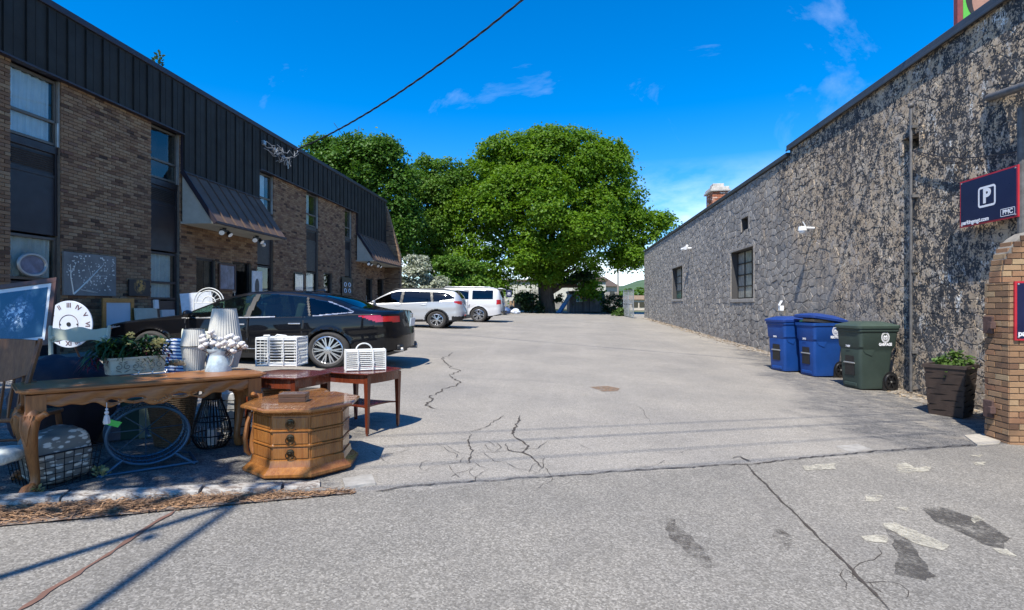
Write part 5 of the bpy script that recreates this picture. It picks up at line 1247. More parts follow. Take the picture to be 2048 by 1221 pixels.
    for k in kinds:
        if k in ('body', 'roof', 'hood'): continue
        if k.startswith('door') or k.startswith('glass_') or k.startswith('quarter'):
            for sd in (1, -1):
                nm = 'door' if k.startswith('door') else 'side_window'; m = P_ if nm == 'door' else spec['glassmap'].get(k, m_cgl)
                made[(k, sd)] = emit([(k, sd)], nm, m, .004)
        elif k == 'windscreen': emit(both(k), 'windscreen', m_cgl, .004)
        elif k == 'rear_glass': emit(both(k), 'rear_window', spec.get('rearglass', m_cdark), .004)
        elif k == 'seam': emit(both(k), 'door_seams', m_blkp)
        elif k.startswith('pillar'):
            for sd in (1, -1): emit([(k, sd)], 'window_pillar', m_blkp)
        elif k == 'chrome': emit(both(k), 'window_trim', m_chrome)
        elif k == 'cladding': emit(both(k), 'lower_cladding', m_blkp)
        elif k == 'bumper': emit(both(k), 'bumper', P_)
        elif k in ('tail', 'head', 'amber'):
            for sd in (1, -1): emit([(k, sd)], {'tail': 'taillight', 'head': 'headlight', 'amber': 'indicator'}[k], {'tail': m_tail, 'head': m_lens, 'amber': m_amb}[k])
        elif k == 'sunroof': emit(both(k), 'sunroof', m_cdark)
    # underbody, wheel wells and cabin
    q = MB(); fl = float(zb.min()) + .02
    q.bb((L0 + .25, -W*.44, fl), (L1 - .25, W*.44, fl + .06))
    for wx, wz in wh:
        n = 20
        for sd in (1, -1):
            vs = [];
            for k in range(n+1): a = math.pi*(-.12 + 1.24*k/n); vs += [(wx + RA*math.cos(a), sd*W*.475, wz + RA*math.sin(a)), (wx + RA*math.cos(a), sd*W*.28, wz + RA*math.sin(a))]
            q._add(vs + [(wx, sd*W*.28, wz)], [(2*k, 2*k+1, 2*k+3, 2*k+2) for k in range(n)] + [(2*k+1, 2*n+2, 2*k+3) for k in range(n)])
    q.build('underbody', m_blkp, t)
    q = MB(); bx0, bx1 = spec['cabin']; zbelt = spec['belt'] - .12
    q.bb((bx0, -W*.38, fl + .1), (bx1, W*.38, fl + .16)); q.bb((bx1 - .05, -W*.4, fl), (bx1 + .3, W*.4, zbelt + .02)); q.bb((bx0 - .5, -W*.38, fl + .3), (bx0, W*.38, zbelt + .02)); q.build('cabin_floor', m_int, t)
    for sx_ in spec['seats']:
        for sy_ in (-.36, .36):
            q = MB(); q.box((sx_ + .22, sy_, fl + .35), (.5, .48, .16)); q.box((sx_ - .06, sy_, fl + .68), (.14, .46, .6), (0, -.22, 0)); q.box((sx_ - .15, sy_, fl + 1.03), (.09, .24, .16), (0, -.15, 0)); q.build('seat', m_seat, t, bevel=.04)
    # wheels
    for wi, (wx, wz) in enumerate(wh):
        for sd in (1, -1):
            wheel(t, (wx, sd*(W/2 - .115), wz), spec['R'], spec['rimR'], sd, spec['rim'])
    # mirrors, handles
    for sd in (1, -1):
        mx_, mz = spec['mirror']; q = MB(); q.sphere((mx_, sd*(W/2 + .07), mz), .115, 7, sc_=(.55, 1, .62)); q.box((mx_ + .02, sd*(W/2 - .03), mz - .05), (.06, .12, .04)); q.build('mirror', P_, t, smooth=True)
        for hx, hz in spec['handles']:
            q = MB(); yy = sd*(W/2*.985 + .012); q.box((hx, yy, hz), (.2, .022, .026)); o = q.build('door_handle', spec.get('hmat', m_chrome), t, bevel=.009)
    return S
def wheel(t, c, Rr, rR, sd, style):
    w_ = sub('wheel', t); w_.location = c; wd = .23
    m = Matrix.Rotation(R(90), 3, 'X') if sd < 0 else Matrix.Rotation(R(-90), 3, 'X')      # local z -> outward y
    q = MB(); q.lathe([(rR-.01, -wd/2), (Rr-.04, -wd/2), (Rr-.008, -wd/2+.03), (Rr, -wd/2+.06), (Rr, wd/2-.06), (Rr-.008, wd/2-.03), (Rr-.045, wd/2+.004), (rR+.015, wd/2), (rR, wd/2-.01)], (0, 0, 0), 44, m=m, cap=False); o = q.build('tyre', m_rub, w_, smooth=True)
    q = MB(); q.lathe([(rR+.004, wd/2-.004), (rR-.012, wd/2+.002), (rR-.022, wd/2-.02), (rR-.03, -.06)], (0, 0, 0), 44, m=m, cap=False)
    zf = wd/2 - .02; zi = wd/2 - .04
    if style == 'multi':
        for k in range(10):
            for off in (-.085, .085):
                a = 2*math.pi*k/10; a0 = a; a1 = a + off*1.35
                p0 = m @ Vector((.055*math.cos(a0), .055*math.sin(a0), zf)); p1 = m @ Vector(((rR-.018)*math.cos(a1), (rR-.018)*math.sin(a1), zi + .015)); q.beam(p0, p1, .022, .028, up=m @ Vector((0, 0, 1)))
    elif style == 'five':
        for k in range(5):
            for off in (-.17, .17):
                a = 2*math.pi*k/5 + .3; p0 = m @ Vector((.05*math.cos(a), .05*math.sin(a), zf)); p1 = m @ Vector(((rR-.018)*math.cos(a+off*1.3), (rR-.018)*math.sin(a+off*1.3), zi + .012)); q.beam(p0, p1, .034, .03, up=m @ Vector((0, 0, 1)))
    else:
        for k in range(6):
            for off in (-.12, .12):
                a = 2*math.pi*k/6; p0 = m @ Vector((.06*math.cos(a+off), .06*math.sin(a+off), zf)); p1 = m @ Vector(((rR-.018)*math.cos(a+off*1.4), (rR-.018)*math.sin(a+off*1.4), zi + .015)); q.beam(p0, p1, .048, .03, up=m @ Vector((0, 0, 1)))
    q.lathe([(.075, zi), (.07, zf+.012), (.03, zf+.02), (.001, zf+.02)], (0, 0, 0), 20, m=m, cap=False); q.build('rim', m_rim, w_, smooth=True, ang=30)
    q = MB(); q.lathe([(rR-.03, wd/2-.10), (.001, wd/2-.10)], (0, 0, 0), 28, m=m, cap=False); q.lathe([(.17, wd/2-.09), (.17, wd/2-.075), (.001, wd/2-.07)], (0, 0, 0), 24, m=m, cap=False); q.build('brake_disc', m_rimd, w_)
def lerpx(pts, x): return float(np.interp(x, [a for a, _ in pts], [b for _, b in pts]))
# ---- black sedan (x forward = nose)
def c_sedan(x, y, z, zn, v, xi):
    belt = .93
    A0, A1 = lerpx([(.93, 1.02), (1.45, .05)], z), 0
    if zn == 2:
        if .28 < x < 1.18 and v > .04: return 'windscreen'
        if -2.02 < x < -1.12 and v > .07: return 'rear_glass'
        return 'body'
    if zn == 1:
        if x > 1.25 or x < -1.95: return 'body'
        # side glass outline (DLO)
        top = lerpx([(-1.72, 1.03), (-1.3, 1.20), (-.9, 1.295), (-.4, 1.355), (0, 1.355), (.35, 1.30), (.75, 1.14), (1.12, .955)], x)
        bot = lerpx([(-1.72, 1.03), (-1.28, .985), (-1.0, .945), (1.12, .925)], x)
        if bot < z < top and -1.72 < x < 1.10:
            if abs(x - (-.02) - (z-1.1)*(-.12)) < .045: return 'pillar'
            if abs(x - (-.98) - (z-1.1)*.42) < .016: return 'pillar_rear'
            if x < -.98 + (z-1.1)*.42: return 'quarter'
            return 'glass_f' if x > -.02 + (z-1.1)*(-.12) else 'glass_r'
        if bot - .018 < z <= bot and -1.74 < x < 1.12: return 'chrome'
        if top <= z < top + .015 and -1.74 < x < -1.25: return 'chrome'
        return 'body'
    if x < -1.82 and z > lerpx([(-2.45, .84), (-2.1, .855), (-1.82, .955)], x) and z < lerpx([(-2.45, .945), (-1.95, .968), (-1.82, .965)], x):
        if y > .42: return 'tail'
    if x > 2.2 and .62 < z < .76 and z > lerpx([(2.2, .74), (2.85, .61)], x): return 'amber' if 2.3 < x < 2.68 and z < .72 else 'head'
    if z < .27: return 'cladding'
    for sx_, sl in ((1.02, .10), (-.02, -.05), (-1.02, .0)):
        xx = sx_ + (z - .7)*sl
        if sx_ == -1.02: xx = -.92 - max(0, .68 - z)*.0 - .10*max(0, z-.6)
        if abs(x - xx) < .0085 and z > .29: return 'seam'
    if -1.0 < x < 1.02 and abs(z - .30) < .009: return 'seam'
    if -.02 < x < 1.02: return 'door_f'
    if -.93 < x < -.02: return 'door_r'
    if x < -1.95 and z < .56: return 'bumper'
    return 'body'
sed = dict(tail=-2.43, nose=2.86, W=1.86, paint=m_cblk, classify=c_sedan, wheels=((-1.345, .34), (1.62, .34)), arch=.375, R=.338, rimR=.248, rim='multi', endmid=(.7, .55), rear_slope=.16, front_slope=.2, pe=(2.5, 2.0),
    prof=dict(zb=[(-2.43, .36), (-1.9, .26), (-1.3, .20), (1.4, .19), (2.4, .19), (2.86, .24)],
        zs=[(-2.43, .99), (-1.9, .985), (-1.2, .955), (0, .92), (1.1, .90), (2.2, .80), (2.55, .68), (2.86, .58)],
        zr=[(-2.43, 1.04), (-2.0, 1.06), (-1.72, 1.10), (-1.3, 1.26), (-.9, 1.345), (-.4, 1.395), (.1, 1.385), (.5, 1.28), (.9, 1.10), (1.15, .985), (1.5, .925), (2.3, .82), (2.86, .60)],
        zc=[(-2.43, 1.055), (-2.0, 1.085), (-1.85, 1.12), (-1.4, 1.30), (-.9, 1.405), (-.35, 1.445), (.1, 1.43), (.45, 1.34), (.9, 1.14), (1.15, 1.02), (1.5, .97), (2.3, .86), (2.6, .74), (2.86, .62)],
        ws=[(-2.43, .93), (-1.8, .985), (-.8, 1), (1, .99), (1.7, .97), (2.86, .90)], wr=[(-2.43, .74), (-1.8, .70), (-1.0, .62), (0, .61), (.6, .68), (1.1, .80), (1.5, .82), (2.1, .80), (2.86, .74)]),
    cabin=(-1.3, .75), belt=.93, seats=(.25, -.65), mirror=(.93, .99), handles=((.12, .80), (-.80, .815)), glassmap={'quarter': m_cdark})
def place(t_px, gy, wheel_local_x, yaw, sx_, name, label, cat='car'):
    """put the near rear wheel where it stands in the photograph"""
    g_ = atH(t_px, gy); return g_
def mkcar(spec, px, gy, yaw, sx_, name, label, cat, extra, zscale=1.0, sy_=1.0):
    g_ = atH(px, gy); wl_ = Vector((spec['wheels'][0][0]*sx_, spec['W']/2*sy_, 0)); rot = Matrix.Rotation(yaw, 3, 'Z'); o = g_ - rot @ wl_
    t = thing(name, label, cat, (o.x, o.y, G(g_.x, g_.y)), yaw, scale=(sx_, sy_, zscale)); car(spec, t); extra(t, spec); return t
def rbox(t, nm, m, c, d, rot=None, bevel=.01): q = MB(); q.box(c, d, rot); return q.build(nm, m, t, bevel=bevel)
def plate(t, x, z, tilt=.1):
    rbox(t, 'licence_plate', m_plate, (x, 0, z), (.012, .305, .155), (0, tilt, 0), .004)
def ex_sedan(t, s):
    plate(t, -2.475, .83, -.12)
    rbox(t, 'badge', m_chrome, (-2.462, 0, .955), (.02, .12, .09), None, .01)
    rbox(t, 'rear_diffuser', m_blkp, (-2.35, 0, .37), (.14, 1.15, .11), None, .03)
    rbox(t, 'door_moulding', m_chrome, (.05, .925, .36), (1.6, .01, .012), None, .003)
    for sd in (1, -1): q = MB(); q.cyl((-2.44, sd*.5, .33), (-2.30, sd*.5, .33), .045, n=12); q.build('exhaust_tip', m_chrome, t, smooth=True)
    q = MB(); q._add([(-.75, -.02, 1.44), (-.95, -.02, 1.425), (-.93, -.01, 1.475), (-.75, .02, 1.44), (-.95, .02, 1.425), (-.93, .01, 1.475)], [(0, 1, 2), (3, 5, 4), (0, 2, 5, 3), (1, 4, 5, 2)]); q.build('roof_antenna', m_cblk, t)
sedan = mkcar(sed, 655, 739, R(180) - .00, 1.15, 'parked_sedan', 'glossy black four-door sedan parked nose-in behind the furniture', 'car', ex_sedan)
# ---- silver-white crossover
def c_suv(x, y, z, zn, v, xi):
    if zn == 2:
        if .35 < x < 1.18 and v > .05: return 'windscreen'
        if x < -1.93 and v > .1 and z > 1.15: return 'rear_glass'
        return 'body'
    if zn == 1:
        top = lerpx([(-1.98, 1.28), (-1.7, 1.47), (-1.2, 1.53), (0, 1.56), (.35, 1.50), (.75, 1.30), (1.15, 1.08)], x); bot = lerpx([(-1.98, 1.24), (-1.55, 1.16), (-1.3, 1.08), (1.15, 1.04)], x)
        if bot < z < top and -1.95 < x < 1.12:
            if abs(x + .02 + (z-1.2)*.1) < .05 or abs(x + 1.15 + (z - 1.2)*-.15) < .045: return 'pillar' if x > -.5 else 'pillar_rear'
            return 'glass_f' if x > 0 else 'glass_r' if x > -1.15 else 'glass_q'
        if bot - .02 < z <= bot and -1.6 < x < 1.12: return 'chrome'
        return 'body'
    if x < -1.98 and .92 < z < 1.13 and y > .45 and z > lerpx([(-2.4, .92), (-1.98, 1.06)], x): return 'tail'
    if x > 1.9 and .78 < z < .92: return 'head'
    if z < .36: return 'cladding'
    for wx, wz in ((-1.33, .36), (1.38, .36)):
        if math.hypot(x-wx, z-wz) < .455: return 'cladding'
    for sx_, sl in ((1.0, .0), (-.02, 0), (-.98, 0)):
        if abs(x - sx_) < .0085 and z > .36: return 'seam'
    if x < -1.9 and z < .58: return 'cladding' if z < .50 else 'bumper'
    if -.02 < x < 1.0: return 'door_f'
    if -.98 < x < -.02: return 'door_r'
    return 'body'
suv = dict(tail=-2.30, nose=2.34, W=1.84, paint=m_csil, classify=c_suv, wheels=((-1.33, .36), (1.38, .36)), arch=.40, R=.362, rimR=.235, rim='five', endmid=(.8, .6), rear_slope=.30, front_slope=.2, pe=(3.0, 2.2), glassmap={'glass_r': m_cdark, 'glass_q': m_cdark, 'glass_f': m_cdark},
    prof=dict(zb=[(-2.30, .42), (-1.8, .30), (1.4, .26), (2.34, .30)], zs=[(-2.30, 1.14), (-1.6, 1.12), (0, 1.05), (1.2, 1.0), (1.9, .94), (2.34, .74)],
        zr=[(-2.30, 1.20), (-2.16, 1.38), (-2.0, 1.50), (-1.7, 1.56), (-1.0, 1.60), (0, 1.62), (.35, 1.55), (.8, 1.32), (1.2, 1.08), (1.6, 1.03), (2.1, .95), (2.34, .78)],
        zc=[(-2.30, 1.22), (-2.18, 1.40), (-2.04, 1.55), (-1.8, 1.61), (-1.0, 1.66), (0, 1.675), (.35, 1.61), (.8, 1.37), (1.2, 1.12), (1.6, 1.07), (2.1, .98), (2.34, .80)],
        ws=[(-2.30, .95), (-1.6, 1), (1, 1), (1.8, .98), (2.34, .9)], wr=[(-2.30, .80), (-1.9, .72), (0, .70), (.6, .76), (1.2, .86), (2.34, .76)]),
    cabin=(-1.6, .8), belt=1.05, seats=(.25, -.6), mirror=(.98, 1.10), handles=((.12, .96), (-.85, .98)), rearglass=m_cdark, hmat=m_csil)
def ex_suv(t, s):
    plate(t, -2.40, .92, -.2)
    for sd in (1, -1): q = MB(); q.tube([(.35, sd*.66, 1.60), (.2, sd*.65, 1.665), (-1.5, sd*.64, 1.655), (-1.7, sd*.64, 1.60)], .018, 8); q.build('roof_rail', m_rimd, t, smooth=True)
    rbox(t, 'rear_spoiler', s['paint'], (-2.17, 0, 1.585), (.28, 1.16, .04), (0, -.1, 0), .015); rbox(t, 'rear_reflector', m_tail, (-2.35, .62, .55), (.03, .2, .05), None, .005)
    rbox(t, 'tow_cover', m_blkp, (-2.33, 0, .48), (.1, 1.3, .16), None, .03)
mkcar(suv, 873, 657.5, R(180) + .02, 1.14, 'parked_crossover', 'silvery white crossover with red tail lights parked behind the black sedan', 'car', ex_suv)
# ---- large white SUV
def c_big(x, y, z, zn, v, xi):
    if zn == 2:
        if .62 < x < 1.25 and v > .05: return 'windscreen'
        if x < -2.33 and v > .1 and z > 1.3: return 'rear_glass'
        return 'body'
    if zn == 1:
        if 1.22 < z < 1.70 and -2.2 < x < .98 + (1.22-z)*.85 + .1:
            if abs(x - .02) < .05 or abs(x + 1.07) < .09: return 'body' if abs(x + 1.07) < .09 else 'pillar'
            return 'glass_f' if x > 0 else 'glass_r' if x > -1.07 else 'glass_q'
        return 'body'
    if x < -2.34 and .95 < z < 1.36 and y > .6: return 'tail'
    if x > 2.2 and .82 < z < 1.0: return 'head'
    if z < .34: return 'cladding'
    for sx_ in (1.02, .02, -.95):
        if abs(x - sx_) < .0085 and z > .34: return 'seam'
    if x < -2.2 and z < .62: return 'bumper'
    if .02 < x < 1.02: return 'door_f'
    if -.95 < x < .02: return 'door_r'
    return 'body'
big_ = dict(tail=-2.60, nose=2.58, W=2.02, paint=m_cwht, classify=c_big, wheels=((-1.48, .40), (1.47, .40)), arch=.455, R=.40, rimR=.27, rim='six', endmid=(.9, .7), rear_slope=.12, front_slope=.1, pe=(4.0, 3.0), glassmap={'glass_r': m_cdark, 'glass_q': m_cdark, 'glass_f': m_cdark},
    prof=dict(zb=[(-2.60, .46), (-2.0, .34), (1.5, .32), (2.58, .36)], zs=[(-2.60, 1.20), (0, 1.19), (1.3, 1.17), (2.2, 1.10), (2.58, 1.0)],
        zr=[(-2.60, 1.26), (-2.54, 1.5), (-2.46, 1.70), (-2.2, 1.78), (0, 1.82), (.55, 1.78), (.95, 1.48), (1.25, 1.22), (2.2, 1.15), (2.58, 1.05)],
        zc=[(-2.60, 1.28), (-2.55, 1.55), (-2.47, 1.76), (-2.2, 1.85), (0, 1.89), (.55, 1.85), (.95, 1.54), (1.25, 1.27), (2.2, 1.19), (2.58, 1.08)],
        ws=[(-2.60, .97), (-2, 1), (1.8, 1), (2.58, .95)], wr=[(-2.60, .86), (-2, .80), (0, .79), (.8, .82), (1.3, .90), (2.58, .86)]),
    cabin=(-2.0, .9), belt=1.2, seats=(.3, -.6), mirror=(.98, 1.25), handles=((.16, 1.08), (-.80, 1.08)), rearglass=m_cdark, hmat=m_cwht)
def ex_big(t, s):
    plate(t, -2.64, .95, -.05)
    for sd in (1, -1): q = MB(); q.tube([(.3, sd*.78, 1.80), (.2, sd*.78, 1.90), (-2.0, sd*.77, 1.88), (-2.1, sd*.77, 1.80)], .022, 8); q.build('roof_rail', m_chrome, t, smooth=True)
    rbox(t, 'rear_bumper_step', m_blkp, (-2.62, 0, .56), (.12, 1.6, .10), None, .03); rbox(t, 'tow_hitch', m_blkp, (-2.66, 0, .42), (.16, .12, .08))
    rbox(t, 'running_board', m_blkp, (0, .98, .36), (1.9, .12, .05)); rbox(t, 'rear_spoiler', s['paint'], (-2.52, 0, 1.80), (.24, 1.4, .05), (0, -.05, 0), .02)
mkcar(big_, 957, 645, R(180) - .02, 1.10, 'parked_suv', 'large boxy white SUV with dark rear windows parked beyond the crossover', 'car', ex_big)
# ================================================================== wheeled bins, planter
m_bblue = plain('bin_blue', (.007, .052, .225), .5, 0, .12, 3, .12, 60, spec=.4); m_bblue2 = plain('bin_blue_lid', (.010, .040, .19), .5, 0, .15, 3, .15, 60)
m_bgr = plain('bin_green', (.034, .052, .043), .55, 0, .14, 3, .12, 60, spec=.4); m_bgr2 = plain('bin_green_lid', (.042, .066, .052), .55, 0, .14, 4, .15, 60)
def rrect(hx, hy, r, n=5, cx=0, cy=0):
    pts = []
    for sx_, sy_, a0 in ((1, 1, 0), (-1, 1, 90), (-1, -1, 180), (1, -1, 270)):
        for k in range(n+1): a = R(a0 + 90*k/n); pts.append((cx + sx_*(hx-r) + r*math.cos(a), cy + sy_*(hy-r) + r*math.sin(a)))
    return pts
def loft(mb, rings, cap0=True, cap1=True, mi=0):
    n = len(rings[0]); vs = [p for r_ in rings for p in r_]; fs = [(i*n+k, i*n+(k+1) % n, (i+1)*n+(k+1) % n, (i+1)*n+k) for i in range(len(rings)-1) for k in range(n)]
    if cap0: fs.append(tuple(range(n-1, -1, -1)))
    if cap1: fs.append(tuple((len(rings)-1)*n+k for k in range(n)))
    mb._add(vs, fs, mi)
def bin_(px, py, yaw, m, ml, word, label, H=1.12, ajar=0, group='wheeled bins against the stone wall', D=.86, Wd=.70, num='71809'):
    g_ = atH(px, py); t = thing('wheeled_bin', label, 'bin', (g_.x, g_.y, g_.z), yaw, group=group, scale=(.9, .9, 1.09))
    # local: +x front (catch bar side), logo on +y and -y sides; body z 0.02..H
    hb = H*.9; 
    def ring_(z, hx, hy, cx=0): return [Vector((x, y, z)) for x, y in rrect(hx, hy, .07, 5, cx)]
    q = MB(); rg = [(.02, .30, .255, .02), (.06, .315, .265, .02), (hb*.60, .355, .295, .01), (hb*.66, .36, .30, .0), (hb*.70, .39, .325, -.01), (hb*.93, .415, .34, -.02), (hb*.95, .435, .36, -.02), (hb, .435, .36, -.02)]
    loft(q, [ring_(z, hx, hy, cx) for z, hx, hy, cx in rg], True, True)
    q.build('body', m, t, smooth=True, ang=28)
    # wheel arch recess, axle, wheels at the back (-x)
    for sd in (1, -1):
        w_ = sub('wheel', t); w_.location = (-.30, sd*.275, .135); mm = Matrix.Rotation(R(-90*sd), 3, 'X')
        q = MB(); q.lathe([(.08, -.03), (.125, -.03), (.135, -.015), (.135, .015), (.125, .03), (.10, .032)], (0, 0, 0), 26, m=mm, cap=False); q.build('tyre', m_blk, w_, smooth=True)
        q = MB(); q.lathe([(.10, -.01), (.10, .0)], (0, 0, 0), 20, m=mm)
        for k in range(6): a = k*math.pi/3; q.beam(mm @ Vector((.02*math.cos(a), .02*math.sin(a), .02)), mm @ Vector((.098*math.cos(a), .098*math.sin(a), .015)), .024, .016, up=mm @ Vector((0, 0, 1)))
        q.build('hub', m_blkp, w_); q = MB(); q.lathe([(.016, .02), (.014, .036), (.001, .038)], (0, 0, 0), 10, m=mm, cap=False); q.build('axle_cap', m_alu, w_, smooth=True)
        q = MB(); q._add([(-.47, sd*.297, .30), (-.13, sd*.297, .30)], [])
        q.v = []; q.c = []; q.f = []; q.m = []
        n = 14; ins = [(-.30 + .165*math.cos(math.pi*k/n), .135 + .165*math.sin(math.pi*k/n)) for k in range(n+1)]; hy = lambda z: .262 + .03*(z/.6)
        q.prism([(-.465, .0)] + [(-.465, .135)] + [(x, z) for x, z in ins[::-1]][0:0] + [(x, z) for x, z in ins] [::-1] + [(-.135, .0)], -.0, .012, Matrix(((1, 0, 0, 0), (0, 0, sd, sd*.266), (0, 1, 0, 0), (0, 0, 0, 1)))); q.build('wheel_arch', m_blk, t)
    q = MB(); q.cyl((-.30, -.27, .135), (-.30, .27, .135), .014); q.build('axle', m_alu, t)
    # moulded grab pockets under the shoulder on both sides, catch bar recess at the front
    for sd in (1, -1):
        q = MB(); q.prism([(.05, hb*.655), (.30, hb*.655), (.26, hb*.60), (.12, hb*.555)], 0, .006, Matrix(((1, 0, 0, 0), (0, 0, sd, sd*.2985), (0, 1, 0, 0), (0, 0, 0, 1)))); q.build('grab_pocket', m_blkp if False else m, t)
    q = MB(); q.box((.352, 0, hb*.40), (.02, .26, hb*.34)); q.build('bar_recess', m_blk, t, bevel=.004); q = MB(); q.cyl((.368, -.15, hb*.43), (.368, .15, hb*.43), .013, n=10); q.build('catch_bar', m_alu, t, smooth=True)
    for z in (.30,): q = MB(); q.box((.335, 0, hb*.08), (.03, .34, .06)); q.build('foot_rib', m, t, bevel=.01)
    # lid, hinged at the back, and handle bar
    q = MB(); lr = lambda z, hx, hy, cx=-.01: [Vector((x, y, z)) for x, y in rrect(hx, hy, .09, 5, cx)]
    loft(q, [lr(hb-.005, .455, .375), lr(hb+.035, .46, .38), lr(hb+.05, .44, .36), lr(hb+.075, .36, .30), lr(hb+.105, .24, .20)])
    q.box((-.02, .13, hb+.085), (.5, .03, .02)); q.box((-.02, -.13, hb+.085), (.5, .03, .02))
    lid = q.build('lid', ml, t, smooth=True, ang=30)
    if ajar: lid.location = (0, 0, 0); lid.data.transform(Matrix.Translation((-.45, 0, hb)) @ Matrix.Rotation(-ajar, 4, 'Y') @ Matrix.Translation((.45, 0, -hb)))
    if ajar:
        for k, (x, y, z, d, c) in enumerate(((.12, .1, hb+.02, (.5, .4, .05), (.32, .22, .13)), (-.05, .18, hb+.05, (.3, .25, .03), (.5, .45, .35)), (.2, -.12, hb+.03, (.3, .3, .04), (.1, .3, .15)))):
            q = MB(); q.box((x, y, z), d, (.05*k, -.12, .3*k)); tag(q.build('cardboard', plain('carton', c, .9), None, bevel=.004), ('flattened brown carton', 'torn pale carton', 'green carton')[k] + ' sticking out under the raised blue lid', 'cardboard'); oo = bpy.data.objects[-1] if False else None
            o = col.objects[-1]; o.matrix_world = MAT[t.name]
    q = MB(); q.tube([(-.44, -.27, hb-.01), (-.51, -.27, hb+.02), (-.51, .27, hb+.02), (-.44, .27, hb-.01)], .016, 8); q.build('handle', m, t, smooth=True)
    # white hot-stamped emblem with the word below, serial number at the front
    sd = 1; mz = hb*.835; yy = lambda z: .327 + (.345-.327)*((z/hb-.70)/.23)
    tl = math.atan2(.015, hb*.23)
    Mx = Matrix.Translation((-.12, yy(mz) + .004, mz)) @ Matrix.Rotation(R(90) - tl, 4, 'X') @ Matrix.Rotation(R(180), 4, 'Y') if sd > 0 else None
    Mx = Matrix(((-1, 0, 0, -.14), (0, 0, 1, yy(mz) + .003), (0, 1, 0, mz + .02), (0, 0, 0, 1)))
    m2 = m_sw; rr0 = .088
    q = MB(); n = 36
    def ann(r0, r1, a0=0, a1=360, d=0.0):
        k = max(3, int(n*(a1-a0)/360)); vs = []
        for i in range(k+1): a = R(a0 + (a1-a0)*i/k); vs += [Mx @ Vector((r0*math.cos(a), r0*math.sin(a), d)), Mx @ Vector((r1*math.cos(a), r1*math.sin(a), d))]
        q._add(vs, [(2*i, 2*i+1, 2*i+3, 2*i+2) for i in range(k)])
    def rc(x0, x1, z0, z1, d=0.0): q._add([Mx @ Vector((x0, z0, d)), Mx @ Vector((x1, z0, d)), Mx @ Vector((x1, z1, d)), Mx @ Vector((x0, z1, d))], [(0, 1, 2, 3)])
    ann(.078, rr0); 
    for k in range(20): a = 360*k/20; ann(.058, .074, a+3, a+14)          # ring of small letters, too small to read
    q._add([Mx @ Vector(p) for p in ((-.052, .004, 0), (-.02, .034, 0), (0, .018, 0), (.022, .040, 0), (.052, .004, 0))], [(0, 1, 2), (2, 3, 4), (0, 2, 4)])
    rc(-.052, .052, -.012, -.003); rc(-.048, -.006, -.026, -.017); rc(.006, .048, -.026, -.017); rc(-.036, .036, -.042, -.033)
    q.build('emblem', m2, t)
    add_text(word, .062, m2, Mx @ Matrix.Translation((0, -.118, .0)), t, 'lettering', .003)
    Mf = Matrix(((0, 0, 1, .398), (1, 0, 0, .0), (0, 1, 0, hb*.70), (0, 0, 0, 1)))
    add_text(num, .05, m2, Mf, t, 'serial_number', .001)
    return t
bin_(1578, 742, R(180)+.30, m_bblue, m_bblue2, 'RECYCLE', 'blue wheeled bin at the back of the row, half hidden', num='20416', H=1.12)
bin_(1640, 752, R(180)+.22, m_bblue, m_bblue2, 'RECYCLE', 'blue wheeled bin with cartons lifting its lid, marked recycle', ajar=R(7), num='20433', H=1.14)
bin_(1732, 777, R(180)+.20, m_bgr, m_bgr2, 'GARBAGE', 'dark green wheeled bin marked garbage, nearest of the row', num='71809', H=1.13)
# tall dark square planter with slanted boards
m_plnt = plain('planter_brown', (.040, .026, .020), .6, 0, .3, 9, .3, 60)
g_ = atH(1922, 838); t = thing('planter', 'tall dark brown square planter with wavy horizontal boards beside the brick pier', 'planter', (g_.x + .03, g_.y + .25, g_.z), R(40), scale=(.86, .86, 1.03))
Hp = .70; q = MB(); q.box((0, 0, Hp/2), (.52, .52, Hp - .02), taper=.78); q.build('liner', m_blk, t)
r6 = random.Random(9); nrow = 9
for k in range(nrow):
    z0_, z1_ = .01 + (Hp-.05)*k/nrow, .01 + (Hp-.05)*(k+1)/nrow - .004
    for sd in range(4):
        a = sd*math.pi/2; c_, s_ = math.cos(a), math.sin(a); vs = []; n = 8
        for i in range(n+1):
            u = i/n; wob = .010*math.sin(u*7 + k*2.1 + sd); 
            for z_, o_ in ((z0_, 0), (z0_, .016), (z1_, .022), (z1_, 0)):
                hw = .212 + (.262-.212)*z_/Hp; x = (2*u-1)*(hw+.012); y = -hw - o_ - (.004 if k % 2 else 0); zz = z_ + (wob if z_ == z0_ and k else wob*.9 if k < nrow-1 else 0)
                vs.append(Vector((x*c_ - y*s_, x*s_ + y*c_, max(zz, .004))))
        q = MB(); q._add(vs, [(4*i+j, 4*i+(j+1) % 4, 4*i+4+(j+1) % 4, 4*i+4+j) for i in range(n) for j in range(4)] + [(3, 2, 1, 0), (4*n, 4*n+1, 4*n+2, 4*n+3)]); q.build('board', m_plnt, t)
q = MB()
for sd in range(4): a = sd*math.pi/2; q.box((-.275*math.sin(a)*-1, -.275*math.cos(a), Hp - .02), (.60, .045, .05), (0, 0, a))
q.build('rim', m_plnt, t, bevel=.005); q = MB(); q.bb((-.24, -.24, Hp-.08), (.24, .24, Hp-.045)); q.build('soil', plain('soil', (.03, .022, .016), .95, 0, .4, 20, .8), t)
pl = thing('potted_plant', 'small leafy green plant growing in the tall brown planter', 'plant', (g_.x + .06, g_.y + .27, g_.z + Hp - .05)); crown('foliage', [(g_.x + .08, g_.y + .22, g_.z + Hp + .07, .20, .18, .13), (g_.x - .02, g_.y + .2, g_.z + Hp + .04, .14, .12, .10)], 900, .05, m_lt, pl, 51, clump=.09, cn=14, shell=.3)
q = MB(); 
for k in range(9): a = k*.7; q.tube([(0, 0, 0), (.07*math.cos(a), .07*math.sin(a), .1), (.14*math.cos(a), .14*math.sin(a), .17)], .003, 4)
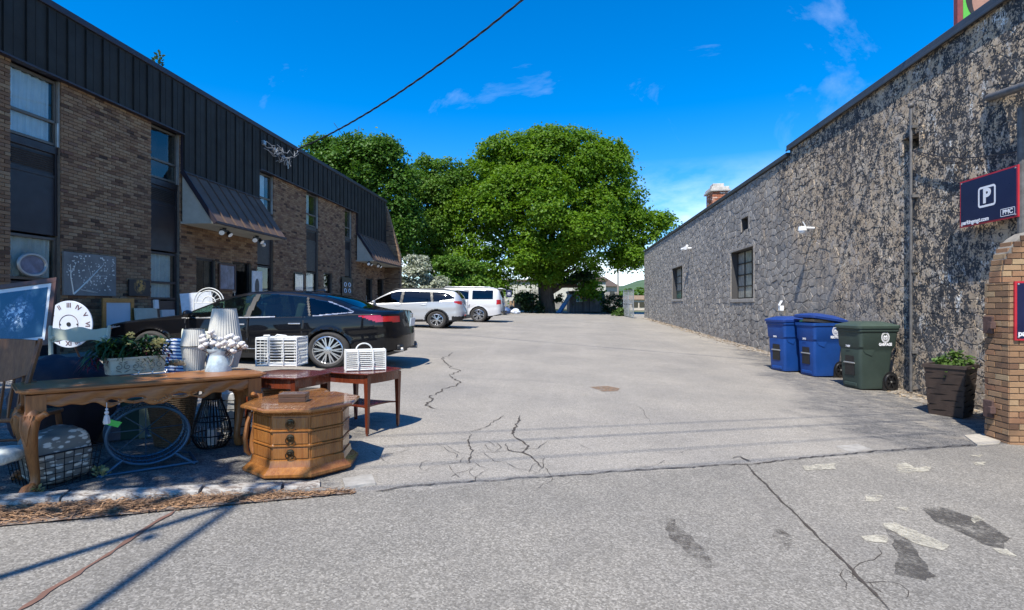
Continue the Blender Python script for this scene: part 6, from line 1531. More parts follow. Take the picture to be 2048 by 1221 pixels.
q.build('stem', m_lt, pl)
# ================================================================== SECOND-HAND FURNITURE at the kerb
m_oak = wood('golden_oak', (.22, .082, .020), (.42, .18, .052), 0, rough=.45, coat=.10); m_oakz = wood('golden_oak_upright', (.20, .072, .018), (.38, .16, .046), 2, rough=.48, coat=.06)
m_mah = wood('red_mahogany', (.085, .016, .008), (.20, .045, .018), 0, rough=.25, coat=.5); m_mahz = wood('red_mahogany_upright', (.085, .016, .008), (.22, .05, .018), 2, rough=.25, coat=.5)
m_wal = wood('honey_walnut', (.20, .065, .014), (.42, .18, .045), 2, rough=.28, coat=.4); m_walt = wood('honey_walnut_top', (.17, .062, .018), (.36, .165, .05), 0, rough=.25, coat=.5); m_dwd = wood('dark_walnut', (.05, .022, .010), (.12, .055, .025), 0)
m_brass = plain('aged_brass', (.10, .075, .045), .35, .9, .3, 20, .1); m_wick = plain('white_wicker', (.66, .66, .62), .6, 0, .06, 20, .3, 90)
m_oakd = wood('brown_oak', (.11, .042, .014), (.24, .10, .032), 2, rough=.5, coat=.05); m_cream = plain('cream_paint', (.58, .57, .44), .55, 0, .08, 6, .1); m_sage = plain('sage_paint', (.36, .38, .29), .6, 0, .1, 6, .1); m_blkm = plain('black_wire', (.008, .008, .009), .45, .3, .1, 9, 0)
m_navyf = plain('navy_leather', (.006, .007, .018), .8, 0, .3, 3, .3, 14); m_burg = plain('burgundy_cloth', (.09, .012, .03), .8); m_bluem = plain('blue_steel', (.03, .085, .14), .45, .3, .15, 9, .1)
m_shade = plain('pleated_linen', (.52, .50, .44), .9, 0, .08, 10, .2, 90); m_cot = plain('cotton', (.62, .59, .56), .95, 0, .08, 40, .6, 60); m_twig = plain('twig', (.09, .045, .025), .9)
m_galb = plain('blue_galvanised', (.46, .54, .56), .45, .15, .25, 22, .15, 30); m_gold = plain('gilt_frame', (.30, .18, .06), .4, .5, .2, 20, .2); m_fwd = plain('dark_frame_wood', (.07, .03, .02), .5, 0, .3, 10)
m_mat_ = plain('white_mount', (.55, .60, .63), .8, 0, .03); m_rat = plain('brown_rattan', (.12, .08, .045), .8, 0, .3, 20, .5)
def TH(name, label, cat, p, rz=0, group=None, scale=(1, 1, 1)): return thing(name, label, cat, p, rz, group, scale)
# ---- carved console table
FL, FR = atH(60, 994), atH(516, 914); d_ = FR - FL; Lt = math.hypot(d_.x, d_.y); az = math.atan2(d_.y, d_.x); Dt = .44; Ht = .705
t = TH('console_table', 'long carved golden oak console table with clawed legs covered in small ornaments', 'table', FL, az); tilt = (FR.z - FL.z)/Lt
def onT(x, y, z=0): return MAT['console_table'] @ Vector((x, y, Ht + tilt*x + z))
def octo(hx, hy, c): return [(-hx+c, -hy), (hx-c, -hy), (hx, -hy+c), (hx, hy-c), (hx-c, hy), (-hx+c, hy), (-hx, hy-c), (-hx, -hy+c)]
q = MB(); Mt = Matrix.Translation((Lt/2, Dt/2, Ht)) @ Matrix.Rotation(-math.atan(tilt), 4, 'Y')
for z0, z1, g in ((-.034, -.022, .050), (-.022, -.006, .072), (-.006, .0, .062)): q.prism(octo(Lt/2 + g, Dt/2 + g - .01, .06), z0, z1, Mt)
q.build('tabletop', m_oak, t, bevel=.004)
def apron(y, sd, nm):                                       # serpentine pierced apron
    n = 90; top = -.035; V = []; F_ = []; q = MB()
    def low_(u): c = abs(u-.5)*2; return -.135 - .035*math.exp(-((c)/.16)**2) - .030*math.exp(-((c-.42)/.10)**2) + .02*c - .008*math.sin(c*31)
    hl = [(.30, .035, .020), (.395, .045, .018), (.605, .045, .018), (.70, .035, .020)]
    rows = 12
    for i in range(n+1):
        u = i/n; x = .05 + (Lt-.1)*u
        for j in range(rows+1):
            v = j/rows; z = top + (low_(u)-top)*v; rel = .006*math.sin(u*38 + v*4)*math.sin(v*3.14)
            V.append((x, y + sd*(-rel), Ht + tilt*x + z))
    def hole(i, j):
        u = (i+.5)/n; z = top + (low_(u)-top)*(j+.5)/rows
        return any(((u-a)/b)**2 + ((z + .118)/c)**2 < 1 for a, b, c in hl)
    q._add(V, [((i*(rows+1)+j), ((i+1)*(rows+1)+j), ((i+1)*(rows+1)+j+1), (i*(rows+1)+j+1)) for i in range(n) for j in range(rows) if not hole(i, j)])
    o = q.build(nm, m_oak, t, smooth=True); md = o.modifiers.new('thick', 'SOLIDIFY'); md.thickness = .022
    q = MB()
    for a, b, c in hl:
        pts = [(.05 + (Lt-.1)*(a + b*math.cos(k*.35)), y - sd*.012, Ht + tilt*a*Lt - .118 + c*1.05*math.sin(k*.35)) for k in range(18)]; q.tube(pts, .008, 6, closed=True)
    for s_ in (1, -1):
        pts = [(.05 + (Lt-.1)*(.5 + s_*(.03 + .33*k/20)), y - sd*.014, Ht + tilt*.5*Lt - .085 - .045*math.sin(k/20*6.3)*(1-k/30) - .02) for k in range(21)]; q.tube(pts, [.010*(1-k/26) for k in range(21)], 6)
    for k in range(-3, 4): q.sphere((Lt/2 + k*.018, y - sd*.016, Ht + tilt*Lt/2 - .13 - .008*(3-abs(k))), .013, 5)
    q.build('carving', m_oak, t, smooth=True)
apron(.02, 1, 'apron'); q = MB(); q.bb((.03, Dt-.04, Ht-.13), (Lt-.03, Dt-.015, Ht-.035)); q.bb((.0, .05, Ht-.12), (.02, Dt-.05, Ht-.035)); q.bb((Lt-.02, .05, Ht + tilt*Lt -.12), (Lt, Dt-.05, Ht + tilt*Lt-.035)); q.build('apron_frame', m_oak, t)
def cabriole(cx, cy, ox, oy, zg):
    q = MB(); zt_ = Ht + tilt*cx - .035; o = Vector((ox, oy, 0)).normalized(); C_ = Vector((cx, cy, 0)); pr = [(.0, .042, 1.0), (.0, .044, .88), (.022, .050, .80), (.050, .052, .72), (.056, .046, .62), (.042, .038, .50), (.030, .033, .38), (.008, .028, .24), (.000, .027, .14), (.012, .032, .085), (.035, .04, .05)]
    q.box(C_ + Vector((0, 0, zt_ - .075)), (.105, .105, .15))
    pts = [C_ + o*a + Vector((0, 0, zg + (zt_ - zg)*h)) for a, r, h in pr]; q.tube(pts, [r for a, r, h in pr], 12)
    for s_ in (-.5, 0, .5):                                   # claw toes
        dd = (Matrix.Rotation(s_, 3, 'Z') @ o); q.tube([C_ + o*.02 + Vector((0, 0, zg+.07)), C_ + o*.03 + dd*.045 + Vector((0, 0, zg+.055)), C_ + o*.03 + dd*.075 + Vector((0, 0, zg+.018))], [.018, .021, .014], 7)
    q.sphere(C_ + o*.045 + Vector((0, 0, zg + .032)), .04, 7, sc_=(1, 1, .8))
    for sgn in (1, -1):                                       # scrolled knee wings
        w_ = Vector((-o.y, o.x, 0))*sgn; w2 = (w_ + o*(.2)).normalized(); q.tube([C_ + o*.03 + Vector((0, 0, zt_ - .21)), C_ + o*.03 + w2*.045 + Vector((0, 0, zt_ - .15)), C_ + o*.02 + w2*.085 + Vector((0, 0, zt_ - .125)), C_ + o*.02 + w2*.105 + Vector((0, 0, zt_ - .135))], [.02, .026, .020, .010], 8)
    for k in range(5): q.tube([C_ + o*(.085 - .004*k) + Vector((-o.y, o.x, 0))*(-.03 + .015*k) + Vector((0, 0, zt_ - .13)), C_ + o*(.10) + Vector((-o.y, o.x, 0))*(-.022 + .011*k) + Vector((0, 0, zt_ - .22)), C_ + o*.085 + Vector((0, 0, zt_ - .33))], [.006, .009, .004], 5)
    q.build('leg', m_oakz, t, smooth=True, ang=45)
mi_ = MAT['console_table'].inverted()
for cx, cy, ox, oy in ((.03, .04, -.75, -1), (.03, Dt-.02, -1, .25), (Lt-.03, .04, .9, -.8), (Lt-.03, Dt-.02, .6, .5)):
    wp = MAT['console_table'] @ Vector((cx, cy, 0)); cabriole(cx, cy, ox, oy, (mi_ @ Vector((wp.x, wp.y, G(wp.x, wp.y)))).z)
def TT(px, py): return atH(px, py, Ht + .0)
def onTop(px, py):                                          # point on the tabletop plane under a pixel
    p = atH(px, py, Ht); 
    for _ in range(4):
        l = mi_ @ p; zt_ = (MAT['console_table'] @ Vector((l.x, l.y, Ht + tilt*l.x + .001))).z; z = (CZ - zt_)*F/(py - 612); p = P(px, py, z)
    return p
# tassel
l = Vector((Lt*.28, -.03, Ht - .12)); p = MAT['console_table'] @ l; tt = TH('tassel', 'white bead tassel hanging from the carved apron', 'tassel', p - Vector((0, 0, .16)), 0, None, (.8, .8, .8))
q = MB(); q.lathe([(.022, 0), (.026, .02), (.016, .075), (.006, .085)], (0, 0, 0), 12, flute=.12, fn=1); q.build('fringe', m_cot, tt); q = MB(); q.sphere((0, 0, .10), .018, 6); q.sphere((0, 0, .13), .012, 6); q.cyl((0, 0, .13), (0, 0, .19), .003); q.build('bead', m_cot, tt, smooth=True)
# ---- octagonal drawer chest
gc = atH(606, 928); gc = Vector((gc.x, gc.y, 0)); gc.z = G(gc.x, gc.y); view = math.atan2(-gc.y, -gc.x)      # towards the camera
zc0 = depth(Vector((gc.x, gc.y, 0))); 
t = TH('drawer_chest', 'octagonal honey walnut drum chest with three drawers and ring pulls', 'chest', gc, view - R(15))
def og(r, ph=22.5): return [(r*math.cos(R(ph + 45*k)), r*math.sin(R(ph + 45*k))) for k in range(8)]
def oband(q, prof, mi=0):
    vs = []; n = 8
    for r, z in prof: vs += [(x, y, z) for x, y in og(r)]
    q._add(vs, [(i*n+k, i*n+(k+1) % n, (i+1)*n+(k+1) % n, (i+1)*n+k) for i in range(len(prof)-1) for k in range(n)] + [tuple(range(n-1, -1, -1)), tuple((len(prof)-1)*n+k for k in range(n))], mi)
S8 = .86
q = MB(); oband(q, [(.50*S8, 0), (.525*S8, .015), (.525*S8, .035), (.50*S8, .05), (.46*S8, .075), (.452*S8, .095), (.447*S8, .125), (.43*S8, .13)]); q.build('plinth', m_wal, t, smooth=True, ang=25)
q = MB(); oband(q, [(.425*S8, .12), (.425*S8, .48)]); q.build('carcase', m_wal, t)
for z in (.235, .35): q = MB(); oband(q, [(.427*S8, z-.012), (.446*S8, z-.005), (.446*S8, z+.003), (.427*S8, z+.009)]); q.build('moulding', m_wal, t)
q = MB(); oband(q, [(.43*S8, .465), (.44*S8, .472), (.47*S8, .488), (.525*S8, .498), (.54*S8, .508), (.54*S8, .522), (.525*S8, .53)]); q.build('tabletop', m_walt, t, smooth=True, ang=25)
ap = .425*S8*math.cos(R(22.5)); hw = .425*S8*math.sin(R(22.5))
for z0, z1 in ((.133, .222), (.245, .337), (.36, .455)):
    for k in range(8):
        q = MB(); m = Matrix.Rotation(R(45*k), 3, 'Z'); q.box(m @ Vector((ap + .004, 0, (z0+z1)/2)), (.012, hw*2 - .02, z1 - z0 - .008), m); q.build('drawer_front' if k == 0 else 'side_panel', m_wal, t, bevel=.003)
    zc = (z0+z1)/2; q = MB(); mm = Matrix.Rotation(R(90), 3, 'Y')
    q.lathe([(.030, .0), (.026, .006), (.012, .009), (.010, .02), (.004, .024)], (ap+.010, 0, zc+.004), 18, m=mm); q.torus((ap+.028, 0, zc-.012), (0, .030, 0), (.004, 0, .030), .0045, 24, 6); q.build('ring_pull', m_brass, t, smooth=True)
for k in (-1.5, 4.5, -4.5):                                 # S-shaped corner columns
    a = R(45*k); 
    if abs(k) < 2: a = R(-67.5 if k < 0 else 67.5)
    dd = Vector((math.cos(a), math.sin(a), 0)); q = MB(); q.tube([dd*(.45*S8) + Vector((0, 0, .46)), dd*(.48*S8) + Vector((0, 0, .38)), dd*(.50*S8) + Vector((0, 0, .26)), dd*(.49*S8) + Vector((0, 0, .16)), dd*(.46*S8) + Vector((0, 0, .125))], [.022, .024, .026, .026, .018], 8, sy=.7); q.build('column', m_oakz, t, smooth=True)
p = atH(588, 803, .53); b = TH('wooden_box', 'small plain hinged wooden box on top of the octagonal chest', 'box', (p.x, p.y, gc.z + .531), PSI + R(6))
q = MB(); q.bb((-.105, -.06, 0), (.105, .06, .036)); q.build('box_body', m_dwd, b, bevel=.003); q = MB(); q.bb((-.107, -.062, .039), (.107, .062, .068)); q.build('lid', m_dwd, b, bevel=.003)
# ---- two mahogany end tables
def endtable(p, az, label, a=.66, b_=.55, H=.63, group='red mahogany side tables'):
    t = TH('side_table', label, 'table', p, az, group)
    def plan(g, bow=.035):
        pts = []
        for (x0, y0, x1, y1, nx, ny) in ((0, 0, a, 0, 0, -1), (a, 0, a, b_, 1, 0), (a, b_, 0, b_, 0, 1), (0, b_, 0, 0, -1, 0)):
            for k in range(8): u = k/8; w_ = bow*4*u*(1-u) + g; pts.append((x0 + (x1-x0)*u + nx*w_ + (-g if x0 + (x1-x0)*u == 0 and nx == 0 else 0), y0 + (y1-y0)*u + ny*w_))
        return pts
    q = MB(); q.prism(plan(.018), H-.022, H-.012); q.prism(plan(.026), H-.012, H); q.build('tabletop', m_mah, t, bevel=.003)
    q = MB(); q.prism(plan(-.004, .03), H-.105, H-.022); q.build('apron', m_mahz, t)
    for x, y in ((0, 0), (a, 0), (a, b_), (0, b_)):
        q = MB(); q.box((x + (.02 if x == 0 else -.02), y + (.02 if y == 0 else -.02), (H-.03)/2 + .01), (.052, .052, H-.05), taper=.48); q.cyl((x + (.02 if x == 0 else -.02), y + (.02 if y == 0 else -.02), 0), (x + (.02 if x == 0 else -.02), y + (.02 if y == 0 else -.02), .03), .012); q.build('leg', m_mahz, t)
    q = MB(); q.prism([(x*.92 + a*.04, y*.92 + b_*.04) for x, y in plan(-.03, -.05)], H*.42, H*.42+.018); q.build('shelf', m_mah, t, bevel=.003)
    return t
Ff = atH(735, 874); e1 = math.atan2(.50, .22) + PSI          # F->R direction
azA = PSI + math.atan2(-.33, .62) + math.pi                  # local x from F towards L
azx = PSI + math.atan2(.50, .24)
endtable(Ff, azx, 'red mahogany side table with open shelf at the right end of the row', a=.53, b_=.62, H=.625)
p = atH(590, 756, .63); endtable(Vector((p.x, p.y, G(p.x, p.y))), azx + .12, 'dark red side table under the large white wicker case', a=.50, b_=.58, H=.63)
# ---- white wicker cases
def wicker(p, az, W_, D_, H_, label, handle):
    t = TH('wicker_case', label, 'basket', p, az, 'white wicker cases'); nr = 9
    q = MB()
    for i in range(nr+1):
        z = .01 + (H_-.02)*i/nr
        q.tube([(0, 0, z), (W_, 0, z), (W_, D_, z), (0, D_, z)], .0048 if 0 < i < nr else .008, 5, closed=True)
    q.build('woven_side', m_wick, t); q = MB()
    for (x0, y0, x1, y1, n) in ((0, 0, W_, 0, 3), (W_, 0, W_, D_, 10), (W_, D_, 0, D_, 3), (0, D_, 0, 0, 3)):
        for k in range(n): u = k/n; q.cyl((x0+(x1-x0)*u, y0+(y1-y0)*u, 0), (x0+(x1-x0)*u, y0+(y1-y0)*u, H_), .008 if k == 0 else .0045, n=5)
    q.build('stake', m_wick, t) if False else q.build('stake_frame', m_wick, t)
    q = MB()
    for k in range(11): y = D_*k/10; q.cyl((0, y, H_+.004), (W_, y, H_+.004), .005, n=5)
    for x in (0, W_*.3, W_*.68, W_): q.cyl((x, 0, H_+.008), (x, D_, H_+.008), .006, n=5)
    q.build('lid', m_wick, t); q = MB(); q.bb((.004, .004, 0), (W_-.004, D_-.004, .008)); q.build('base', m_wick, t)
    q = MB()
    for x in (W_*.30, W_*.68): q.tube([(x, -.004, H_+.01), (x, -.012, H_*.7), (x+.004, -.016, H_*.25), (x, -.01, .004)], .007, 6); q.torus((x, -.016, H_*.42), (.012, 0, 0), (0, 0, .016), .004, 14, 5)
    q.build('strap', m_wick, t)
    if handle: q = MB(); q.tube([(W_*.26 + W_*.20*(1-math.cos(k*math.pi/12)), D_*.25, H_ + .055*math.sin(k*math.pi/12)*1.25 + .005) for k in range(13)], .0075, 8); q.build('handle', m_wick, t, smooth=True)
    else: q = MB(); q.tube([(W_*.35, D_*.4, H_+.01), (W_*.4, D_*.4, H_+.03), (W_*.62, D_*.4, H_+.02), (W_*.66, D_*.4, H_+.008)], .009, 8); q.tube([(W_*.1, D_*.3, H_+.02), (W_*.25, D_*.3, H_+.022)], .012, 8); q.build('handle', m_wick, t, smooth=True)
p = atH(512, 734, .63); p2 = atH(593, 737, .63); d = p2 - p; wicker(Vector((p.x, p.y, G(p.x, p.y) + .632)), math.atan2(d.y, d.x), math.hypot(d.x, d.y), .30, .285, 'large white wicker case standing on the dark red side table', False)
p = atH(692, 741, .625); p2 = atH(771, 740, .625); d = p2 - p; wicker(Vector((p.x, p.y, Ff.z + .628)), math.atan2(d.y, d.x), math.hypot(d.x, d.y), .15, .205, 'small white wicker case with arched handle on the right-hand side table', True)
# ---- nightstand drawer and round stool between the tables
p = atH(556, 786, .40); t = TH('small_chest', 'small brown wooden chest between the console table and the red tables', 'chest', (p.x, p.y, G(p.x, p.y)), PSI + .35)
q = MB(); q.bb((-.17, 0, .03), (.17, .30, .42)); q.build('carcase', m_wal, t, bevel=.004); q = MB(); q.bb((-.19, -.02, .422), (.19, .32, .45)); q.build('tabletop', m_walt, t, bevel=.006)
for z in (.06, .24): q = MB(); q.bb((-.15, -.012, z), (.15, -.001, z+.16)); q.build('drawer_front', m_oak, t, bevel=.004); q = MB(); q.sphere((0, -.022, z+.08), .012, 6); q.build('knob', m_brass, t, smooth=True)
p = atH(598, 786, .50); t = TH('round_stool', 'round brown wooden stool partly behind the octagonal chest', 'stool', (p.x, p.y + .1, G(p.x, p.y)), 0)
q = MB(); q.lathe([(.18, .468), (.20, .478), (.20, .495), (.185, .505), (.0001, .507)], (0, 0, 0), 32, sx=1.1); q.build('seat', m_walt, t, smooth=True, ang=30)
for k in range(4): a = k*math.pi/2 + .6; q = MB(); q.tube([(.10*math.cos(a), .10*math.sin(a), .47), (.13*math.cos(a), .13*math.sin(a), .25), (.17*math.cos(a), .17*math.sin(a), 0)], [.018, .022, .014], 8); q.build('leg', m_wal, t, smooth=True)
# ---- lampshades
def pleat(q, r0, r1, z0, z1, n=72):
    q.lathe([(r0, z0), (r0 + (r1-r0)*.5, (z0+z1)/2), (r1, z1)], (0, 0, 0), n, flute=.022, fn=1, cap=False)
def lampshade(p, label, s, rt, rm, rb_, h1, h2):
    t = TH('lampshade', label, 'lampshade', p, 0, 'pleated linen lampshades', (1.08, 1, 1))
    q = MB(); pleat(q, rm, rt, h2+.002, h2+h1); o = q.build('upper_shade', m_shade, t); o.modifiers.new('s', 'SOLIDIFY').thickness = .003
    q = MB(); pleat(q, rb_, rm*.95, 0, h2-.002); o = q.build('lower_shade', m_shade, t); o.modifiers.new('s', 'SOLIDIFY').thickness = .003
    q = MB(); q.torus((0, 0, h2), (rm*1.02, 0, 0), (0, rm*1.02, 0), .003, 30, 5); q.torus((0, 0, h1+h2), (rt*1.01, 0, 0), (0, rt*1.01, 0), .003, 30, 5)
    for k in range(3): a = k*2.1; q.cyl((0, 0, h1+h2-.02), (rt*math.cos(a), rt*math.sin(a), h1+h2), .0015, n=4)
    q.build('wire_ring', m_blkm, t, smooth=True)
p = onTop(388, 740); s = ppm(p); lampshade(p, 'smaller pleated lampshade stack left of the blue pitcher', s, 17/s, 23/s, 16.5/s, 34/s, 48/s)
p = onTop(449, 735); s = ppm(p); lampshade(p, 'taller pleated lampshade stack behind the cotton stems', s, 20/s, 32/s, 22/s, 80/s, 38/s)
# ---- pitcher with cotton stems
p = onTop(437, 744); s = ppm(p); k_ = 1/s; t = TH('pitcher', 'pale blue galvanised pitcher holding cotton stems', 'pitcher', p, PSI)
q = MB(); q.lathe([(24*k_, 0), (24.5*k_, 2*k_), (20*k_, 18*k_), (16.5*k_, 31*k_), (15.5*k_, 33*k_), (16*k_, 35*k_), (17.5*k_, 42*k_), (16.5*k_, 42*k_), (14.5*k_, 34*k_)], (0, 0, 0), 30, cap=False); q.lathe([(23*k_, .002), (.0001, .002)], (0, 0, 0), 30, cap=False); q.build('body', m_galb, t, smooth=True, ang=50)
q = MB(); q.tube([(16*k_, 0, 36*k_), (26*k_, 0, 40*k_), (30*k_, 0, 30*k_), (26*k_, 0, 16*k_), (20*k_, 0, 10*k_)], 1.5*k_, 8); q.build('handle', m_galv, t, smooth=True)
q = MB(); q.lathe([(14*k_, 38*k_), (17*k_, 42*k_), (17.2*k_, 46*k_), (15*k_, 43*k_)], (-3*k_, -2*k_, 0), 20, cap=False); q.build('spout', m_galb, t, smooth=True)
ct = TH('cotton_stems', 'bunch of fluffy white cotton bolls on brown twigs in the blue pitcher', 'flowers', p + Vector((0, 0, 38*k_)), PSI); r7 = random.Random(12); q2 = MB(); bolls = []
for i, (x, y) in enumerate(((-30, 33), (-33, 22), (-22, 26), (-18, 18), (-12, 24), (-8, 55-14), (-4, 20), (4, 27), (8, 16), (14, 30), (18, 20), (22, 33), (26, 22), (32, 28), (36, 18), (38, 12), (44, 16), (50, 12), (52, 19), (-27, 12), (24, 8), (34, 4), (12, 8), (0, 10), (-10, 34), (30, 16))):
    c = Vector((x*k_, r7.uniform(-14, 10)*k_, y*k_)); q = MB(); q.sphere((0, 0, 0), 5.2*k_, 6); 
    for m_ in range(4): a = m_*1.57 + r7.random(); q.sphere((3.2*k_*math.cos(a), 3.2*k_*math.sin(a), r7.uniform(-1, 2)*k_), 3.7*k_, 5)
    o = q.build('cotton_boll', m_cot, ct, smooth=True); o.location = c; q2.tube([(0, 0, -30*k_), c*.5 + Vector((0, 0, -8*k_)), c - Vector((0, 0, 5*k_))], .0025, 4)
q2.build('stems', m_twig, ct)
p = onTop(417, 738); s = ppm(p); b = TH('glass_bottle', 'cobalt blue glass bottle between the lampshade and the pitcher', 'bottle', p + Vector((0, .06, 0))); q = MB(); k_ = 1/s; q.lathe([(.0001, 0), (11*k_, 1*k_), (12*k_, 14*k_), (9*k_, 26*k_), (5*k_, 30*k_), (4.5*k_, 36*k_), (.0001, 36*k_)], (0, 0, 0), 20, cap=False); q.build('body', plain('cobalt_glass', (.01, .08, .36), .1, 0, .2, 9, 0, coat=1), b, smooth=True)
# ---- cream planter box with artificial flowers
pl_, pr_ = onTop(218, 753), onTop(334, 744); d = pr_ - pl_; Wp = math.hypot(d.x, d.y)*1.0; azp = math.atan2(d.y, d.x); s = ppm((pl_+pr_)/2); Hb = 34/s
t = TH('planter_box', 'cream rectangular planter box with raised scroll pattern on the console table', 'planter', pl_, azp); m_scr = plain('planter_cream', (.56, .53, .41), .7, 0, .15, 12, .2); m_scr2 = plain('planter_scroll', (.22, .21, .16), .8, 0, .15, 12)
Dp = .15; q = MB(); rg = []
for z, g in ((0, .0), (.006, .006), (Hb*.86, .016), (Hb*.88, .024), (Hb, .026), (Hb, .016), (Hb*.8, .012)): rg.append([Vector((x, y, z)) for x, y in rrect(Wp/2 + g - .02, Dp/2 + g - .01, .02, 3, Wp/2, Dp/2)])
loft(q, rg, True, True); q.build('body', m_scr, t, smooth=True, ang=35)
q = MB(); yf = -.010
def spiral(cx, cz, r, turns, a0, sg):
    return [(cx + sg*r*(1-k/26)*math.cos(a0 + turns*6.28*k/22), yf - .004, cz + r*(1-k/26)*math.sin(a0 + turns*6.28*k/22)) for k in range(23)]
for cx in (.22, .50, .78):
    for sg in (1, -1):
        q.tube(spiral(Wp*cx + sg*Wp*.075, Hb*.48, Hb*.20, 1.2, 1.6, sg), .0035, 5); q.tube([(Wp*cx + sg*Wp*.02, yf-.004, Hb*.15), (Wp*cx + sg*Wp*.06, yf-.005, Hb*.22), (Wp*cx + sg*Wp*.12, yf-.006, Hb*.30)], [.002, .006, .002], 5); q.tube([(Wp*cx + sg*Wp*.02, yf-.005, Hb*.72), (Wp*cx + sg*Wp*.07, yf-.006, Hb*.78)], [.005, .002], 5)
q.build('scroll_relief', m_scr2, t, smooth=True)
fl = TH('artificial_flowers', 'artificial greenery with pale yellow blossoms and dark red sprigs in the cream planter box', 'flowers', pl_ + Vector((0, 0, Hb*.85)), azp)
def tl(x, y, z): return MAT[fl.name] @ Vector((x, y, z))
def blades(name, m, n, seed, xr, zr, ln, wd, droop_, parent):
    g = random.Random(seed); V = []; Fq = []; C = []
    for i in range(n):
        b0 = Vector((g.uniform(*xr), Dp/2 + g.uniform(-.04, .04), g.uniform(*zr))); a = g.uniform(0, 6.28); d = Vector((math.cos(a)*1.2, math.sin(a)*.7, g.uniform(.1, 1.3))).normalized(); l_ = g.uniform(*ln); w_ = g.uniform(*wd); sd = d.cross(Vector((0, 0, 1))).normalized(); cc = g.random(); prev = None
        for k in range(5):
            u = k/4; c = b0 + d*l_*u - Vector((0, 0, droop_*l_*u*u)); ww = w_*math.sin(math.pi*(.12 + .85*u)); o = len(V); V += [c - sd*ww, c + sd*ww]; C += [cc, cc]
            if k: Fq.append((o-2, o-1, o+1, o))
    V2 = [tuple(MAT[parent.name] @ v) for v in V]; return mesh_np(name, V2, Fq, m, parent, np.array(C), smooth=True)
m_fol = leafmat('silk_leaf', (.012, .045, .018), (.05, .11, .035), .2); m_ylw = leafmat('silk_yellow', (.45, .42, .16), (.62, .58, .30), .3); m_rdf = leafmat('silk_red', (.10, .008, .02), (.22, .03, .05), .2); m_bei = leafmat('silk_beige', (.50, .38, .24), (.66, .55, .40), .2)
blades('foliage', m_fol, 420, 1, (-.03, Wp+.03), (0, .16), (.07, .17), (.006, .014), .5, fl); blades('foliage', m_fol, 180, 2, (-.08, Wp*.7), (.02, .14), (.10, .20), (.007, .016), .9, fl); blades('foliage', m_mleaf, 110, 9, (.0, Wp), (.05, .16), (.05, .12), (.005, .012), .5, fl)
blades('red_sprigs', m_rdf, 70, 3, (Wp*.6, Wp+.05), (-.02, .08), (.05, .14), (.003, .007), .9, fl); blades('red_sprigs', m_rdf, 60, 4, (-.14, Wp*.1), (-.06, .04), (.05, .12), (.003, .007), 1.1, fl)
def blossom(name, m, c, r, n, seed):
    g = random.Random(seed); V = []; Fq = []; C = []
    for i in range(n):
        d = Vector([g.gauss(0, 1) for _ in range(3)]).normalized(); d.z = abs(d.z)*.8 + .1; b0 = Vector(c) + d*r*.4; e = d*r*.8; s_ = d.cross(Vector((g.random(), g.random(), 1))).normalized()*r*.25; o = len(V); V += [b0, b0 + e*.5 + s_, b0 + e, b0 + e*.5 - s_]; Fq.append((o, o+1, o+2, o+3)); C += [g.random()]*4
    return mesh_np(name, [tuple(MAT[fl.name] @ v) for v in V], Fq, m, fl, np.array(C))
for k, (x, z, r) in enumerate(((.34, .215, .028), (.36, .19, .02), (.80, .145, .035), (.86, .12, .032), (.74, .12, .03), (.90, .15, .022), (.82, .09, .026), (.62, .06, .02), (.3, .13, .018), (.97, .12, .018))): blossom('yellow_blossom', m_ylw, (Wp*x, -.02, z*.95), r*1.1, 26, k)
p = onTop(350, 742); k_ = 1/ppm(p); t = TH('dried_flowers', 'dried cream hydrangea head at the right end of the planter box', 'flowers', p, 0); fl_b = fl; fl = t
for k in range(3): blossom('petals', m_bei, ((-8 + 8*k)*k_, 0, (9 + 3*(k % 2))*k_), 12*k_, 60, 40+k)
q = MB(); q.cyl((0, 0, 0), (0, 0, .03), .004); q.build('stem', m_twig, t); fl = fl_b
p = onTop(262, 752); p2 = onTop(338, 748); t = TH('napkin_rings', 'row of small chrome ring holders on a rail in front of the planter box', 'holder', p, math.atan2((p2-p).y, (p2-p).x)); Wn = math.hypot((p2-p).x, (p2-p).y)
q = MB(); q.cyl((0, 0, .006), (Wn, 0, .006), .004); q.build('rail', m_chrome, t, smooth=True)
for k in range(3): q = MB(); q.torus((Wn*(.2+.36*k), 0, .022), (0, .016, 0), (.006, 0, .017), .003, 16, 6); q.build('ring', m_chrome, t, smooth=True)
# ---- blue wire exercise wheel
g_ = atH(298, 938); t = TH('wire_drum', 'dark blue wire drum with zigzag sides and a green price tag under the table', 'drum', g_, PSI + R(38), None, (1.22, 1, 1)); Rw = .222; zc = .262; Wd = .27
q = MB(); q.torus((0, 0, zc), (Rw, 0, 0), (0, 0, Rw), .0105, 48, 8); q.build('front_ring', m_bluem, t, smooth=True); q = MB(); q.torus((0, Wd, zc), (Rw, 0, 0), (0, 0, Rw), .0105, 48, 8); q.build('rear_ring', m_bluem, t, smooth=True); q = MB(); q.torus((0, Wd*.45, zc), (Rw, 0, 0), (0, 0, Rw), .006, 48, 6); q.build('middle_ring', m_bluem, t, smooth=True)
q = MB(); n = 46
for k in range(n):
    a0, a1, a2 = 2*math.pi*k/n, 2*math.pi*(k+.5)/n, 2*math.pi*(k+1)/n; pt = lambda a, y: (Rw*math.cos(a), y, zc + Rw*math.sin(a))
    for y0, y1 in ((0, Wd*.45), (Wd*.45, Wd)): q.tube([pt(a0, y0), pt(a1, y1)], .0040, 4, caps=False); q.tube([pt(a1, y1), pt(a2, y0)], .0040, 4, caps=False)
for k in range(8): a = k*math.pi/4; q.tube([(0, Wd, zc), pt(a, Wd)], .004, 5)
q.build('zigzag_wires', m_bluem, t)
q = MB()
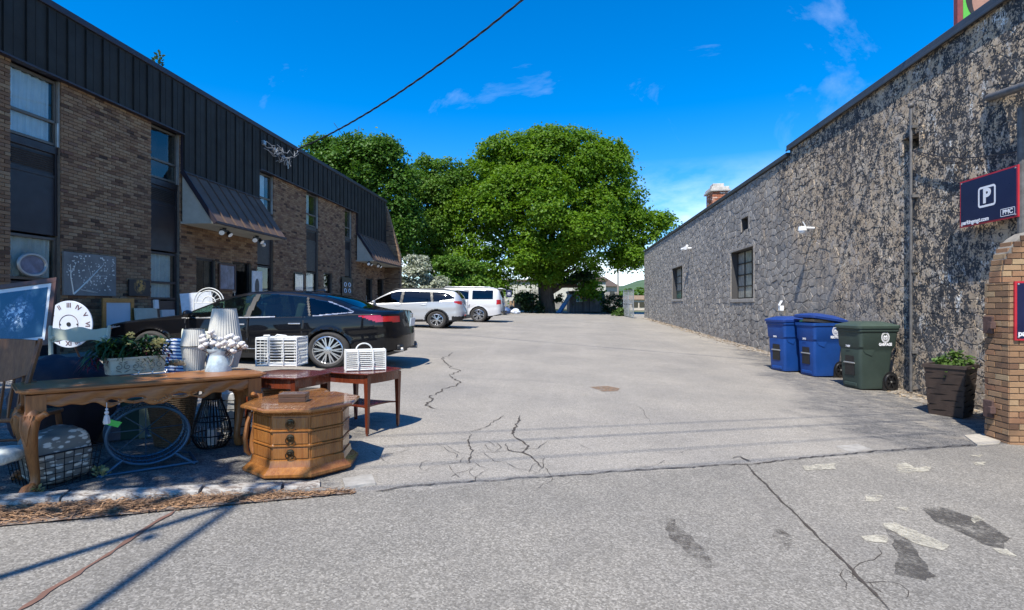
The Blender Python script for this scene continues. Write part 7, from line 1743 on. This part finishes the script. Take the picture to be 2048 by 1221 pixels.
for x in (-.20, .20): q.tube([(x*.7, -.03, .10), (x*1.25, -.06, .0)], .010, 8); q.tube([(x*.7, Wd+.02, .10), (x*1.25, Wd+.05, .0)], .010, 8)
q.tube([(-.26, -.055, .012), (.26, -.055, .012)], .010, 8); q.tube([(-.26, -.06, .012), (-.26, Wd+.05, .012)], .010, 8); q.tube([(.26, -.06, .012), (.26, Wd+.05, .012)], .010, 8); q.tube([(0, -.02, zc), (0, Wd+.02, zc)], .008, 8); q.build('stand', m_bluem, t, smooth=True)
q = MB(); c = Vector((Rw*math.cos(R(146)), .03, zc + Rw*math.sin(R(146)))); q.box(c + Vector((.0, -.045, .0)), (.075, .004, .045), (.35, R(28), .1)); q.build('price_tag', plain('green_tag', (.10, .62, .12), .6), t)
# ---- wire basket with patterned pillow
gA, gB = atH(78, 984), atH(188, 956); d = gB - gA; azb = math.atan2(d.y, d.x); Lb = math.hypot(d.x, d.y)*1.02; Hb2 = .245; Db = .34
t = TH('wire_basket', 'black wire grid basket in front of the table leg', 'basket', gA, azb); q = MB()
def fl_(u, z): return 1 + .12*z/Hb2
c4 = lambda z: [(-.05*z/Hb2, -.05*z/Hb2, z), (Lb + .02*z/Hb2, -.05*z/Hb2, z), (Lb + .02*z/Hb2, Db, z), (-.05*z/Hb2, Db, z)]
for k in range(6): q.tube(c4(.005 + Hb2*k/5), .0025 if k < 5 else .006, 5, closed=True)
for i in range(8):
    u = i/7
    for z0, z1 in ((.005, Hb2),):
        a = [Vector(v) for v in c4(z0)]; b = [Vector(v) for v in c4(z1)]
        for m_ in range(4): q.cyl(a[m_].lerp(a[(m_+1) % 4], u), b[m_].lerp(b[(m_+1) % 4], u), .0025, n=5)
q.build('wire_grid', m_blkm, t)
_q = NT('leaf_print_fabric'); _v = _q.vor(13, 'F1', _q.co((1, 1, 2.4))); _n2 = _q.ramp(_q.math('ADD', _v, _q.math('MULTIPLY', _q.noise(30, 4), .5)), [(.52, 0.0), (.62, 1.0)]); m_pil = _q.done(_q.mix(_n2, (.60, .59, .52), (.17, .17, .15)), .9, 0, _q.bump(_q.noise(12, 5), .5, .01))
def cushion(name, label, p, az, dims, m, cat='cushion', rot=None, seed=1, pw=3.2, wr=.02):
    t = TH(name, label, cat, p, az); hx, hy, hz = [v/2 for v in dims]; g = random.Random(seed); n1_, n2_ = 26, 40; V = []; Fq = []
    ph = [g.uniform(0, 6.28) for _ in range(6)]
    for i in range(n1_+1):
        th = math.pi*i/n1_ - math.pi/2
        for j in range(n2_):
            a = 2*math.pi*j/n2_; c = lambda w_, e: math.copysign(abs(w_)**e, w_)
            x = c(math.cos(th), 2/pw)*c(math.cos(a), 2/pw); y = c(math.cos(th), 2/pw)*c(math.sin(a), 2/pw); z = c(math.sin(th), 2/pw)
            w_ = 1 + wr*math.sin(7*x + ph[0] + 5*z) + wr*math.sin(9*y + 4*x + ph[1]) + wr*.6*math.sin(15*z + 8*x + ph[2]); v = Vector((x*hx*w_, y*hy*w_, z*hz*w_))
            if rot is not None: v = rot @ v
            V.append((v.x, v.y, v.z + hz))
    for i in range(n1_):
        for j in range(n2_): Fq.append((i*n2_+j, i*n2_+(j+1) % n2_, (i+1)*n2_+(j+1) % n2_, (i+1)*n2_+j))
    inv = MAT[t.name]; mesh_np('cover', [tuple(inv @ Vector(v)) for v in V], Fq, m, t, smooth=True); return t
pm = MAT['wire_basket'] @ Vector((Lb*.5, Db*.46, .012)); cushion('pillow', 'grey and white leaf-patterned pillow stuffed in the black wire basket', pm, azb, (Lb*1.02, Db*1.0, .37), m_pil, rot=Matrix.Rotation(R(-7), 3, 'Y'), pw=4.5, wr=.018)
pm = MAT['wire_basket'] @ Vector((-.16, Db*.35, .22)); cushion('pillow', 'small pale floral pillow poking out left of the wire basket', pm, azb+.5, (.30, .22, .10), plain('floral_cloth', (.55, .58, .52), .9, 0, .3, 40, .2), seed=5, pw=3)
pm = MAT['wire_basket'] @ Vector((-.42, .1, .19)); cushion('cloth', 'folded bright yellow cloth at the far left edge under the chair', pm, azb, (.2, .2, .10), plain('yellow_cloth', (.55, .46, .05), .85), 'cloth', seed=6)
for k, (u, v) in enumerate(((Lb + .05, .05), (Lb+.02, -.03), (-.06, -.07))):
    pm = MAT['wire_basket'] @ Vector((u, v, .0)); tuft('yellow_flowers', pm + Vector((0, 0, .01)), 40, .035, m_ylw, ('pale yellow fabric flowers at the right foot of the wire basket', 'pale yellow petals just before the right end of the wire basket', 'pale yellow fabric flowers at the left foot of the wire basket')[k], 'flowers', .04, None, .04)
# ---- black slatted lantern, rattan basket, white pot with hoops
g_ = atH(424, 893); k_ = 1/ppm(g_); t = TH('floor_lantern', 'tall black slatted lantern with narrow neck under the table', 'lantern', g_, 0); q = MB(); n = 30
prof = [(24, 0), (33, 14), (36, 26), (33, 44), (26, 66), (19, 86), (17, 96), (17, 120)]
for k in range(n): a = 2*math.pi*k/n; q.tube([(r*k_*math.cos(a), r*k_*math.sin(a), z*k_) for r, z in prof[:7]], .0042, 4)
q.build('slats', m_blkm, t); q = MB()
for r, z in ((24, 1), (36, 26), (30, 54), (17, 96)): q.torus((0, 0, z*k_), (r*k_, 0, 0), (0, r*k_, 0), .006, 28, 6)
q.build('hoop', m_blkm, t); q = MB(); q.lathe([(17*k_, 94*k_), (18*k_, 118*k_), (15*k_, 121*k_), (.0001, 121*k_)], (0, 0, 0), 24, cap=False); q.lathe([(25*k_, 0), (25*k_, 4*k_), (.0001, 4*k_)], (0, 0, 0), 24); q.build('collar', m_blkm, t, smooth=True, ang=40)
q = MB(); q.cyl((0, 0, 4*k_), (0, 0, 34*k_), 9*k_, n=16); q.build('candle', m_cot, t)
g_ = atH(345, 888); k_ = 1/ppm(g_); t = TH('rattan_basket', 'tall brown rattan basket standing behind the blue wire drum', 'basket', g_, 0); q = MB()
for k in range(26): z = k*4.0*k_; r = (27 + k*.55)*k_; q.torus((0, 0, z + .004), (r*1.15, 0, 0), (0, r, 0), 2.1*k_, 26, 5)
q.build('woven_side', m_rat, t); q = MB(); q.lathe([(25*k_*1.1, 0), (38*k_, 100*k_)], (0, 0, 0), 24, cap=True); q.build('liner', m_blk, t)
g_ = atH(470, 872); g_ = Vector((g_.x, g_.y, g_.z)); k_ = 1/ppm(g_); t = TH('white_pot', 'white pot wrapped in black wire hoops behind the table leg', 'pot', g_, 0); q = MB(); q.lathe([(.0001, .01), (22*k_, .01), (29*k_, 50*k_), (31*k_, 88*k_), (29*k_, 90*k_), (27*k_, 60*k_), (.0001, 55*k_)], (0, 0, 0), 30, cap=False); q.build('body', plain('white_enamel', (.62, .62, .60), .45, 0, .08, 5), t, smooth=True, ang=40)
q = MB()
for z, r in ((5, 25), (22, 29), (40, 31), (58, 33), (76, 34)): q.torus((0, 0, z*k_), (r*k_, 0, 0), (0, r*k_, 0), .005, 28, 6)
for k in range(6): a = k*1.05; q.tube([(25*k_*math.cos(a), 25*k_*math.sin(a), 2*k_), (34*k_*math.cos(a), 34*k_*math.sin(a), 78*k_)], .004, 5)
q.build('wire_cage', m_blkm, t)
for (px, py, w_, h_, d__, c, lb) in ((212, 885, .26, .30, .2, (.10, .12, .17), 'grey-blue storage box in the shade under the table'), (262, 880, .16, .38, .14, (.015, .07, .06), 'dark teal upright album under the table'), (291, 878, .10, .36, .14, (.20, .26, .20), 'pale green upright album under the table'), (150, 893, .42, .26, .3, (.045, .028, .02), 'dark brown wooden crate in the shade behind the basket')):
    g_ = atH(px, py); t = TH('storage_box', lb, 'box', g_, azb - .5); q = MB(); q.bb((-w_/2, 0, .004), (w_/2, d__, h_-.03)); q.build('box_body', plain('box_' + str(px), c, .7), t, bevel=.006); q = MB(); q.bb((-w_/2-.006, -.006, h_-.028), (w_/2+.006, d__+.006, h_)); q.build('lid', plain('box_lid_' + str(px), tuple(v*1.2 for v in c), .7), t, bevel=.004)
# ---- chairs
def chair(p, az, label, m, crest, panel=True, H=.98, seatm=None, spind=6, seat_z=.44, lean=.22, W_=.44):
    t = TH('wooden_chair', label, 'chair', p, az)                # local: back along +y side, faces -y
    q = MB(); q.prism([(-W_/2, -.40), (W_/2, -.40), (W_*.45, .0), (-W_*.45, .0)], seat_z - .035, seat_z); q.build('seat', m, t, bevel=.01)
    for x in (-1, 1): q = MB(); q.tube([(x*(W_/2-.03), -.37, seat_z-.03), (x*(W_/2-.015), -.39, seat_z*.5), (x*(W_/2-.02), -.41, 0)], [.02, .024, .015], 8); q.build('leg', m, t, smooth=True)
    for x in (-1, 1):
        q = MB(); q.tube([(x*(W_/2-.04), .02, 0), (x*(W_/2-.035), -.01, seat_z), (x*(W_/2-.01), .05, seat_z + .2), (x*(W_/2+.01), lean*.75, H-.03), (x*(W_/2+.012), lean*.8, H)], [.016, .021, .019, .018, .014], 8)
        for zz, rr_ in ((seat_z+.1, .027), (seat_z+.24, .026), (H-.12, .025)): 
            f = (zz - seat_z)/(H - seat_z); q.sphere((x*(W_/2-.015), -.01 + lean*.8*f, zz), rr_, 5)
        q.build('back_post', m, t, smooth=True)
    n = 16; V = []
    q = MB()
    for i in range(n+1):
        u = i/n; x = (2*u-1)*(W_/2-.005); b_, tp = crest(u)
        for z_, y_ in ((b_, -.011), (tp, -.011), (tp, .011), (b_, .011)): f = (z_*1.0 - seat_z)/(H - seat_z); V.append((x, lean*.8*f + y_ - .02 + .03*(2*u-1)**2, z_))
    q._add(V, [(4*i+j, 4*i+(j+1) % 4, 4*i+4+(j+1) % 4, 4*i+4+j) for i in range(n) for j in range(4)] + [(3, 2, 1, 0), (4*n, 4*n+1, 4*n+2, 4*n+3)]); q.build('crest_rail', m, t, bevel=.003)
    for k in range(spind):
        u = (k+.5)/spind; x = (2*u-1)*(W_/2-.05); zt_ = crest(u)[0] + .01; f = (zt_ - seat_z)/(H - seat_z); q = MB(); q.tube([(x*.9, -.01, seat_z), (x*.95, -.01 + lean*.4*f, (seat_z+zt_)/2), (x, lean*.8*f - .02, zt_)], [.008, .013, .008], 6); q.build('spindle', m, t, smooth=True)
    q = MB(); q.cyl((-W_/2+.03, -.39, .2), (W_/2-.03, -.39, .2), .011, n=8); q.build('stretcher', m, t)
    if seatm: q = MB(); q.box((0, -.2, seat_z+.03), (W_*.92, .38, .06)); q.build('seat_cushion', seatm, t, bevel=.02)
    return t
p = P(-22, 700, 3.9); p.z = G(p.x, p.y); chair(p, PSI + R(192), 'pressed-back oak chair with spindles at the far left of the sale', m_oakd, lambda u: (.76 - .05*math.sin(u*3.14)*1.4, .99 + .0*u + .012*math.sin(u*3.14)), H=1.0, lean=-.10, W_=.52, spind=7)
p = P(150, 700, 5.3); p.z = G(p.x, p.y); chair(p, PSI + R(8), 'sage green chair with scalloped top rail in front of the clock face', m_sage, lambda u: (.85 - .012*math.cos(u*12.6), .965 + .012*math.cos((u-.5)*12.6) + .012*math.sin(u*3.14)), H=1.0, spind=0, lean=.1, W_=.5)
_q = NT('striped_fabric'); _w = _q.n('ShaderNodeTexWave', {0: _q.co((1, 1, 1)), 'Scale': 9.0}, bands_direction='Z'); m_strp = _q.done(_q.ramp(_w.outputs['Fac'], [(.48, (.72, .74, .74)), (.52, (.02, .07, .22))]), .85)
p = P(385, 800, 6.0); p.z = G(p.x, p.y); tc_ = chair(p, PSI - R(20), 'cream chair with blue and white striped cushion behind the console table', m_cream, lambda u: (.84, .93), H=.95, spind=4, seatm=m_strp, lean=.1)
cb = MAT[tc_.name]; cushion('cushion', 'blue and white striped cushion standing on the cream chair', cb @ Vector((0, -.16, .50)), PSI - R(20), (.38, .14, .36), m_strp, seed=8, pw=5, wr=.008)
# navy armchair, burgundy and white cushions
p = P(128, 760, 4.75); p.z = G(p.x, p.y); cushion('beanbag', 'large dark navy beanbag slumped behind the console table', p, PSI - .1, (.72, .6, .78), m_navyf, 'beanbag', rot=Matrix.Rotation(R(10), 3, 'Y'), seed=3, pw=2.7, wr=.03)
p = P(190, 765, 5.2); p.z = G(p.x, p.y); t = TH('footstool', 'burgundy footstool with white trim beside the navy beanbag', 'stool', p, PSI); q = MB(); q.box((0, 0, .50), (.5, .4, .14)); q.build('seat', m_burg, t, bevel=.04); q = MB(); q.box((0, 0, .415), (.52, .42, .03)); q.build('trim', m_mat_, t, bevel=.01)
for x in (-.2, .2):
    for y in (-.15, .15): q = MB(); q.cyl((x, y, 0), (x, y, .40), .018, .024); q.build('leg', m_dwd, t)
# ---- framed print, clock face, pictures along the brick wall
def leanframe(name, label, c, az, back, w_, h_, fw, mf, fill, cat='picture', thick=.03, mount=0, roll=0):
    t = TH(name, label, cat, c, az); M = Matrix.Rotation(-back, 4, 'X') @ Matrix.Rotation(roll, 4, 'Y')
    if fw:
        for (x0, x1, z0, z1) in ((-w_/2, w_/2, h_-fw, h_), (-w_/2, w_/2, 0, fw), (-w_/2, -w_/2+fw, fw, h_-fw), (w_/2-fw, w_/2, fw, h_-fw)):
            q = MB(); q.bb((x0, -thick, z0), (x1, 0, z1)); q.v = [tuple(M @ Vector(v)) for v in q.v]; q.build('frame_side', mf, t, bevel=.004)
    q = MB(); q.bb((-w_/2+fw, -thick*.5 if fw else -thick, fw), (w_/2-fw, 0, h_-fw)); q.v = [tuple(M @ Vector(v)) for v in q.v]; q.build('mount' if mount else 'canvas', m_mat_ if mount else fill, t)
    if mount: q = MB(); f2 = fw+mount; q.bb((-w_/2+f2, -thick*.5-.004, f2), (w_/2-f2, -thick*.5-.0005, h_-f2)); q.v = [tuple(M @ Vector(v)) for v in q.v]; q.build('print', fill, t)
    return t, M
_q = NT('misty_flower_print'); _v = _q.tc.outputs['Object']; _d = _q.n('ShaderNodeVectorMath', {0: _v, 1: (-.06, 0, .42)}, operation='DISTANCE').outputs['Value']
_b = _q.ramp(_q.math('ADD', _q.noise(7, 5, .6), _q.math('MULTIPLY', _d, -.75)), [(.30, (.02, .05, .09)), (.45, (.06, .10, .17)), (.60, (.16, .22, .31))]); _f = _q.math('MULTIPLY', _q.ramp(_q.noise(26, 4, .6), [(.52, 0.0), (.60, 1.0)]), _q.ramp(_d, [(.10, 1.0), (.24, 0.0)]))
m_print = _q.done(_q.mix(_f, _b, (.55, .65, .72)), .25, coat=.5)
p = P(28, 699, 6.6); leanframe('framed_print', 'large framed blue floral print with white mount leaning at the far left', p, PSI - R(6), R(14), .95, .84, .06, m_fwd, m_print, mount=.05, roll=R(-7))
# clock face, III turned to the top
p = P(138, 649, 7.8); k_ = 1/ppm(p); t = TH('clock_face', 'round white wooden clock face with roman numerals turned on its side', 'clock', p, PSI)
Rc = 47*k_; q = MB(); q.lathe([(Rc, -.012), (Rc, .0), (Rc-.004, .004), (.0001, .004)], (0, 0, 0), 56, m=Matrix.Rotation(R(90), 3, 'X')); q.build('face', plain('clock_white', (.60, .64, .70), .6, 0, .08, 4), t)
m_num = plain('numeral_brown', (.12, .06, .06), .6); MX = Matrix.Rotation(R(90), 4, 'X')
for k, nm in enumerate(('XII', 'I', 'II', 'III', 'IV', 'V', 'VI', 'VII', 'VIII', 'IX', 'X', 'XI')):
    a = R(90 - 30*(k-3)); Mn = MX @ Matrix.Translation((Rc*.80*math.cos(a), Rc*.80*math.sin(a), .006)) @ Matrix.Rotation(a - R(90), 4, 'Z'); add_text(nm, Rc*.27, m_num, Mn, t, 'numeral', .002)
q = MB(); q.torus((0, -.006, 0), (Rc*.40, 0, 0), (0, 0, Rc*.40), .004, 40, 5); q.build('inner_ring', m_num, t); q = MB(); q.lathe([(Rc*.09, .006), (Rc*.09, .010), (.0001, .010)], (0, 0, 0), 18, m=Matrix.Rotation(R(90), 3, 'X')); 
for x in (-.36, .36): q.sphere((x*Rc, -.008, 0), Rc*.03, 5)
q.build('centre_hole', m_blk, t)
q = MB(); q.cyl((0, .02, -Rc*.5), (0, .25, -Rc*.5 - 60*k_), .012); q.build('prop_leg', m_fwd, t)
# grey canvas of a white blossoming tree on the wall
ya, yb = yL(122), yL(227); za, zb2 = CZ + (612-503)/ppm(onX(122, XL)), CZ + (612-591)/ppm(onX(122, XL)); Wc, Hc = yb - ya, za - zb2
t = TH('tree_painting', 'grey canvas painted with a white blossoming tree, hung on the brick wall', 'painting', (XL + .02, ya, zb2)); MY = Matrix(((0, 0, 1, 0), (1, 0, 0, 0), (0, 1, 0, 0), (0, 0, 0, 1)))
_q = NT('canvas_grey'); m_cg = _q.done(_q.ramp(_q.noise(2.2, 6, .65), [(.3, (.12, .12, .115)), (.7, (.24, .24, .225))]), .8, 0, _q.bump(_q.noise(120, 2), .3, .002)); q = MB(); q.bb((0, 0, 0), (.04, Wc, Hc)); q.build('canvas', m_cg, t, bevel=.004)
m_tw = plain('painted_white', (.66, .66, .60), .8, 0, .15, 30); q = MB(); r8 = random.Random(5)
def br_(a, b, r0, r1): q.tube([MY @ Vector((a[0]*Wc, a[1]*Hc, .042)), MY @ Vector(((a[0]+b[0])/2*Wc + r8.uniform(-.01, .01), (a[1]+b[1])/2*Hc, .042)), MY @ Vector((b[0]*Wc, b[1]*Hc, .042))], [r0*1.4, (r0+r1)*.7, r1*1.5], 4)
br_((.17, .03), (.12, .42), .012, .008); br_((.12, .42), (.11, .72), .008, .004); br_((.17, .03), (.40, .32), .013, .009); br_((.40, .32), (.62, .62), .009, .005); br_((.62, .62), (.74, .78), .005, .003); br_((.40, .14), (.62, .08), .004, .002); br_((.55, .48), (.80, .50), .004, .002); br_((.30, .14), (.55, .08), .005, .002); br_((.12, .5), (.22, .78), .003, .002); br_((.5, .42), (.44, .72), .003, .002)
q.build('painted_branches', m_tw, t); q = MB()
for k in range(150):
    x, z = r8.uniform(.04, .97), r8.uniform(.05, .95)
    if z < .35 and x < .35: continue
    if z < .12 + .35*(x > .9): continue
    rr_ = r8.uniform(.010, .021); q._add([MY @ Vector((x*Wc + rr_*math.cos(a), z*Hc + rr_*math.sin(a)*.9, .0425)) for a in [i*1.047 for i in range(6)]], [(0, 1, 2, 3, 4, 5)])
q.build('painted_blossom', m_tw, t, kind='stuff')
ya, yb = yL(254), yL(296); s1 = ppm(onX(254, XL)); za, zb2 = CZ + (612-559)/s1, CZ + (612-592)/s1; t = TH('gold_painting', 'small dark painting with golden leaves on the brick wall', 'painting', (XL + .02, ya, zb2))
_q = NT('gold_leaf_paint'); _g = _q.n('ShaderNodeVectorMath', {0: _q.tc.outputs['Object'], 1: (.03, (yb-ya)*.5, (za-zb2)*.62)}, operation='DISTANCE').outputs['Value']; m_gl = _q.done(_q.mix(_q.math('MULTIPLY', _q.ramp(_q.noise(14, 5, .7), [(.46, 0.0), (.54, 1.0)]), _q.ramp(_g, [(.10, 1.0), (.19, 0.0)])), (.022, .02, .02), (.45, .26, .06)), .6)
q = MB(); q.bb((0, 0, 0), (.035, yb-ya, za-zb2)); q.build('canvas', m_gl, t, bevel=.003)
def wallpic(name, label, px0, px1, py0, py1, mf, mfill, x=None, fw=.05, d=.03, cat='picture'):
    x = x or XL + .02; a, b = onX(px0, x), onX(px1, x); s_ = (ppm(a)+ppm(b))/2; z1, z0 = CZ + (612-py0)/s_, CZ + (612-py1)/s_
    t = TH(name, label, cat, (x, a.y, z0)); w_, h_ = b.y - a.y, z1 - z0
    for (y0, y1, za_, zb_) in ((0, w_, h_-fw, h_), (0, w_, 0, fw), (0, fw, fw, h_-fw), (w_-fw, w_, fw, h_-fw)): q = MB(); q.bb((0, y0, za_), (d, y1, zb_)); q.build('frame_side', mf, t, bevel=.003)
    q = MB(); q.bb((0, fw, fw), (d*.5, w_-fw, h_-fw)); q.build('picture_sheet', mfill, t); return t, w_, h_
m_pale = plain('pale_sheet', (.42, .50, .56), .5, 0, .06, 2); m_dkart = plain('dark_art', (.10, .13, .20), .15, 0, .5, 5, coat=1)
wallpic('gilt_frame', 'gilt frame around a pale blank sheet leaning low on the brick wall', 203, 266, 597, 668, m_gold, m_pale, XL + .25, .09)
wallpic('framed_poster', 'wood framed poster behind glass between the window and the door', 437, 470, 528, 582, m_fwd, m_dkart, XL + .03, .05)
t, w_, h_ = wallpic('framed_print', 'white framed print with dark oval ornament right of the entrance door', 503, 523, 543, 612, m_mat_, plain('print_paper', (.60, .62, .62), .6), XL + .12, .05)
q = MB(); q._add([Vector((.0185, w_/2 + w_*.22*math.cos(a), h_*.55 + h_*.24*math.sin(a))) for a in [i*.2618 for i in range(24)]], [tuple(range(24))]); q.build('oval_ornament', plain('oval_ink', (.10, .10, .09), .8, 0, .5, 40), t)
wallpic('framed_picture', 'black framed picture hung beside the third window bay', 588, 607, 547, 588, m_blk, m_dkart, XL + .03, .04)
t, w_, h_ = wallpic('notice_board', 'black board with white scroll lettering near the fourth window bay', 683, 704, 556, 592, m_blk, m_blk, XL + .05, .03)
q = MB()
for k, (u, v) in enumerate(((.3, .62), (.7, .62), (.3, .28), (.7, .28))): q.torus((.028, w_*u, h_*v), (0, w_*.10, 0), (0, 0, h_*.11), .02, 12, 4)
q.build('scroll_marks', m_sw, t)
p = onX(69, XL + .02); s_ = ppm(p); t = TH('oval_reflection', 'dark oval with pale rim, a modelled reflection in the lower left window', 'mirror', (XL - .02, p.y, CZ + (612-530)/s_))  # added disc and rim imitate an oval reflection in the pane
q = MB(); q.torus((0, 0, 0), (0, .26, 0), (0, 0, .19), .028, 32, 6); q.build('rim', m_alu, t, smooth=True); q = MB(); q._add([Vector((-.005, .25*math.cos(k*.2618), .18*math.sin(k*.2618))) for k in range(24)], [tuple(range(24))]); q.build('reflection_disc', m_dkart, t)
p = onX(293, XL + .35); s_ = ppm(p); 
for (px, py0, py1, w_, lb, c) in ((293, 617, 660, .62, 'cream flat carton leaning under the gold painting', (.42, .42, .34)), (336, 620, 660, .42, 'pale grey flat carton leaning under the second window bay', (.45, .47, .47)), (312, 600, 618, .12, 'small white box on top of the leaning cartons', (.66, .66, .64))):
    p = onX(px, XL + .35); s_ = ppm(p); z1, z0 = CZ + (612-py0)/s_, CZ + (612-py1)/s_; q = MB(); q.box((0, 0, (z1-z0)/2), (.05, w_, z1-z0), (0, -.08, 0)); o = q.build('carton', plain('carton_' + str(px), c, .8, 0, .1), None, bevel=.005); o.location = (p.x, p.y, z0); tag(o, lb, 'carton')
# white leaning panel and arched white metal headboard
p = P(398, 640, 12.3); t, M = leanframe('leaning_board', 'white tilted board leaning in front of the brick wall behind the sedan', p, PSI + R(30), R(12), .62, .62, 0, m_mat_, plain('white_board', (.60, .62, .64), .6), roll=R(-6)); 
p = P(418, 640, 12.0); k_ = 1/ppm(p); t = TH('headboard', 'arched white wicker headboard behind the roof of the black sedan', 'headboard', p, PSI); q = MB()
for r in (30, 25, 13): q.tube([(r*k_*math.cos(a*math.pi/16), 0, 34*k_ + r*k_*.98*math.sin(a*math.pi/16)) for a in range(17)], .012, 6)
q.build('arch', m_wick, t); q = MB()
for k in range(9): a = math.pi*k/8; q.cyl((0, 0, 34*k_), (25*k_*math.cos(a), 0, 34*k_ + 25*k_*math.sin(a)), .006, n=5)
for x in (-30, 30): q.cyl((x*k_, 0, 0), (x*k_, 0, 34*k_), .012, n=6)
q.cyl((-30*k_, 0, 34*k_), (30*k_, 0, 34*k_), .01, n=6); q.build('spokes', m_wick, t)
